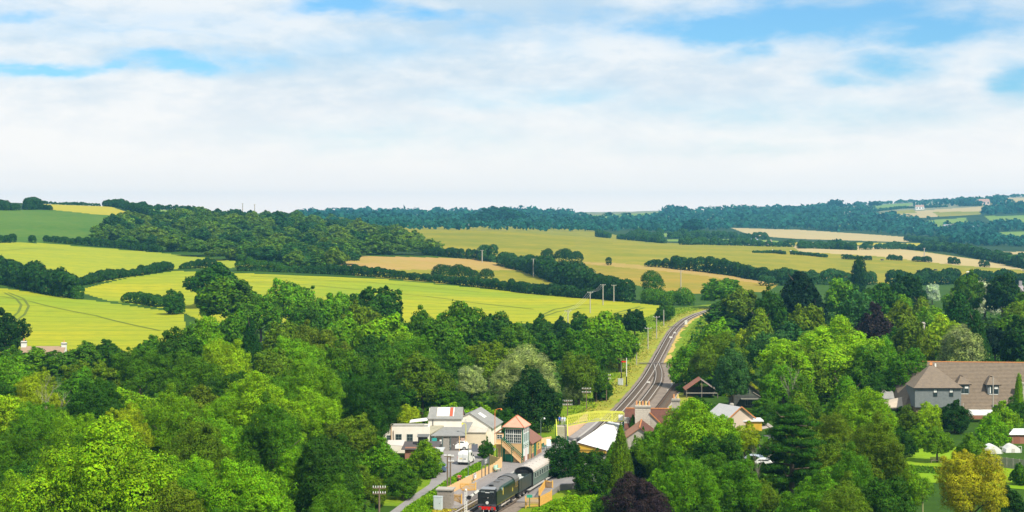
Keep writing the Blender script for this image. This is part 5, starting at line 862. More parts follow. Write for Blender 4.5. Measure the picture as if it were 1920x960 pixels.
MB().bar((.75, -.2, tp - .75), (1.75, -.2, tp + .02), .05, .33).build('arm', WHITE, s2_); MB().bar((1.1, -.235, tp - .48), (1.2, -.235, tp - .40), .03, .34).build('arm_band', BLACK, s2_); MB().tube((.42, -.2, tp - 1.0), (.42, -.1, tp - 1.0), .3, n=14).build('spectacle', BLACK, s2_); MB().bar((.1, -.1, tp - .9), (.8, -.2, tp - .75), .08).build('arm_bracket', BLACK, s2_); MB().box((-.6, -.3, .9), (.6, .3, .98)).build('platform_step', mat('pale_plank', (.5, .46, .36), .8), s2_)
# station name sign, posters, benches, boards
def onp(x, y, z=.9): return W(x, y, z)
a_, b_ = onp(903.5, 895), onp(917, 888.5); sg = thing('station_name_sign', 'grey framed station name board on three posts by the buff fence', 'sign', a_); d = b_ - a_; dn = d.normalized(); d.z = 0; u = d.normalized()
for f_ in (0, .5, 1): q = d * f_; MB().box((q.x - .07, q.y - .07, 0), (q.x + .07, q.y + .07, 2.75 if f_ != .5 else 1.7)).build('post', GREY, sg)
pan = MB().bar(Vector((0, 0, 2.2)), d + Vector((0, 0, 2.2)), .06, .95).build('board', GREY, sg); off = Vector((u.y, -u.x, 0)) * .05
MB().bar(u * .25 + Vector((0, 0, 2.2)) + off, d - u * .25 + Vector((0, 0, 2.2)) + off, .03, .62).build('board_face', mat('sign_grey_green', (.10, .12, .11), .6), pan)
text_mesh('CORFE', .42, WHITE, pan, d * .5 + Vector((0, 0, 2.36)) + off * 1.6, (R(90), 0, math.atan2(u.y, u.x))); text_mesh('CASTLE', .36, WHITE, pan, d * .5 + Vector((0, 0, 2.02)) + off * 1.6, (R(90), 0, math.atan2(u.y, u.x)))
pq = onp(890.5, 903, .9); po_ = thing('poster_board', 'white poster with dark corners on the buff platform fence', 'poster', pq, R(62)); MB().box((-.4, -.03, .5), (.4, 0, 1.3)).build('board', WHITE, po_); MB().box((-.33, -.05, 1.1), (.33, -.03, 1.22)).build('print_band', mat('print_dark', (.10, .05, .08), .7), po_); MB().box((-.3, -.05, .62), (-.05, -.03, 1.0)).build('print_block', mat('print_grey', (.3, .28, .3), .7), po_)
def bench(x, y, label, rz, m=None, z=.9):
    o = thing('platform_bench', label, 'bench', onp(x, y, z), rz); m = m or mat('mint_paint', (.42, .62, .52), .5)
    for k_ in range(3): MB().box((-.7, -.35 + k_ * .15, .42), (.7, -.22 + k_ * .15, .46)).build('seat_slat', m, o)
    for k_ in range(4): MB().box((-.7, .12, .52 + k_ * .13), (.7, .15, .63 + k_ * .13)).build('back_slat', m, o)
    for x_ in (-.62, .56):
        MB().box((x_, -.38, 0), (x_ + .06, -.3, .42)).build('leg', GREENP, o); MB().box((x_, .08, 0), (x_ + .06, .14, 1.0)).build('leg', GREENP, o)
bench(931, 884, 'pale mint bench on the platform right of the name sign', R(60)); bench(878, 905, 'mint bench by the platform fence left of the poster', R(60)); bench(1019, 842, 'dark green bench near the waiting room end', R(70), GREENP)
def aboard(x, y, label, w_=.8, h=1.15, m=WHITE, z=.9, rz=0):
    o = thing('a_board_sign', label, 'sign', onp(x, y, z), rz); MB().prism([(-w_ / 2, -.3, 0), (w_ / 2, -.3, 0), (w_ / 2, 0, h), (-w_ / 2, 0, h)], (0, -.03, 0)).build('board', m, o); MB().prism([(-w_ / 2, .3, 0), (w_ / 2, .3, 0), (w_ / 2, 0, h), (-w_ / 2, 0, h)], (0, .03, 0)).build('board', m, o)
aboard(1029, 835.5, 'pale mint folding board left of the footbridge stairs', m=mat('mint_board', (.55, .72, .68), .6)); aboard(890, 846.5, 'dark grey folding board in the yard by the annexe', 1.1, 1.3, mat('slate_board', (.10, .105, .13), .7), z=.1)
pt = thing('flower_tub', 'tub of red and pink flowers beside the picket gate', 'planter', onp(861, 903)); MB().tube((0, 0, 0), (0, 0, .5), .28, .36, 12).build('tub', RUST, pt); rr = random.Random(4)
for c_, n_ in ((mat('petal_red', (.5, .03, .06), .6), 26), (mat('petal_pink', (.7, .35, .4), .6), 20)):
    b = MB()
    for i in range(n_): a_ = rr.uniform(0, 6.3); q = rr.uniform(0, .4); z = .6 + rr.uniform(0, .35); b.tube((math.cos(a_) * q, math.sin(a_) * q, z), (math.cos(a_) * q, math.sin(a_) * q, z + .07), .08, .03, 5)
    q = b.build('flowers', c_, pt); q['kind'] = 'stuff'
# board with colour notices on platform 2 (green sign on a post by the picket gate)
gs = thing('green_sign', 'green sign on a dark green post in front of the picket gate', 'sign', W(993, 953, .2)); MB().tube((0, 0, 0), (0, 0, 1.9), .06).build('post', GREENP, gs); MB().box((-.38, -.06, 1.5), (.38, -.01, 1.9)).build('board', mat('sign_green', (.04, .32, .2), .5), gs)
# ------------------------------------------------------------------ people and cattle
SKIN = mat('skin', (.55, .32, .22), .6)
def person(loc, label, rz, shirt, trousers, hair, h=1.72, lean=0.0, arm=0.2):
    k_ = h / 1.75; J = {}
    pts = [('pel', (0, 0, .95), .15), ('abd', (0, .01, 1.12), .14), ('chest', (0, .015, 1.32), .17), ('neck', (0, .01, 1.49), .06), ('head0', (0, -.01, 1.58), .085), ('head1', (0, -.01, 1.68), .095), ('head2', (0, 0, 1.74), .06)]
    E = [(0, 1), (1, 2), (2, 3), (3, 4), (4, 5), (5, 6)]
    for s in (-1, 1):
        i = len(pts); pts += [('sh', (s * .17, .01, 1.42), .065), ('el', (s * (.21 + arm * .2), .0, 1.14), .045), ('wr', (s * (.2 + arm * .15), -.12, .92), .032), ('hand', (s * (.2 + arm * .15), -.15, .83), .038)]; E += [(2, i), (i, i + 1), (i + 1, i + 2), (i + 2, i + 3)]
        i = len(pts); pts += [('hip', (s * .09, 0, .88), .1), ('kn', (s * .1, -.02, .5), .065), ('an', (s * .1, .02, .09), .045), ('toe', (s * .11, -.14, .035), .035)]; E += [(0, i), (i, i + 1), (i + 1, i + 2), (i + 2, i + 3)]
    me = bpy.data.meshes.new('body'); me.from_pydata([tuple(c * k_ for c in p[1]) for p in pts], E, []); o = bpy.data.objects.new('body', me); COL.objects.link(o)
    m_ = o.modifiers.new('skin', 'SKIN'); sk = me.skin_vertices[0].data
    for i, p in enumerate(pts): sk[i].radius = (p[2] * k_, p[2] * k_ * (.8 if p[0] in ('chest', 'abd', 'pel') else 1)); sk[i].use_root = (i == 0)
    s_ = o.modifiers.new('sub', 'SUBSURF'); s_.levels = 1; s_.render_levels = 1; bpy.context.view_layer.update()
    m2 = bpy.data.meshes.new_from_object(o.evaluated_get(bpy.context.evaluated_depsgraph_get())); bpy.data.objects.remove(o); m2.materials.clear()
    for m_ in (SKIN, shirt, trousers, hair, BLACK): m2.materials.append(m_)
    for p in m2.polygons:
        z = p.center.z / k_; p.use_smooth = True; ax = abs(p.center.x) / k_
        p.material_index = 4 if z < .1 else 2 if (z < .93 and ax < .19) else 3 if (z > 1.66 or (z > 1.56 and p.center.y > .02)) else 0 if (z > 1.47 or (ax > .19 and z < 1.2)) else 1
    g = thing('person', label, 'person', loc, rz); link('body', m2, None, g); return g
DK = mat('dark_trousers', (.03, .035, .05), .8); WS = mat('white_shirt', (.72, .74, .76), .7); BS = mat('blue_jacket', (.02, .09, .42), .7); HR = mat('brown_hair', (.08, .05, .03), .8)
zz_ = 3.58
person((8.55, 306.75, zz_), 'person in a bright blue jacket at the top of the footbridge stairs, left of three', R(5), BS, DK, HR, 1.75); person((9.05, 307.1, zz_), 'person in white at the top of the footbridge stairs, between two others', R(-10), WS, mat('pale_trousers', (.5, .52, .5), .8), HR, 1.66); person((9.45, 306.9, zz_), 'person in pale blue at the top of the footbridge stairs, right of three', R(12), mat('pale_blue_shirt', (.5, .62, .72), .7), mat('pale_trousers', (.5, .52, .5), .8), HR, 1.68)
p = onp(1031, 816); person((6.6, 304.2, .0), 'person in a pinkish top behind the buff fence left of the stairs', R(20), mat('pink_top', (.5, .3, .26), .7), DK, HR, 1.7)
def cow_mesh(mats):
    b = MB(); secs = []
    for y, w_, z0, z1 in ((-1.0, .12, 1.05, 1.3), (-.85, .27, .72, 1.38), (-.4, .34, .62, 1.38), (.2, .37, .58, 1.33), (.7, .33, .68, 1.38), (.95, .2, .85, 1.36)):
        zc, zr__ = (z0 + z1) / 2, (z1 - z0) / 2; secs.append([(w_ * math.cos(a) , y, zc + zr__ * math.sin(a)) for a in [i * math.pi / 4 for i in range(8)]])
    b.loft(secs)
    for x in (-.2, .2):
        for y, bk in ((-.7, 0), (.72, 1)): b.tube((x, y, .8), (x, y + (.08 if bk else 0), .42), .1, .06, 6); b.tube((x, y + (.08 if bk else 0), .42), (x, y, 0), .055, .05, 6)
    b.tube((0, -.9, 1.2), (0, -1.25, 1.0), .17, .11, 7); b.tube((0, -1.2, 1.05), (0, -1.6, .75), .13, .08, 7); b.bar((-.22, -1.25, 1.12), (.22, -1.25, 1.12), .06, .03); b.tube((0, .97, 1.3), (0, 1.05, .6), .03, .02, 4)
    return b
COWM = mat('cow_black_white', (.02, .02, .02), .8, (.75, .72, .68), 1.3, 2, mid=.55, width=.02); COWB = mat('cow_black', (.018, .017, .018), .8); COWW = mat('cow_pale', (.72, .68, .6), .8)
for x, y, m_, lb, rz in ((1450, 472, COWW, 'pale cow near the left scrub on the dry pasture', 80), (1463, 472, COWM, 'black and white cow beside the pale cow near the left scrub', 100), (1484, 473, COWW, 'pale cow between the two scrub patches', 70), (1654, 490, COWM, 'black and white cow alone in the middle of the dry pasture', 95), (1722, 511, COWB, 'black cow low on the dry pasture, left of the pair', 70), (1753.5, 509, COWB, 'black cow low on the dry pasture, right of the pair', 110), (1815, 513, COWW, 'pale cow low on the dry pasture at the right', 80), (1712, 462, COWB, 'dark cow in the thin golden field', 80), (1851, 495, COWW, 'pale cow near the dark bushes at the far right of the pasture', 90)):
    g = hit(x, y, near=900); o = thing('cow', lb, 'cow', g, R(rz)); cow_mesh(None).build('body', m_, o); o.scale = (1.35, 1.35, 1.35); o['group'] = 'cattle on the dry pasture'
# ------------------------------------------------------------------ distant houses
def house(x, y, wpx, label, wall, roof, near=1900, hpx=None, rz=0.0, name='farmhouse', chim=True, nwin=3, D=None, rise=.4):
    g = hit(x, y, near=near) if D is None else WY(x, y, D); s = g.y / F; w_ = wpx * s; h = (hpx or wpx * .35) * s; o = thing(name, label, 'house', g - Vector((w_ / 2, 0, .0)), rz); d = max(5.0, w_ * .5)
    MB().box((0, 0, -3), (w_, d, h)).build('wall', wall, o); MB().slab([(-.4, -.4, h - .2), (w_ + .4, -.4, h - .2), (w_ - .2, d / 2, h + d * rise), (.2, d / 2, h + d * rise)], .25).build('roof', roof, o); MB().slab([(-.4, d + .4, h - .2), (w_ + .4, d + .4, h - .2), (w_ - .2, d / 2, h + d * rise), (.2, d / 2, h + d * rise)], .25).build('roof', roof, o)
    MB().prism([(0, 0, h), (0, d, h), (0, d / 2, h + d * rise - .3)], (.25, 0, 0)).build('gable', wall, o); MB().prism([(w_ - .25, 0, h), (w_ - .25, d, h), (w_ - .25, d / 2, h + d * rise - .3)], (.25, 0, 0)).build('gable', wall, o)
    if chim: MB().box((w_ * .75, d / 2 - .5, h + d * rise - .8), (w_ * .75 + 1.1, d / 2 + .5, h + d * rise + 1.6)).build('chimney', wall, o)
    for i in range(nwin): xx = w_ * (i + .5) / nwin; MB().box((xx - w_ * .07, -.06, h * .3), (xx + w_ * .07, -.01, h * .75)).build('window', GLASS, o)
HWt = mat('far_white_wall', (.78, .76, .72), .8); HPk = mat('far_pink_wall', (.6, .45, .38), .8); HGr = mat('far_stone_wall', (.48, .45, .42), .9); RGy = mat('far_grey_roof', (.28, .27, .28), .9); RBr = mat('far_brown_roof', (.36, .22, .17), .9)
for a_ in ((1725, 393, 16, 'white farmhouse with pinkish roof above the upper tan stubble field', HWt, RBr), (1782, 434, 24, 'long pinkish farmhouse in the trees below the green meadow', HPk, RGy), (1806, 431, 10, 'small white house right of the long pinkish farmhouse', HWt, RGy), (1829, 434, 20, 'grey-roofed farm building right of the village farmhouses', HGr, RGy), (1846, 384, 20, 'pale pink farmhouse near the right skyline', HPk, RBr),
           (1567, 407, 12, 'pale pink house in the wooded right hills, left of two', HPk, RBr), (1590, 406, 16, 'pinkish house in the wooded right hills, right of two', HPk, RGy), (1608, 412, 12, 'small pale house below the pair in the wooded hills', HGr, RGy), (1442, 459, 12, 'pale pink shed behind the dry pasture', HPk, RBr), (1412, 459, 20, 'bluish-roofed barn behind the dry pasture', HGr, mat('far_blue_roof', (.25, .3, .42), .7)),
           (1409, 392, 9, 'tiny white house on the horizon right of centre', HWt, RGy), (1423, 393, 9, 'tiny pale house beside the white house on the horizon', HGr, RBr), (1269, 399, 17, 'pinkish house on the horizon right of the round-headed trees', HPk, RBr), (1362, 394, 10, 'tiny pale house on the horizon beyond the wooded valley', HGr, RGy), (1376, 393, 8, 'tiny white house on the horizon, farther right', HWt, RGy), (876, 427, 9, 'tiny white house in the far woodland left of centre', HWt, RBr), (1628, 410, 20, 'pale barn at the left end of the tan stubble field', HPk, RGy, 1900)):
    house(*a_[:6], near=a_[6] if len(a_) > 6 else 2000)
for i, (x, y, w_, lb) in enumerate(((1700, 424, 6, 'white caravan at the left end of the row by the green meadow'), (1706, 420, 7, 'white caravan second in the row by the green meadow'), (1714, 421, 7, 'white caravan in the middle of the row by the green meadow'), (1722, 423, 8, 'white caravan fourth in the row by the green meadow'), (1730, 424, 6, 'white caravan at the right end of the row by the green meadow'), (1712, 430, 12, 'longer white caravan below the row by the green meadow'))):
    g = hit(x, y, near=2300); s = g.y / F; o = thing('caravan', lb, 'caravan', g + Vector((-w_ * s / 2, 0, 2)), 0, 'caravans by the green meadow'); MB().box((0, 0, -2), (w_ * s, 3, 3.2)).build('body', HWt, o, bevel=.3); MB().box((.5, -.05, 1.2), (w_ * s - .5, 0, 2.2)).build('window', GLASS, o)
house(1906, 549, 32, 'long grey-brown roofed house in the trees at the right edge', RGy, mat('mauve_roof', (.30, .26, .27), .9), D=640, hpx=4, nwin=0)
def lone_stack(x, y0, y1, wpx, D, label, pot=True):
    g = WY(x, y1, D); s = D / F; o = thing('chimney_stack', label, 'chimney', g); h = (y1 - y0) * s; MB().box((-wpx * s / 2, -.5, -3), (wpx * s / 2, .5, h)).build('shaft', mat('pale_chimney_stone', (.56, .52, .44), .9), o); MB().box((-wpx * s / 2 - .15, -.65, h - .5), (wpx * s / 2 + .15, .65, h - .25)).build('cap', STONE, o)
    if pot: MB().tube((0, 0, h), (0, 0, h + .9), .22, .18, 8).build('chimney_pot', mat('orange_pot', (.6, .28, .12), .8), o)
lone_stack(1827, 610, 628, 6, 440, 'white chimney with orange pot rising from the right wood'); lone_stack(1731, 604, 622, 5, 440, 'pale stone chimney in the right wood left of the white one', False)
# ------------------------------------------------------------------ foliage
def leaf_mat(name, trans=.3, gloss=.25, spread=.42):
    m = bpy.data.materials.new(name); m.use_nodes = True; t = m.node_tree; n = t.nodes; l = t.links
    p = n['Principled BSDF']; p.inputs['Roughness'].default_value = .55; p.inputs['Specular IOR Level'].default_value = gloss
    oi = n.new('ShaderNodeObjectInfo'); geo = n.new('ShaderNodeNewGeometry')
    mr = n.new('ShaderNodeMapRange'); mr.inputs['To Min'].default_value = 1 - spread; mr.inputs['To Max'].default_value = 1 + spread; l.new(geo.outputs['Random Per Island'], mr.inputs['Value'])
    hsv = n.new('ShaderNodeHueSaturation'); l.new(oi.outputs['Color'], hsv.inputs['Color']); l.new(mr.outputs[0], hsv.inputs['Value'])
    m2 = n.new('ShaderNodeMath'); m2.operation = 'MULTIPLY'; m2.inputs[1].default_value = 7.31; l.new(geo.outputs['Random Per Island'], m2.inputs[0])
    m3 = n.new('ShaderNodeMath'); m3.operation = 'FRACT'; l.new(m2.outputs[0], m3.inputs[0])
    m4 = n.new('ShaderNodeMapRange'); m4.inputs['To Min'].default_value = .475; m4.inputs['To Max'].default_value = .515; l.new(m3.outputs[0], m4.inputs['Value']); l.new(m4.outputs[0], hsv.inputs['Hue'])
    tcn = n.new('ShaderNodeTexCoord'); nz = n.new('ShaderNodeTexNoise'); nz.inputs['Scale'].default_value = 2.6; nz.inputs['Detail'].default_value = 3; l.new(tcn.outputs['Object'], nz.inputs['Vector'])
    c1 = n.new('ShaderNodeMapRange'); c1.inputs['From Min'].default_value = .35; c1.inputs['From Max'].default_value = .65; c1.inputs['To Min'].default_value = .72; c1.inputs['To Max'].default_value = 1.3; l.new(nz.outputs['Fac'], c1.inputs['Value'])
    cm = n.new('ShaderNodeCombineXYZ'); l.new(c1.outputs[0], cm.inputs[1]); cm.inputs[2].default_value = 1.0
    c2 = n.new('ShaderNodeMapRange'); c2.inputs['From Min'].default_value = .35; c2.inputs['From Max'].default_value = .68; c2.inputs['To Min'].default_value = .72; c2.inputs['To Max'].default_value = 1.28; l.new(nz.outputs['Fac'], c2.inputs['Value']); l.new(c2.outputs[0], cm.inputs[0])
    vm = n.new('ShaderNodeVectorMath'); vm.operation = 'MULTIPLY'; l.new(hsv.outputs[0], vm.inputs[0]); l.new(cm.outputs[0], vm.inputs[1]); hsv = vm
    l.new(hsv.outputs[0], p.inputs['Base Color'])
    tr = n.new('ShaderNodeBsdfTranslucent'); l.new(hsv.outputs[0], tr.inputs['Color'])
    mx = n.new('ShaderNodeMixShader'); mx.inputs[0].default_value = trans
    l.new(p.outputs[0], mx.inputs[1]); l.new(tr.outputs[0], mx.inputs[2]); l.new(mx.outputs[0], n['Material Output'].inputs[0]); return m
LEAF = leaf_mat('leaves', .26, .07); NEEDLE = leaf_mat('needles', .08, .05, .4)
BARK = mat('bark', (.09, .07, .045), .95, (.16, .13, .09), 6)
BARKP = mat('pale_bark', (.26, .24, .19), .95, (.16, .14, .1), 6)

def leaves(P, Nn, size, asp=.65, r=rng, up=0.0):
    n = len(P); Nn = Nn + r.normal(0, .34, (n, 3)); Nn[:, 2] += up; Nn /= np.linalg.norm(Nn, axis=1)[:, None] + 1e-9
    t = np.cross(Nn, r.normal(0, 1, (n, 3))); t /= np.linalg.norm(t, axis=1)[:, None] + 1e-9; b = np.cross(Nn, t)
    s = (size * r.uniform(.6, 1.35, n))[:, None]; a = s * asp
    bend = Nn * s * r.uniform(-.3, .1, n)[:, None]
    v = np.stack([P - t * s + bend, P - b * a, P + t * s + bend, P + b * a], 1).reshape(-1, 3)
    return v, np.arange(4 * n).reshape(-1, 4)
def shell(Cn, Rd, n, r=rng, outer=None, flat_=1.0, keep=.8, zlow=-.45):
    """points on the outside of a heap of round leaf masses"""
    wgt = Rd ** 2 / (Rd ** 2).sum(); out_p = []; out_n = []; got = 0
    while got < n:
        k = r.choice(len(Cn), n * 2, p=wgt); d = r.normal(0, 1, (n * 2, 3)); d /= np.linalg.norm(d, axis=1)[:, None]
        ok = d[:, 2] > zlow + r.uniform(-.2, .2, n * 2); k, d = k[ok], d[ok]
        wob = 1 + .16 * np.sin(d[:, 0] * 7 + k) * np.cos(d[:, 1] * 8 + k * 1.7) + .10 * np.sin(d[:, 2] * 13 + k * 2.3)
        p = Cn[k] + d * (Rd[k] * wob * r.uniform(.86, 1.08, len(k)))[:, None] * np.array([1, 1, flat_])
        dm = np.full(len(k), 9.0)
        for c in range(0, len(Cn)):
            q = np.linalg.norm((p - Cn[c]) / np.array([1, 1, flat_]), axis=1) / Rd[c]; q[k == c] = 9; dm = np.minimum(dm, q)
        ok = dm > keep; out_p.append(p[ok]); out_n.append(d[ok]); got += ok.sum()
        if not ok.any(): break
    return np.concatenate(out_p)[:n], np.concatenate(out_n)[:n]
def crown(name, seed, kind, nq, ls):
    """a crown in tree units: radius 1, foot at z=0, top near z=2"""
    r = np.random.default_rng(seed); Cn = []; Rd = []
    if kind in ('round', 'spread', 'bush', 'ash'):
        zc, rz, rr = {'round': (1.05, .72, .66), 'spread': (1.05, .74, .72), 'bush': (.75, .95, .66), 'ash': (1.05, .76, .62)}[kind]
        nl = {'round': 46, 'spread': 46, 'bush': 44, 'ash': 60}[kind]; lo = .13 if kind == 'ash' else .16
        for i in range(nl):
            t = (i + .5) / nl; z = 1 - 1.55 * t if kind != 'bush' else 1 - 1.7 * t; ph = i * 2.39996 + r.uniform(-.5, .5)
            q = math.sqrt(max(0, 1 - z * z)); s = r.uniform(.78, 1.12)
            Cn.append((q * math.cos(ph) * rr * s, q * math.sin(ph) * rr * s, zc + z * rz * s * (1 if z > 0 else .9))); Rd.append(r.uniform(lo, .35 if i < nl * .7 else .28))
        Cn.append((0, 0, zc)); Rd.append(.54)
        # small tufts that break the outline
        base = len(Cn)
        for i in range(110):
            j = r.integers(0, nl); d = r.normal(0, 1, 3); d[2] = abs(d[2]); d /= np.linalg.norm(d)
            Cn.append(tuple(np.array(Cn[j]) + d * Rd[j] * .95)); Rd.append(r.uniform(.06, .13))
    elif kind == 'willow':
        for i in range(64):
            t = (i + .5) / 64; z = 1 - 1.7 * t; ph = i * 2.39996; q = math.sqrt(max(0, 1 - z * z)); s = r.uniform(.8, 1.15)
            Cn.append((q * math.cos(ph) * .74 * s, q * math.sin(ph) * .74 * s, 1.05 + z * .78 * s)); Rd.append(r.uniform(.12, .3))
        Cn.append((0, 0, 1.0)); Rd.append(.6)
    elif kind == 'conifer':      # a spire
        for i in range(90):
            t = i / 90; z = .15 + 1.85 * t; q = (1 - t) ** .85 * .8; ph = i * 2.39996
            Cn.append((q * math.cos(ph), q * math.sin(ph), z)); Rd.append(.1 + .2 * (1 - t) * r.uniform(.7, 1.2))
    elif kind == 'poplar':
        for i in range(60):
            t = i / 60; z = .2 + 1.7 * t; q = .55 * math.sin(math.pi * min(1, t * .8 + .18)) ** .6; ph = i * 2.39996
            Cn.append((q * math.cos(ph), q * math.sin(ph), z)); Rd.append(r.uniform(.22, .38))
    elif kind == 'cedar':        # layered flat plates
        for i in range(30):
            t = i / 30; z = .45 + 1.45 * t; q = (1 - t) ** .6 * .72 * r.uniform(.6, 1.1); ph = i * 2.39996 + r.uniform(-.3, .3)
            for k in range(5):
                Cn.append((q * math.cos(ph) + r.normal(0, .12), q * math.sin(ph) + r.normal(0, .12), z + r.normal(0, .02))); Rd.append(r.uniform(.14, .26))
    elif kind == 'fir':          # dark broad conifer, dense
        for i in range(110):
            t = i / 110; z = .08 + 1.8 * t; q = (1 - t ** 1.6) * .72 * r.uniform(.8, 1.1); ph = i * 2.39996
            Cn.append((q * math.cos(ph), q * math.sin(ph), z)); Rd.append(.12 + .16 * (1 - t * .6) * r.uniform(.7, 1.3))
    Cn = np.array(Cn); Rd = np.array(Rd)
    if kind in ('round', 'spread', 'ash', 'willow', 'bush'):      # lopsided, with limbs that stick out and bays between them
        a_ = np.arctan2(Cn[:, 1], Cn[:, 0]); p1, p2, p3 = r.uniform(0, 6.28, 3)
        f_ = 1 + .16 * np.sin(a_ * 2 + p1) + .13 * np.sin(a_ * 3 + p2 + Cn[:, 2] * 2) + .08 * np.sin(a_ * 5 + p3 + Cn[:, 2] * 3)
        Cn[:, :2] *= f_[:, None]; Cn[:, 2] = np.where(Cn[:, 2] > .9, .9 + (Cn[:, 2] - .9) * (1 + .22 * np.sin(a_ * 2 + p2) + .1 * np.sin(a_ * 4 + p1)), Cn[:, 2]); Rd = Rd * r.uniform(.8, 1.15, len(Rd))
    if kind == 'cedar': P, Nn = shell(Cn, Rd, nq, r, flat_=.28, keep=.5)
    else: P, Nn = shell(Cn, Rd, nq, r, keep=.86 if kind != 'willow' else .8)
    if kind == 'willow':
        Nn = Nn * .8; Nn[:, 2] += .2
    v, f = leaves(P, Nn, ls, {'willow': .35, 'conifer': .5, 'cedar': .5, 'fir': .45, 'ash': .5}.get(kind, .68), r)
    # inner leaf mass so that a crown is not see-through everywhere
    m = nq // 5; ki = r.integers(0, len(Cn), m); d = r.normal(0, 1, (m, 3)); d /= np.linalg.norm(d, axis=1)[:, None]
    fl = np.array([1, 1, .28 if kind == 'cedar' else 1]); P2 = Cn[ki] + d * (Rd[ki] * .6)[:, None] * fl
    v2, f2 = leaves(P2, d, ls * 1.9, .8, r)
    return np_mesh(name, np.concatenate([v, v2]), np.concatenate([f, f2 + len(v)]))
def trunk_mesh(seed, kind):
    r = random.Random(seed); b = MB(); top = {'conifer': 1.9, 'fir': 1.8, 'cedar': 1.85, 'poplar': 1.7}.get(kind, 1.15)
    b.tube((0, 0, -.1), (.02, .01, .55), .075, .055, 8); b.tube((.02, .01, .55), (0, .02, top), .055, .02, 7)
    for i in range(7 if kind != 'cedar' else 14):
        z0 = .5 + (top - .6) * i / (7 if kind != 'cedar' else 14); a = i * 2.4 + r.uniform(-.4, .4); q = .55 if kind not in ('conifer', 'poplar', 'fir') else .35
        e = (math.cos(a) * q, math.sin(a) * q, z0 + (.35 if kind != 'cedar' else .03)); b.tube((0, .01, z0), e, .03, .01, 5)
        b.tube(e, (e[0] * 1.4, e[1] * 1.3, e[2] + .12), .01, .004, 4)
    return b.mesh('trunk')
LOD = {'hero': (42000, .0160), 'near': (15000, .030), 'mid': (6000, .050), 'far': (2200, .086)}
CROWNS = {}
def get_crown(kind, lod, var):
    nv = {'round': 3, 'ash': 2}.get(kind, 2) if lod in ('near', 'mid') else 2; var = var % nv; k = (kind, lod, var)
    if k not in CROWNS:
        nq, ls = LOD[lod]; me = crown('crown', hash_(kind) + var * 17, kind, nq, ls * (1.0 if kind not in ('conifer', 'poplar') else .85))
        me.materials.append(NEEDLE if kind in ('conifer', 'fir', 'cedar') else LEAF)
        tm = trunk_mesh(var, kind); tm.materials.append(BARK); CROWNS[k] = (me, tm)
    return CROWNS[k]
def hash_(s): return sum(ord(c) * (i + 3) for i, c in enumerate(s))
HUE = {   # leaf colours, the far wood's with haze mixed in
 'lime': ((.215, .39, .004), 'lime green'), 'bright': ((.145, .32, .003), 'bright green'), 'fresh': ((.105, .255, .004), 'fresh green'), 'mid': ((.068, .180, .004), 'mid green'),
 'deep': ((.034, .110, .005), 'deep green'), 'dark': ((.018, .066, .007), 'dark green'), 'black': ((.007, .024, .009), 'blackish green'), 'olive': ((.112, .190, .006), 'olive green'),
 'yellow': ((.25, .37, .005), 'yellow green'), 'gold': ((.40, .43, .012), 'golden yellow'), 'pale': ((.30, .38, .11), 'pale grey-green'), 'silver': ((.46, .52, .32), 'silvery'),
 'blue': ((.045, .14, .026), 'bluish green'), 'purple': ((.036, .024, .024), 'dark purple'), 'rust': ((.16, .13, .05), 'brownish'),
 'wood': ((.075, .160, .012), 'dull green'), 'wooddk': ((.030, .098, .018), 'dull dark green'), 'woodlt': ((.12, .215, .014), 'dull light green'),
 'farwood': ((.014, .088, .055), 'hazy green'),  # blue-green of distance haze painted into the leaf colour
}
KN = {'round': 'round-headed', 'spread': 'broad spreading', 'ash': 'loose feathery', 'bush': 'bushy low-skirted', 'willow': 'willowy', 'conifer': 'pointed conifer', 'cedar': 'flat-tiered cedar-like', 'fir': 'massive conifer', 'poplar': 'upright columnar'}
NM = {'willow': 'willow_tree', 'conifer': 'conifer_tree', 'cedar': 'pine_tree', 'fir': 'conifer_tree', 'poplar': 'poplar_tree', 'bush': 'bush'}
TREES = []   # everything planted, for labels
SPOT = [     # things one can find in the photo, for saying where a tree stands
 (915, 930, 'the steam engine'), (965, 820, 'the signal box'), (760, 815, 'the white flat-roofed building'), (1115, 785, 'the footbridge'), (1200, 790, 'the stone chimney'),
 (1800, 720, 'the long tiled house'), (1755, 865, 'the garden bench'), (1870, 845, 'the white garden tents'), (1320, 735, 'the rusty-roofed barn'), (1385, 760, 'the derelict ivy-roofed house'),
 (80, 640, 'the cottage chimneys'), (1230, 680, 'the railway crossing boards'), (1300, 590, 'the bend of the railway'), (1500, 570, 'the big blackish conifer'), (980, 700, 'the pale willow'),
 (1195, 925, 'the purple beech'), (1820, 905, 'the golden tree'), (1610, 510, 'the lone poplar'), (1065, 600, 'the power pole by the crop field'), (400, 530, 'the big oak in the crop fields'),
 (200, 600, 'the lower left crop field'), (800, 565, 'the long crop field'), (710, 930, 'the telegraph pole by the footpath'), (1560, 650, 'the huge lime green tree'), (510, 780, 'the tall lime green trees'),
 (10, 620, 'the oak on the left edge'), (1655, 590, 'the purple tree'), (1845, 560, 'the silvery tree'), (760, 940, 'the footpath'), (240, 700, 'the left wood'), (1250, 630, 'the railway embankment'),
]
def where(x, y):
    best = min(SPOT, key=lambda s: math.hypot((s[0] - x), (s[1] - y) * 1.3) + (0 if math.hypot(s[0] - x, s[1] - y) > 22 else 60))
    vx, vy = x - best[0], y - best[1]
    if abs(vx) > 2 * abs(vy): d = 'right of' if vx > 0 else 'left of'
    elif abs(vy) > 2 * abs(vx): d = 'below' if vy > 0 else 'above'
    else: d = ('below' if vy > 0 else 'above') + (' and right of' if vx > 0 else ' and left of')
    return d + ' ' + best[2]
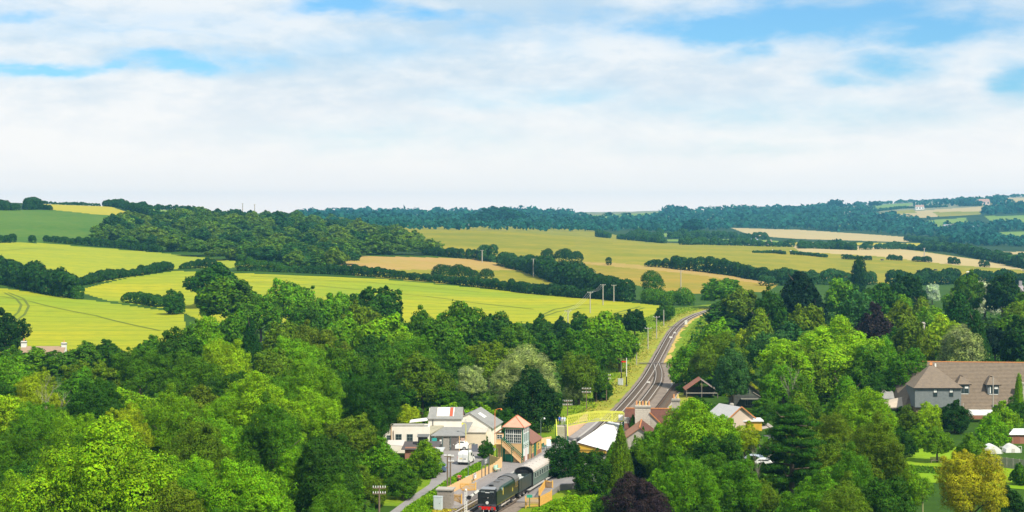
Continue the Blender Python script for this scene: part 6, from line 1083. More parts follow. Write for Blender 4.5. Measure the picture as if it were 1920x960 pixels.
def plant(x, ytop, wpx, kind='round', hue='mid', h=None, D=None, label=None, ybase=None, group=None, lod=None, name=None):
    """x, ytop, wpx: centre, top row and width in photo px; the tree is rooted on real ground"""
    if ybase is not None: g = hit(x, ybase); D = g.y
    if D is None:
        ratio = {'bush': .92, 'conifer': 2.2, 'poplar': 1.7, 'fir': 1.15, 'cedar': 1.35, 'ash': 1.15, 'spread': .95, 'willow': 1.0}.get(kind, 1.05) * random.uniform(.92, 1.08); D = 300.0; fixed = h
        for _ in range(16):
            h = fixed or min(17.5, max(2.5 if kind == 'bush' else 5.5, ratio * wpx * D / F))
            z0 = float(ground_z((x - CX) * D / F, D)); D = max(150, .5 * D + .5 * (CAMZ - z0 - h) * F / max(8.0, ytop - HZ))
            D = min(D, 6000)
    X = (x - CX) * D / F; z0 = float(ground_z(X, D)); top = CAMZ - D * (ytop - HZ) / F
    hh = max(2.0, top - z0); rad = max(.8, wpx * D / F / 2)
    lod = lod or ('hero' if wpx > 118 and D < 420 else 'near' if D < 420 and wpx > 45 else 'mid' if D < 850 else 'far')
    var = random.randrange(100); cm, tm = get_crown(kind, lod, var)
    c, cn = HUE[hue]; nm = name or NM.get(kind, 'broadleaf_tree')
    t = bpy.data.objects.new(nm, None); COL.objects.link(t); t.location = (X, D, z0 - .05); t.rotation_euler = (0, 0, random.uniform(0, 6.28)); t.scale = (rad / 1.0, rad / 1.0, hh / 2.0)
    cr = link('crown', cm, None, t); jv = random.uniform(.88, 1.12); cr.color = (c[0] * jv * random.uniform(.9, 1.12), c[1] * jv, c[2] * jv, 1)
    if lod != 'far': link('trunk', tm, None, t)
    t['category'] = 'bush' if kind == 'bush' and hh < 8 else 'tree'
    if group: t['group'] = group
    TREES.append((t, label, cn, KN[kind], x, ytop + wpx * .35, wpx, D)); return t
KEEP = [(718, 758, 1040, 965, 300), (1040, 768, 1170, 850, 300), (1165, 745, 1225, 800, 300), (860, 650, 1098, 765, 376), (1122, 894, 1268, 965, 225), (1682, 676, 1925, 772, 345), (1290, 716, 1440, 805, 366), (1150, 560, 1314, 640, 690), (1150, 640, 1300, 770, 480), (1430, 605, 1690, 700, 330),
        (1447, 514, 1556, 610, 430), (1594, 486, 1628, 535, 900), (1812, 530, 1882, 600, 640), (1598, 577, 1680, 612, 500), (1700, 800, 1925, 905, 280), (1395, 930, 1485, 960, 240), (1752, 850, 1895, 960, 225), (700, 540, 1240, 575, 650)]
def in_the_way(x, y, w_, D, h): 
    base = HZ + CAMZ * F / D
    return any(x + w_ * .42 > a and x - w_ * .42 < c and y < d and base > b and D < dd for a, b, c, d, dd in KEEP)
def label_trees():
    by = {}
    for rec in TREES:
        t, lab, cn, kn, x, y, wpx, D = rec
        if lab is None:
            lab = '%s %s %s %s' % (cn, kn, 'bush' if t['category'] == 'bush' else 'tree', where(x, y))
            if kn.endswith('conifer'): lab = lab.replace('conifer tree', 'conifer')
        by.setdefault(lab, []).append((x, y, t))
    U = 'first second third fourth fifth sixth seventh eighth ninth tenth eleventh twelfth thirteenth fourteenth fifteenth sixteenth seventeenth eighteenth nineteenth twentieth'.split()
    O = ['leftmost'] + [u + ' from left' for u in U[1:]] + ['twenty-%s from left' % u for u in U[:9]] + ['thirtieth from left'] + ['thirty-%s from left' % u for u in U[:9]]
    for lab, L_ in by.items():
        if len(L_) == 1: L_[0][2]['label'] = lab; continue
        L_.sort(key=lambda q: q[0])
        for i, (x, y, t) in enumerate(L_):
            t['label'] = '%s, %s' % (lab, O[i] if i < len(L_) - 1 and i < len(O) else 'rightmost' if i == len(L_) - 1 else O[-1])

# ---- the trees one can pick out, listed by hand: x, top row, width, kind, colour
HAND = [
 # edge of the crop fields, left
 (8, 583, 84, 'bush', 'dark', 'dark green oak on the left edge above the cottage'), (328, 546, 50, 'bush', 'deep', 'round dark bush alone between the two crop fields'),
 (402, 499, 104, 'spread', 'deep', 'big dark oak standing up into the crop fields'), (372, 552, 20, 'bush', 'deep', None), (432, 527, 140, 'spread', 'mid', 'broad bright-topped oak in front of the big dark oak'), (490, 560, 80, 'round', 'mid', None),
 (545, 531, 92, 'round', 'fresh', 'green tree with rounded top against the crop field right of the big oak'), (600, 568, 80, 'round', 'mid', None), (632, 556, 90, 'round', 'fresh', None), (706, 543, 100, 'spread', 'deep', 'dark tree standing highest against the middle of the long crop field'),
 (660, 580, 80, 'round', 'mid', None), (740, 577, 36, 'round', 'mid', None), (712, 598, 110, 'round', 'bright', 'domed bright green tree left of centre in front of the long crop field'), (790, 590, 80, 'ash', 'mid', None), (866, 576, 110, 'round', 'mid', None), (930, 592, 76, 'round', 'deep', None),
 (838, 598, 90, 'round', 'fresh', None), (560, 640, 120, 'round', 'bright', None), (610, 622, 90, 'ash', 'olive', None), (470, 597, 64, 'conifer', 'dark', 'grey-green conifer at the top of the left wood'), (440, 590, 90, 'round', 'mid', None), (380, 605, 110, 'round', 'bright', None),
 (900, 604, 80, 'ash', 'deep', None), (965, 612, 70, 'round', 'mid', None),
 # around the top of the railway cutting
 (1012, 592, 60, 'bush', 'deep', None), (1050, 596, 50, 'bush', 'dark', None), (1088, 588, 50, 'bush', 'deep', None), (1132, 594, 96, 'round', 'bright', 'bright green round tree left of the railway, above the red-armed signal'),
 (1190, 584, 54, 'round', 'dark', 'dark tree at the right tip of the long crop field'), (1160, 592, 44, 'round', 'deep', None), (1162, 620, 76, 'round', 'fresh', None), (1094, 626, 100, 'round', 'mid', 'big rounded tree left of the railway signals'), (1030, 632, 80, 'round', 'deep', None),
 (1245, 571, 36, 'bush', 'deep', 'small round bush beside the top of the railway'), (1258, 573, 22, 'bush', 'mid', None), (1085, 666, 84, 'ash', 'olive', None), (1118, 690, 60, 'round', 'mid', None), (1150, 656, 36, 'bush', 'olive', 'small yellowish bush by the railway signals'), (1128, 712, 44, 'bush', 'deep', None),
 (985, 657, 140, 'willow', 'pale', 'large pale grey-green willow behind the yard buildings', 360), (884, 688, 64, 'willow', 'pale', 'small pale willow left of the large willow'), (1076, 712, 46, 'willow', 'pale', 'small pale willow right of the dark round tree'), 
 (1000, 698, 112, 'bush', 'dark', 'dark round tree in front of the pale willow, behind the signal box', 325), (768, 762, 60, 'bush', 'yellow', 'yellow-green bush behind the white flat-roofed building', 322), (845, 757, 90, 'bush', 'lime', None, 330), (905, 757, 60, 'bush', 'bright', None, 332), (948, 768, 50, 'bush', 'deep', None, 322),
 (750, 715, 96, 'round', 'deep', None, 345), (700, 690, 80, 'ash', 'deep', None), (640, 700, 110, 'ash', 'deep', 'tall dull green tree left of the white flat-roofed building'), (690, 780, 70, 'ash', 'deep', None), (800, 680, 110, 'round', 'deep', None, 372), (825, 715, 80, 'round', 'mid', None, 350), (862, 738, 50, 'round', 'deep', None, 340), (20, 652, 84, 'bush', 'mid', None, 445), (68, 655, 84, 'bush', 'fresh', None, 440), (112, 660, 84, 'bush', 'mid', None, 440), (160, 645, 84, 'bush', 'mid', None, 450), (200, 640, 84, 'bush', 'deep', None, 455), (285, 632, 84, 'bush', 'mid', None, 470), (760, 640, 120, 'round', 'mid', None), (820, 640, 70, 'round', 'deep', None), (738, 768, 56, 'bush', 'deep', None, 325),
 # left bottom, the tall bright ones
 (55, 712, 120, 'ash', 'yellow', None), (20, 745, 110, 'round', 'lime', None), (75, 700, 60, 'ash', 'yellow', None), (195, 808, 300, 'round', 'lime', 'huge lime green tree filling the lower left corner'), (330, 750, 140, 'ash', 'bright', None), (230, 768, 120, 'ash', 'yellow', None),
 (420, 648, 130, 'round', 'lime', None), (478, 706, 170, 'round', 'lime', 'tall lime green tree in the middle of the left wood'), (590, 738, 120, 'round', 'lime', 'lime green tree with tall rounded head left of the yard'), (400, 790, 160, 'round', 'bright', None), (150, 700, 110, 'round', 'mid', None), (120, 740, 90, 'round', 'mid', None),
 (480, 930, 110, 'round', 'lime', 'lime green treetop cut by the bottom edge, left of centre'), (560, 850, 130, 'round', 'bright', None), (630, 880, 110, 'round', 'fresh', None), (40, 900, 150, 'round', 'bright', None), (350, 900, 130, 'ash', 'fresh', None), (520, 800, 110, 'round', 'bright', None),
 (716, 826, 96, 'bush', 'fresh', 'round green bush left of the yard in front of the white building'), (798, 828, 72, 'bush', 'bright', 'bright green bush in front of the dark yard roof'), (755, 870, 70, 'bush', 'mid', None), (672, 872, 80, 'ash', 'olive', None), (700, 900, 60, 'bush', 'olive', None), (805, 858, 40, 'bush', 'mid', None),
 (913, 828, 34, 'bush', 'deep', 'round dark bush between the yard and the signal box'), (908, 812, 14, 'bush', 'deep', None),
 # centre bottom
 (1060, 825, 84, 'bush', 'dark', 'dark round tree over the railway carriage'), (1108, 848, 84, 'bush', 'deep', 'dark tree right of the carriage below the station canopy'), (1187, 779, 30, 'conifer', 'deep', 'narrow pointed cypress in front of the stone chimney'), (1164, 798, 60, 'conifer', 'olive', 'olive green cypress right of the white canopy'), (1206, 801, 26, 'conifer', 'deep', None),
 (1215, 815, 56, 'bush', 'fresh', None, 272), (1150, 830, 60, 'conifer', 'fresh', None, 262), (1195, 826, 60, 'bush', 'fresh', None, 262), (1235, 800, 60, 'round', 'bright', None, 276), (1180, 850, 70, 'bush', 'black', None), (1300, 757, 180, 'round', 'bright', 'large bright green round tree in front of the station house'), (1350, 785, 90, 'round', 'bright', None), (1395, 800, 60, 'ash', 'yellow', None), (1240, 830, 60, 'ash', 'fresh', None),
 (1197, 899, 140, 'spread', 'purple', 'dark purple beech at the bottom edge'), (1060, 934, 110, 'bush', 'lime', 'lime green bush at the bottom edge right of the engine'), (1290, 870, 130, 'ash', 'fresh', None), (1240, 880, 80, 'ash', 'bright', None), (1370, 870, 130, 'round', 'mid', None), (1140, 920, 60, 'bush', 'mid', None), (1345, 900, 110, 'round', 'deep', None), (1420, 900, 70, 'ash', 'olive', None),
 (1485, 748, 150, 'cedar', 'deep', 'tall flat-tiered pine with a bare brown trunk'), (1540, 885, 150, 'bush', 'fresh', 'dense bright green bush at the bottom edge right of the pine'), (1560, 780, 120, 'ash', 'olive', None), (1640, 805, 150, 'ash', 'olive', 'big olive green tree left of the garden lawn'), (1700, 875, 90, 'ash', 'fresh', None),
 (1620, 735, 130, 'round', 'bright', None), (1600, 860, 120, 'ash', 'mid', None), (1697, 812, 48, 'bush', 'deep', None), (1660, 900, 110, 'ash', 'deep', None),
 # right, house and garden
 (1822, 850, 146, 'ash', 'gold', 'golden yellow tree below the garden tents'), (1893, 915, 90, 'bush', 'dark', None), (1745, 758, 60, 'bush', 'lime', 'slim lime green bush below the grey slate wall'), (1790, 753, 68, 'bush', 'dark', 'dark green bush in front of the long tiled house'), (1858, 780, 66, 'bush', 'bright', None), (1700, 762, 50, 'bush', 'olive', None),
 (1757, 806, 60, 'spread', 'fresh', 'small garden tree on the lawn above the bench'), (1820, 815, 64, 'bush', 'fresh', None), (1878, 755, 70, 'bush', 'bright', None), (1905, 745, 50, 'bush', 'deep', None), (1893, 790, 30, 'bush', 'deep', None), (1912, 870, 40, 'bush', 'mid', None), (1650, 770, 60, 'round', 'fresh', None), (1722, 795, 50, 'bush', 'bright', None),
 # right wood
 (1356, 526, 100, 'round', 'mid', 'rounded green tree above the bend of the railway', 745), (1376, 564, 138, 'bush', 'deep', 'broad dark tree right of the bend of the railway', 612), (1342, 604, 80, 'round', 'bright', 'bright green rounded tree right of the railway'), (1292, 650, 88, 'bush', 'fresh', 'green tree leaning over the railway right of the crossing boards'), (1345, 632, 120, 'spread', 'olive', 'broad olive tree behind the rusty-roofed barn'),
 (1396, 620, 44, 'round', 'yellow', None), (1445, 625, 90, 'ash', 'blue', None), (1500, 510, 136, 'fir', 'black', 'massive blackish conifer towering over the right wood', 560), (1827, 622, 56, 'bush', 'deep', None, 425), (1731, 616, 50, 'bush', 'olive', None, 425), (1611, 488, 34, 'poplar', 'dark', 'lone dark poplar standing against the dry pasture'), (1560, 604, 250, 'bush', 'lime', 'huge lime green spreading tree in the right wood'), (1910, 708, 20, 'poplar', 'bright', 'ivy-clad chimney-like column at the right end of the long tiled house', 341),
 (1480, 655, 110, 'round', 'bright', None), (1468, 690, 90, 'round', 'fresh', None), (1612, 655, 84, 'round', 'mid', None), (1285, 722, 40, 'bush', 'mid', None, 398), (1322, 752, 44, 'bush', 'deep', None, 352), (1296, 748, 40, 'bush', 'fresh', None, 350), (1356, 728, 30, 'bush', 'fresh', None, 390), (1435, 740, 60, 'bush', 'mid', None, 345), (1350, 706, 60, 'bush', 'deep', None, 405), (1380, 700, 50, 'bush', 'mid', None, 400), (1425, 765, 40, 'bush', 'deep', None, 335), (1338, 765, 30, 'bush', 'mid', None, 340), (1712, 610, 90, 'round', 'olive', None), (1770, 597, 100, 'round', 'yellow', None), (1846, 532, 70, 'willow', 'silver', 'silvery white-leaved tree in the right wood'), (1748, 534, 36, 'willow', 'silver', 'small silvery tree left of the larger silvery one'),
 (1806, 614, 104, 'willow', 'pale', 'pale bluish tree behind the long tiled house'), (1640, 576, 96, 'bush', 'purple', 'dark purple tree in the right wood', 470), (1690, 570, 80, 'ash', 'olive', None), (1580, 530, 80, 'round', 'fresh', None), (1650, 540, 90, 'round', 'deep', None), (1700, 520, 80, 'round', 'dark', None), (1690, 558, 60, 'round', 'bright', None), (1800, 546, 90, 'fir', 'dark', None),
 (1745, 580, 70, 'round', 'fresh', None), (1830, 585, 80, 'conifer', 'dark', None), (1905, 572, 70, 'round', 'olive', None), (1890, 600, 80, 'round', 'mid', None), (1911, 632, 36, 'bush', 'gold', 'golden bush above the ridge of the long tiled house'), (1865, 618, 70, 'round', 'black', None), (1446, 560, 60, 'round', 'deep', None), (1530, 560, 70, 'fir', 'black', None), (1690, 618, 70, 'round', 'deep', None), (1880, 520, 80, 'round', 'dark', None),
 (1372, 716, 46, 'bush', 'deep', None), (1310, 745, 40, 'bush', 'deep', None), (1400, 682, 36, 'bush', 'yellow', 'yellow-topped bush above the derelict house'), (1420, 640, 50, 'round', 'deep', None), (1398, 720, 90, 'bush', 'yellow', None),
]
for x, y, w_, kd, hu, lb, *dd in HAND:
    if lb and 'above the derelict house' in lb: pass
    if (x, y) in ((1398, 720), (1372, 716)): continue            # the ivy on the derelict roof is built with the house
    plant(x, y, w_, kd, hu, label=lb, D=dd[0] if dd else None)
# ---- the rest of the two woods, planted between the listed ones
def fill(poly, step0, step1, hues, kinds, y0, y1, keep=lambda x, y: True):
    y = y0; r = random.Random(len(TREES) + 5)
    while y < y1:
        t = (y - y0) / (y1 - y0); st = step0 + (step1 - step0) * t; x = min(p[0] for p in poly) + r.uniform(0, st)
        while x < max(p[0] for p in poly):
            xx, yy = x + r.uniform(-.3, .3) * st, y + r.uniform(-.25, .25) * st
            if bool(inpoly(xx, yy, poly)) and keep(xx, yy):
                dmin = min(math.hypot(q[4] - xx, (q[5] - yy - st * .3) * 1.5) / (q[6] * .5 + st * .3) for q in TREES)
                wp = st * r.uniform(1.25, 1.75); kk, hh_ = r.choice(kinds), r.choice(hues)
                if dmin > .36:
                    D_ = 300.0
                    for _ in range(12): D_ = max(150, .5 * D_ + .5 * (CAMZ - min(17.5, max(5.5, 1.05 * wp * D_ / F))) * F / (yy - HZ))
                    if in_the_way(xx, yy, wp, D_, 0):
                        wp *= .6
                        if in_the_way(xx, yy, wp, D_, 0): x += st; continue
                    plant(xx, yy, wp, kk, hh_)
            x += st
        y += st * .48
fill([(-30, 668), (120, 655), (250, 640), (340, 600), (480, 575), (700, 572), (940, 606), (1040, 640), (1000, 668), (880, 690), (850, 740), (720, 790), (690, 830), (650, 860), (670, 960), (-30, 960)],
     62, 125, ['mid', 'fresh', 'deep', 'mid', 'bright', 'olive', 'deep'], ['round', 'round', 'ash', 'spread'], 585, 960)
fill([(1255, 640), (1320, 575), (1330, 545), (1500, 530), (1640, 522), (1940, 515), (1940, 640), (1730, 650), (1690, 690), (1670, 770), (1500, 760), (1430, 760), (1420, 700), (1340, 690)],
     50, 80, ['deep', 'mid', 'dark', 'fresh', 'blue', 'mid', 'olive'], ['round', 'round', 'ash', 'spread', 'fir'], 520, 760)
fill([(1215, 850), (1290, 800), (1420, 820), (1500, 800), (1680, 820), (1700, 850), (1700, 960), (1130, 975), (1120, 900)], 70, 95, ['mid', 'fresh', 'deep', 'olive'], ['ash', 'round'], 820, 960,
     keep=lambda x, y: not (1400 < x < 1480 and y < 935))

# ------------------------------------------------------------------ rough grass and scrub on the verges
def tufts(name, label, pts, size, hue, seed):
    r = np.random.default_rng(seed); P = np.array(pts); P[:, 2] = ground_z(P[:, 0], P[:, 1]) + .12; Nn = r.normal(0, 1, P.shape); Nn[:, 2] = np.abs(Nn[:, 2]) * .4
    v, f = leaves(P - P[0], Nn, size, .4, r); me = np_mesh(name, v, f); me.materials.append(LEAF); o = link(name, me, None, None, tuple(P[0])); o.color = (*hue, 1); return tag(o, label, 'grass', None, 'stuff')
def along(y0, y1, o0, o1, n, seed, PP=None):
    P, t, n_ = PP or LP; r = np.random.default_rng(seed); s = np.nonzero((P[:, 1] > y0) & (P[:, 1] < y1))[0]; k = r.choice(s, n); o = r.uniform(o0, o1, n); cl = np.sin(P[k, 1] * .35 + o * .8) + np.sin(P[k, 1] * .13 + o * .5 + 2); k = k[cl > r.uniform(-1.5, 1.2, n)]; o = r.uniform(o0, o1, len(k))
    Q = P[k] + n_[k] * o[:, None]; return np.c_[Q, np.zeros(len(Q))]
def inpx(poly, n, seed):
    r = np.random.default_rng(seed); xs_ = [p[0] for p in poly]; ys_ = [p[1] for p in poly]; x = r.uniform(min(xs_), max(xs_), n * 3); y = r.uniform(min(ys_), max(ys_), n * 3); s = inpoly(x, y, poly); x, y = x[s][:n], y[s][:n]; Y = CAMZ * F / (y - HZ); return np.c_[(x - CX) * Y / F, Y, 0 * Y]
tufts('long_grass', 'long green grass and weeds on the bank left of the railway', along(330, 740, -17, -5.5, 9000, 1), .42, (.19, .29, .012), 1)
tufts('dry_grass', 'dry straw coloured grass beside the left rail', along(340, 740, -8, -3.2, 4500, 2), .26, (.34, .31, .04), 2)
tufts('long_grass', 'green grass right of the railway towards the bend', along(430, 760, 5, 13, 5000, 3), .38, (.20, .30, .010), 3)
tufts('long_grass', 'lush green grass bank between the yard road and the platform fence', inpx([(735, 985), (762, 952), (800, 928), (840, 900), (880, 876), (912, 862), (900, 885), (850, 912), (835, 935), (810, 960), (800, 985)], 9000, 4), .30, (.16, .33, .006), 4)
tufts('dry_grass', 'yellowing grass round the stone hut', inpx([(800, 975), (803, 950), (812, 938), (850, 928), (872, 932), (895, 945), (870, 975)], 1500, 5), .2, (.46, .36, .02), 5)
tufts('long_grass', 'bright grass right of the picket gates', inpx([(985, 975), (1000, 955), (1040, 938), (1120, 925), (1150, 975)], 3500, 6), .3, (.18, .36, .006), 6)
tufts('garden_plants', 'flower border across the garden lawn', inpx([(1700, 886), (1700, 874), (1765, 878), (1800, 884), (1800, 892)], 1500, 7), .3, (.09, .2, .01), 7)

def brush(name, label, poly, n, seed, hue=(.05, .13, .005)):
    P = inpx(poly, n, seed); r = np.random.default_rng(seed); z = ground_z(P[:, 0], P[:, 1]); hh = 1.2 + 1.1 * np.sin(P[:, 0] * .31 + P[:, 1] * .17) + .7 * np.sin(P[:, 1] * .5); P[:, 2] = z + np.clip(hh, .2, 3) * r.uniform(.2, 1, len(P))
    Nn = r.normal(0, 1, P.shape) + np.array([0, 0, 1.2]); v, f = leaves(P - P[0], Nn, .62, .7, r); me = np_mesh(name, v, f); me.materials.append(LEAF); o = link(name, me, None, None, tuple(P[0])); o.color = (*hue, 1); tag(o, label, 'undergrowth', None, 'stuff')
brush('undergrowth', 'tangled undergrowth beneath the left wood', [(-40, 672), (240, 676), (340, 655), (480, 620), (950, 622), (1080, 650), (1100, 720), (1040, 770), (860, 770), (720, 850), (700, 960), (700, 1200), (-40, 1200)], 42000, 11)
brush('undergrowth', 'tangled undergrowth beneath the right wood', [(1290, 640), (1320, 590), (1960, 580), (1960, 740), (1700, 760), (1690, 830), (1700, 1150), (1150, 1150), (1240, 850), (1440, 830), (1480, 780), (1440, 720), (1300, 720)], 34000, 12)

# ivy over the derelict roof
r = np.random.default_rng(21); n_i = 2600; u_ = r.uniform(-.6, 7.9, n_i); y_ = r.uniform(-.5, 6.4, n_i); z_ = 5.2 - np.abs(u_ - 3.8) * .70 + r.uniform(0, .45, n_i); sel = (u_ < 6.2) | (r.uniform(0, 1, n_i) < .35)
v, f = leaves(np.c_[u_, y_, z_][sel], np.tile([0, -.3, 1.0], (sel.sum(), 1)), .22, .7, r); me = np_mesh('ivy', v, f); me.materials.append(LEAF); o = link('ivy', me, None, dh); o.color = (.24, .27, .006, 1); o['kind'] = 'stuff'

# bare and dying trees that stick out of the wood
def bare(x, yt, D, label, h, sp=1.0, seed=3):
    rr = random.Random(seed); b = MB()
    def limb(p, d, ln, r0, k):
        q = p + d * ln; b.tube(p, q, r0, r0 * .6, 5, cap=False)
        if k == 0: return
        for _ in range(3): limb(p.lerp(q, rr.uniform(.55, 1)), (d + Vector((rr.uniform(-.8, .8) * sp, rr.uniform(-.8, .8) * sp, rr.uniform(-.1, .5)))).normalized(), ln * rr.uniform(.5, .75), r0 * .55, k - 1)
    limb(Vector((0, 0, 0)), Vector((.03, 0, 1)), h * .5, .12, 4); top = CAMZ - D * (yt - HZ) / F
    tag(b.build('bare_tree', BARKP, None, loc=((x - CX) * D / F, D, 0)), label, 'tree'); 
bare(92, 706, 290, 'pale bare-branched dead tree in the left wood', 13.5, 1.0, 3); bare(1481, 690, 318, 'thin leafless tree in front of the huge lime green tree', 12, .4, 5); bare(1418, 850, 232, 'thin bare-stemmed young tree left of the pine', 9, .6, 9)
# ------------------------------------------------------------------ hillside wood: trees one can count, then hedges, then the far woods
WOOD = [(178, 452), (210, 425), (300, 412), (400, 405), (520, 402), (640, 420), (740, 442), (800, 468), (822, 482), (760, 486), (648, 482), (660, 512), (560, 508), (440, 494), (320, 476), (240, 464)]
r_ = random.Random(3); y = 506.0
while y > 404:
    x = 170 + r_.uniform(0, 20)
    while x < 815:
        xx = x + r_.uniform(-7, 7); yy = y + r_.uniform(-2, 2)
        if bool(inpoly(xx, yy, WOOD)):
            g = hit(xx, yy)
            if g.y > 900:
                h = r_.uniform(7, 13); wd = r_.uniform(38, 62); ytop = HZ + (CAMZ - g.z - h) * F / g.y
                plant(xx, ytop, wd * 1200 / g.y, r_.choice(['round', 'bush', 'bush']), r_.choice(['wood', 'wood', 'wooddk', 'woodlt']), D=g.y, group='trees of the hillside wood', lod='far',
                      label='%s tree in the hillside wood, %s' % (r_.choice(['rounded green', 'dense green']), ('on its lower edge' if yy > 480 else 'in its middle' if yy > 440 else 'near its top')) + (', left part' if xx < 380 else ', central part' if xx < 590 else ', right part'))
        x += r_.uniform(25, 33)
    y -= 9 if y > 440 else 6
def hedge(pts, h, label, hue='dark', wdt=None, lumps=.5, dens=1.0, name='hedge', lumpy=None, hj=.3, D0=None, kind=None, cat='hedge'):
    """a row of bushes rooted on the ground along a line of photo pixels"""
    r = np.random.default_rng(abs(int(pts[0][0] * 7 + pts[0][1] * 3 + h * 11)) + 1); wdt = (wdt or h * .9) * .8; h = h * .74
    P = [hit(*p, near=600) for p in pts]; wdt = wdt or h * .9; Cn = []; Rd = []
    for a, b in zip(P[:-1], P[1:]):
        ln = (b.xy - a.xy).length; n = max(1, int(ln / (wdt * .42)))
        for i in range(n):
            t = (i + r.uniform(0, 1)) / n; X = a.x + (b.x - a.x) * t + r.normal(0, wdt * .14); Y = a.y + (b.y - a.y) * t + r.normal(0, wdt * .14)
            if math.sin(X * .043 + Y * .031 + h) > .93: continue
            hh = h * (1 + hj * math.sin(X * .11 + Y * .07) * r.uniform(.3, 1) + r.normal(0, hj * .35)); z = float(ground_z(X, Y))
            rr = wdt * r.uniform(.42, .62); zz = z + rr * .5
            while True:
                Cn.append((X + r.normal(0, .12 * wdt), Y + r.normal(0, .12 * wdt), min(zz, z + max(.3, hh - rr * .8)))); Rd.append(rr * r.uniform(.8, 1.1))
                if zz > z + hh - rr: break
                zz += rr * 1.0
    Cn = np.array(Cn); Rd = np.array(Rd); D = Cn[:, 1].mean(); ls = max(.32, .85 * D / F / .533 * .62)
    area = (Rd ** 2).sum() * 5; nq = int(min(16000, max(200, area / (ls * ls * .8) * dens))); ls = max(ls, math.sqrt(area / nq / .8))
    # cheap outside test: only against near neighbours in the list
    k = r.choice(len(Cn), nq * 2, p=Rd ** 2 / (Rd ** 2).sum()); d = r.normal(0, 1, (nq * 2, 3)); d[:, 2] = np.abs(d[:, 2]) * np.where(r.uniform(0, 1, nq * 2) < .8, 1, -1); d /= np.linalg.norm(d, axis=1)[:, None]
    p = Cn[k] + d * (Rd[k] * r.uniform(.85, 1.1, len(k)))[:, None]; ok = np.ones(len(k), bool)
    for o_ in range(-7, 8):
        if o_ == 0: continue
        kk = np.clip(k + o_, 0, len(Cn) - 1); ok &= (np.linalg.norm(p - Cn[kk], axis=1) > Rd[kk] * .8) | (kk == k)
    p, d = p[ok][:nq], d[ok][:nq]; o0 = np.array([Cn[0][0], Cn[0][1], float(ground_z(Cn[0][0], Cn[0][1]))])
    v, f = leaves(p - o0, d, ls, .7, r); me = np_mesh(name, v, f); me.materials.append(LEAF)
    o = link(name, me, None, None, tuple(o0)); c = HUE[hue][0]; o.color = (*c, 1); tag(o, label, cat)
    if kind: o['kind'] = kind
    return o
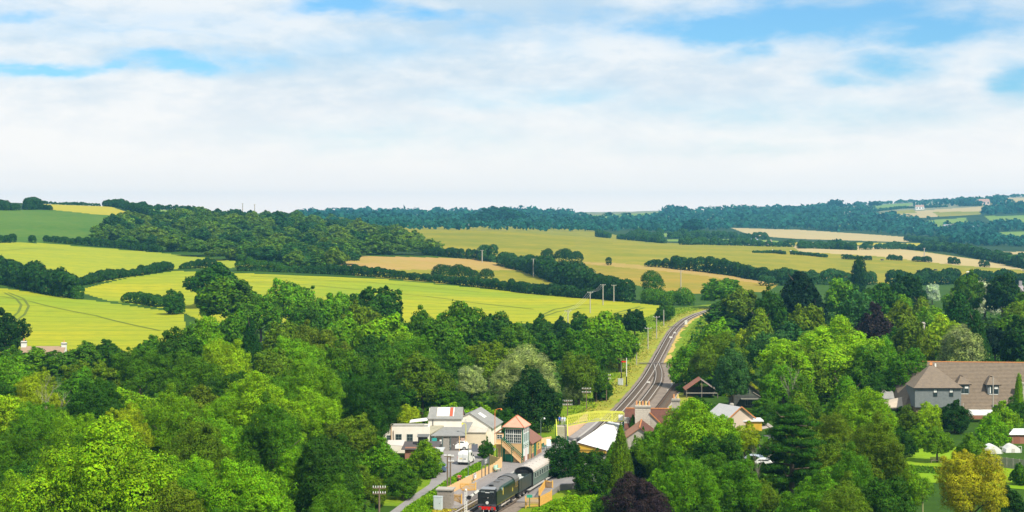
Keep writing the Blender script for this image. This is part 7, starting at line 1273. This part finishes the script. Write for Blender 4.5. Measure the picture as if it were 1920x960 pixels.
HEDGES = [
 ([(-60, 455), (0, 455), (62, 454)], 6, 'short clipped hedge at the left edge below the dark green crop', 'dark'),
 ([(82, 453), (150, 459), (230, 466), (300, 473)], 6, 'dark hedge between the dark green crop and the pale crop field', 'dark'),
 ([(130, 538), (190, 527), (240, 519), (318, 506)], 5.5, 'dark hedge running up between the two left crop fields', 'dark'),
 ([(-60, 515), (0, 524), (40, 540), (90, 552), (142, 560)], 13, 'tall dark tree row on the left edge between crop fields', 'dark', 10),
 ([(142, 561), (200, 562), (270, 569), (320, 578)], 6, 'bushy hedge of green clumps along the lower left crop field', 'deep'),
 ([(335, 505), (370, 502), (405, 503)], 6, 'short dark hedge left of the big oak', 'dark'),
 ([(440, 508), (500, 509), (560, 511)], 7, 'row of round bushes below the hillside wood', 'deep', None, .5, 1, 'hedge', None, .5),
 ([(560, 512), (660, 516), (760, 524), (850, 533)], 6, 'hedge along the far side of the long crop field, left half', 'dark'),
 ([(850, 533), (960, 546), (1050, 555), (1110, 560)], 6, 'hedge along the far side of the long crop field, right half', 'dark'),
 ([(800, 478), (860, 484), (905, 488)], 8, 'dark hedge running on from the end of the hillside wood', 'dark'),
 ([(905, 488), (950, 499), (1000, 512)], 12, 'upper part of the tree row running down towards the railway', 'wooddk', 11),
 ([(1000, 512), (1050, 528), (1100, 545)], 13, 'middle part of the tree row running down towards the railway', 'dark', 12),
 ([(1100, 548), (1140, 560), (1180, 566)], 11, 'lower end of the tree row above the right tip of the crop field', 'dark', 10),
 ([(1020, 491), (1060, 492), (1092, 491)], 11, 'domed clump of dark trees on the dry pasture', 'dark', 12),
 ([(828, 525), (865, 525), (902, 526)], 9, 'round clump of dark trees in the hay meadow', 'dark', 12),
 ([(1165, 558), (1200, 562), (1225, 566)], 15, 'tall rounded green clump at the right tip of the crop field', 'deep', 13),
 ([(1215, 568), (1260, 572), (1300, 572)], 9, 'leafy clump at the end of the crop field above the railway', 'mid', 9),
 ([(1140, 497), (1200, 499), (1260, 503)], 7, 'thin hedge on the dry pasture, left part', 'dark'),
 ([(1260, 504), (1330, 511), (1400, 521), (1470, 532)], 11, 'tree hedge above the browning meadow', 'dark', 9),
 ([(1440, 536), (1500, 534), (1560, 533), (1640, 534)], 10, 'tree row along the bottom of the dry pasture', 'wooddk', 9),
 ([(1640, 534), (1720, 535), (1800, 531), (1925, 533)], 11, 'dark tree row along the bottom right of the dry pasture', 'dark', 10),
 ([(-60, 391), (0, 394), (40, 395), (72, 391)], 12, 'dark tree clump on the skyline at the left edge', 'dark', 11),
 ([(66, 380), (120, 381), (188, 382)], 4, 'straight hedge on the skyline above the golden field', 'dark'),
 ([(60, 390), (95, 394)], 6, 'short dark hedge at the corner of the golden field', 'dark'),
 ([(200, 384), (230, 390), (262, 400), (285, 408)], 9, 'dark hedge running downhill right of the golden field', 'dark', 8),
 ([(255, 383), (300, 386), (360, 391)], 6, 'skyline hedge with small trees, left part', 'dark', None, .5, 1, 'hedge', None, .6),
 ([(360, 391), (420, 397), (480, 403)], 5, 'skyline hedge with small trees, right part', 'dark', None, .5, 1, 'hedge', None, .6),
 ([(480, 404), (530, 406), (570, 410)], 6, 'low hedge where the hill drops away', 'wooddk'),
 ([(1580, 486), (1608, 487), (1634, 488)], 5, 'dark bush clump on the dry pasture, left of three', 'dark'),
 ([(1662, 487), (1690, 489)], 6, 'dark bush clump on the dry pasture, middle of three', 'dark'),
 ([(1712, 490), (1745, 492)], 6, 'dark bush clump on the dry pasture, right of three', 'dark'),
 ([(1410, 474), (1450, 475), (1472, 477)], 3, 'low scrub on the dry pasture near the cattle, left', 'wooddk'),
 ([(1482, 477), (1520, 480), (1550, 483)], 3.5, 'low scrub on the dry pasture near the cattle, right', 'wooddk'),
 ([(1776, 494), (1798, 496)], 6, 'dark bush at the lower end of the dry pasture', 'dark'),
 ([(1835, 500), (1850, 501)], 6, 'dark bush at the far right end of the dry pasture', 'dark'),
 ([(1500, 466), (1560, 467), (1600, 469)], 9, 'dark hedge in front of the thin golden field, left part', 'wooddk'),
 ([(1620, 468), (1700, 468), (1760, 472)], 9, 'dark hedge in front of the thin golden field, right part', 'wooddk'),
 ([(1740, 466), (1800, 475), (1860, 489), (1925, 503)], 11, 'band of trees sloping down behind the dry pasture', 'wooddk', 11),
 ([(1120, 444), (1200, 452), (1240, 456)], 9, 'dark hedge behind the dome of the dry pasture', 'wooddk', 9),
 ([(1280, 459), (1360, 460), (1430, 462), (1500, 463)], 9, 'dark hedge right behind the dry pasture', 'wooddk', 9),
 ([(1180, 446), (1260, 447), (1340, 447), (1440, 450)], 13, 'dark tree row beside the pale green meadow', 'wooddk', 12),
 ([(1700, 452), (1740, 455), (1780, 456)], 12, 'dark clump right of the tan stubble field', 'wooddk', 12),
 ([(1640, 412), (1700, 412), (1745, 410)], 9, 'hedge below the upper tan stubble field', 'wooddk'),
 ([(1610, 400), (1640, 397), (1700, 391), (1840, 386)], 9, 'hedge above the upper tan stubble field', 'wooddk'),
 ([(1380, 396), (1480, 392), (1560, 389), (1640, 386)], 10, 'tree row near the skyline of the right hills', 'wooddk', 12),
 ([(1600, 385), (1700, 380), (1800, 375), (1925, 368)], 14, 'tree row on the skyline at the right edge', 'wooddk', 18),
 ([(1380, 390), (1480, 387), (1580, 384)], 8, 'thin tree row on the skyline right of centre', 'wooddk', 14, .5, 1, 'hedge', None, .7),
]
for a in HEDGES: hedge(*a)
# ---- far woods: one mass each
def mass(name, label, polys, D0, spacing, hmin, hmax, hue, seed, cell=1.0, kind='stuff'):
    r = np.random.default_rng(seed); Cn = []; Rd = []
    for poly in polys:
        xs_ = [p[0] for p in poly]; ys_ = [p[1] for p in poly]; yy = max(ys_)
        while yy > min(ys_):
            xx = min(xs_)
            while xx < max(xs_):
                x1 = xx + r.uniform(-.5, .5) * spacing; y1 = yy + r.uniform(-1.2, 1.2)
                if bool(inpoly(x1, y1, poly)) and not any(bool(inpoly(x1, y1, q_[3])) for q_ in FIELDS[10:]):
                    g = hit(x1, y1, near=D0)
                    if g.y > D0 * .9:
                        rad = spacing * g.y / F * r.uniform(.5, .95); h = r.uniform(hmin, hmax)
                        Cn.append((g.x, g.y, g.z + max(.3 * rad, h - rad * .8))); Rd.append(rad)
                xx += spacing
            yy -= max(1.2, spacing * .16)
    Cn = np.array(Cn); Rd = np.array(Rd); per = 34; k = np.repeat(np.arange(len(Cn)), per)
    d = r.normal(0, 1, (len(k), 3)); d[:, 2] = np.abs(d[:, 2]) * 1.0 - .15; d[:, 1] -= .25; d /= np.linalg.norm(d, axis=1)[:, None]
    p = Cn[k] + d * (Rd[k] * r.uniform(.85, 1.1, len(k)))[:, None] * np.array([1, 1, .8]); o0 = Cn[0]
    ls = Rd[k] * .3
    Nn = d.copy(); v, f = leaves(p - o0, Nn, 1.0, .75, r)
    v = v.reshape(-1, 4, 3); c = v.mean(1, keepdims=True); v = (c + (v - c) * ls[:, None, None]).reshape(-1, 3)
    me = np_mesh(name, v, f); me.materials.append(LEAF); o = link(name, me, None, None, tuple(o0)); o.color = (*HUE[hue][0], 1)
    return tag(o, label, 'woodland', None, kind)
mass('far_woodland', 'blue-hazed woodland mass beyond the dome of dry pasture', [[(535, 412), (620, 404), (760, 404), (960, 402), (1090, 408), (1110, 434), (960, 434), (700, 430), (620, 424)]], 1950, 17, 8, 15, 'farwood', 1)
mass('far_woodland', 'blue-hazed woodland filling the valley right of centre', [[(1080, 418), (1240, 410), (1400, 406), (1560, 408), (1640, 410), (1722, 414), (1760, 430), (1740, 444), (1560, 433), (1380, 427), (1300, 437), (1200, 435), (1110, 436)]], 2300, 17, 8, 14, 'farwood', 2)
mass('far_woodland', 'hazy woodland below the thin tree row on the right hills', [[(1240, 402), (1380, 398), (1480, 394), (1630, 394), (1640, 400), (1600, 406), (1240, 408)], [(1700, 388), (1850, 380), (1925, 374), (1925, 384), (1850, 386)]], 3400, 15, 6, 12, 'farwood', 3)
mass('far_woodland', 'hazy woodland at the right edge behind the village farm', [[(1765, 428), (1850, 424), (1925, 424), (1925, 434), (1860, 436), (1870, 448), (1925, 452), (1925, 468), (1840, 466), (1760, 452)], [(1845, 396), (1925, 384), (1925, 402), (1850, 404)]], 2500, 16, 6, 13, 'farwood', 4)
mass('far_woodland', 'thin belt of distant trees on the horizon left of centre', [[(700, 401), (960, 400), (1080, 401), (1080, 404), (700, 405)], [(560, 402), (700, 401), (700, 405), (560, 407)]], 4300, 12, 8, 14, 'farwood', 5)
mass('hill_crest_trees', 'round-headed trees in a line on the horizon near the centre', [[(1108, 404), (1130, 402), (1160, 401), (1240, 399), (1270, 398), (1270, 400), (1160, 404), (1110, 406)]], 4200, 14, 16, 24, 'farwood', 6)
# leafy groups that break the horizon
for x, yb, wd, n_ in ((936, 420, 60, 'tall dark tree group breaking the horizon just left of centre'), (905, 424, 60, 'dark tree group left of the tallest horizon trees'), (965, 424, 44, 'dark tree right of the tallest horizon trees'), (1268, 402, 22, 'small tree on the horizon beside the pale roof'), (1565, 394, 30, 'rounded tree standing out on the right skyline'),
                      (1640, 389, 24, 'flat-headed tree on the right skyline'), (1300, 440, 44, 'dark tree in the valley beside the pale meadow'), (1140, 428, 30, 'dark tree in the valley behind the dome of pasture'), (1680, 400, 0, ''), (1572, 468, 22, 'round tree in front of the thin golden field'), (1530, 408, 26, 'tree on the wooded right hills')):
    if not n_: continue
    g = hit(x, yb, near=1900)
    top = {936: 389, 905: 398, 965: 396, 1268: 387, 1565: 375, 1640: 378, 1300: 412, 1140: 416, 1572: 449, 1530: 392}[x]
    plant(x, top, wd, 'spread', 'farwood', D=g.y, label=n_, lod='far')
label_trees()
# ------------------------------------------------------------------ haze
hm = bpy.data.materials.new('haze'); hm.use_nodes = True; n = hm.node_tree.nodes; n.clear()
pv = n.new('ShaderNodeVolumePrincipled'); pv.inputs['Color'].default_value = (.20, .59, 1.0, 1); pv.inputs['Density'].default_value = .000075; pv.inputs['Anisotropy'].default_value = .2
om = n.new('ShaderNodeOutputMaterial'); hm.node_tree.links.new(pv.outputs[0], om.inputs['Volume'])
zlo = float(Zg.min()) - 4; zhi = max(float(Zg.max()) + 30, CAMZ + 12)
xm = float(np.abs(gX).max()) + 300
b = MB(); b.box((-xm, -400, zlo), (xm, 8300, zhi)); o = b.build('haze', hm); tag(o, kind='stuff')
o['label'] = 'thin blue summer haze over the whole valley'
print('ZR', Zg.min(), Zg.max(), 'trees', len(TREES))
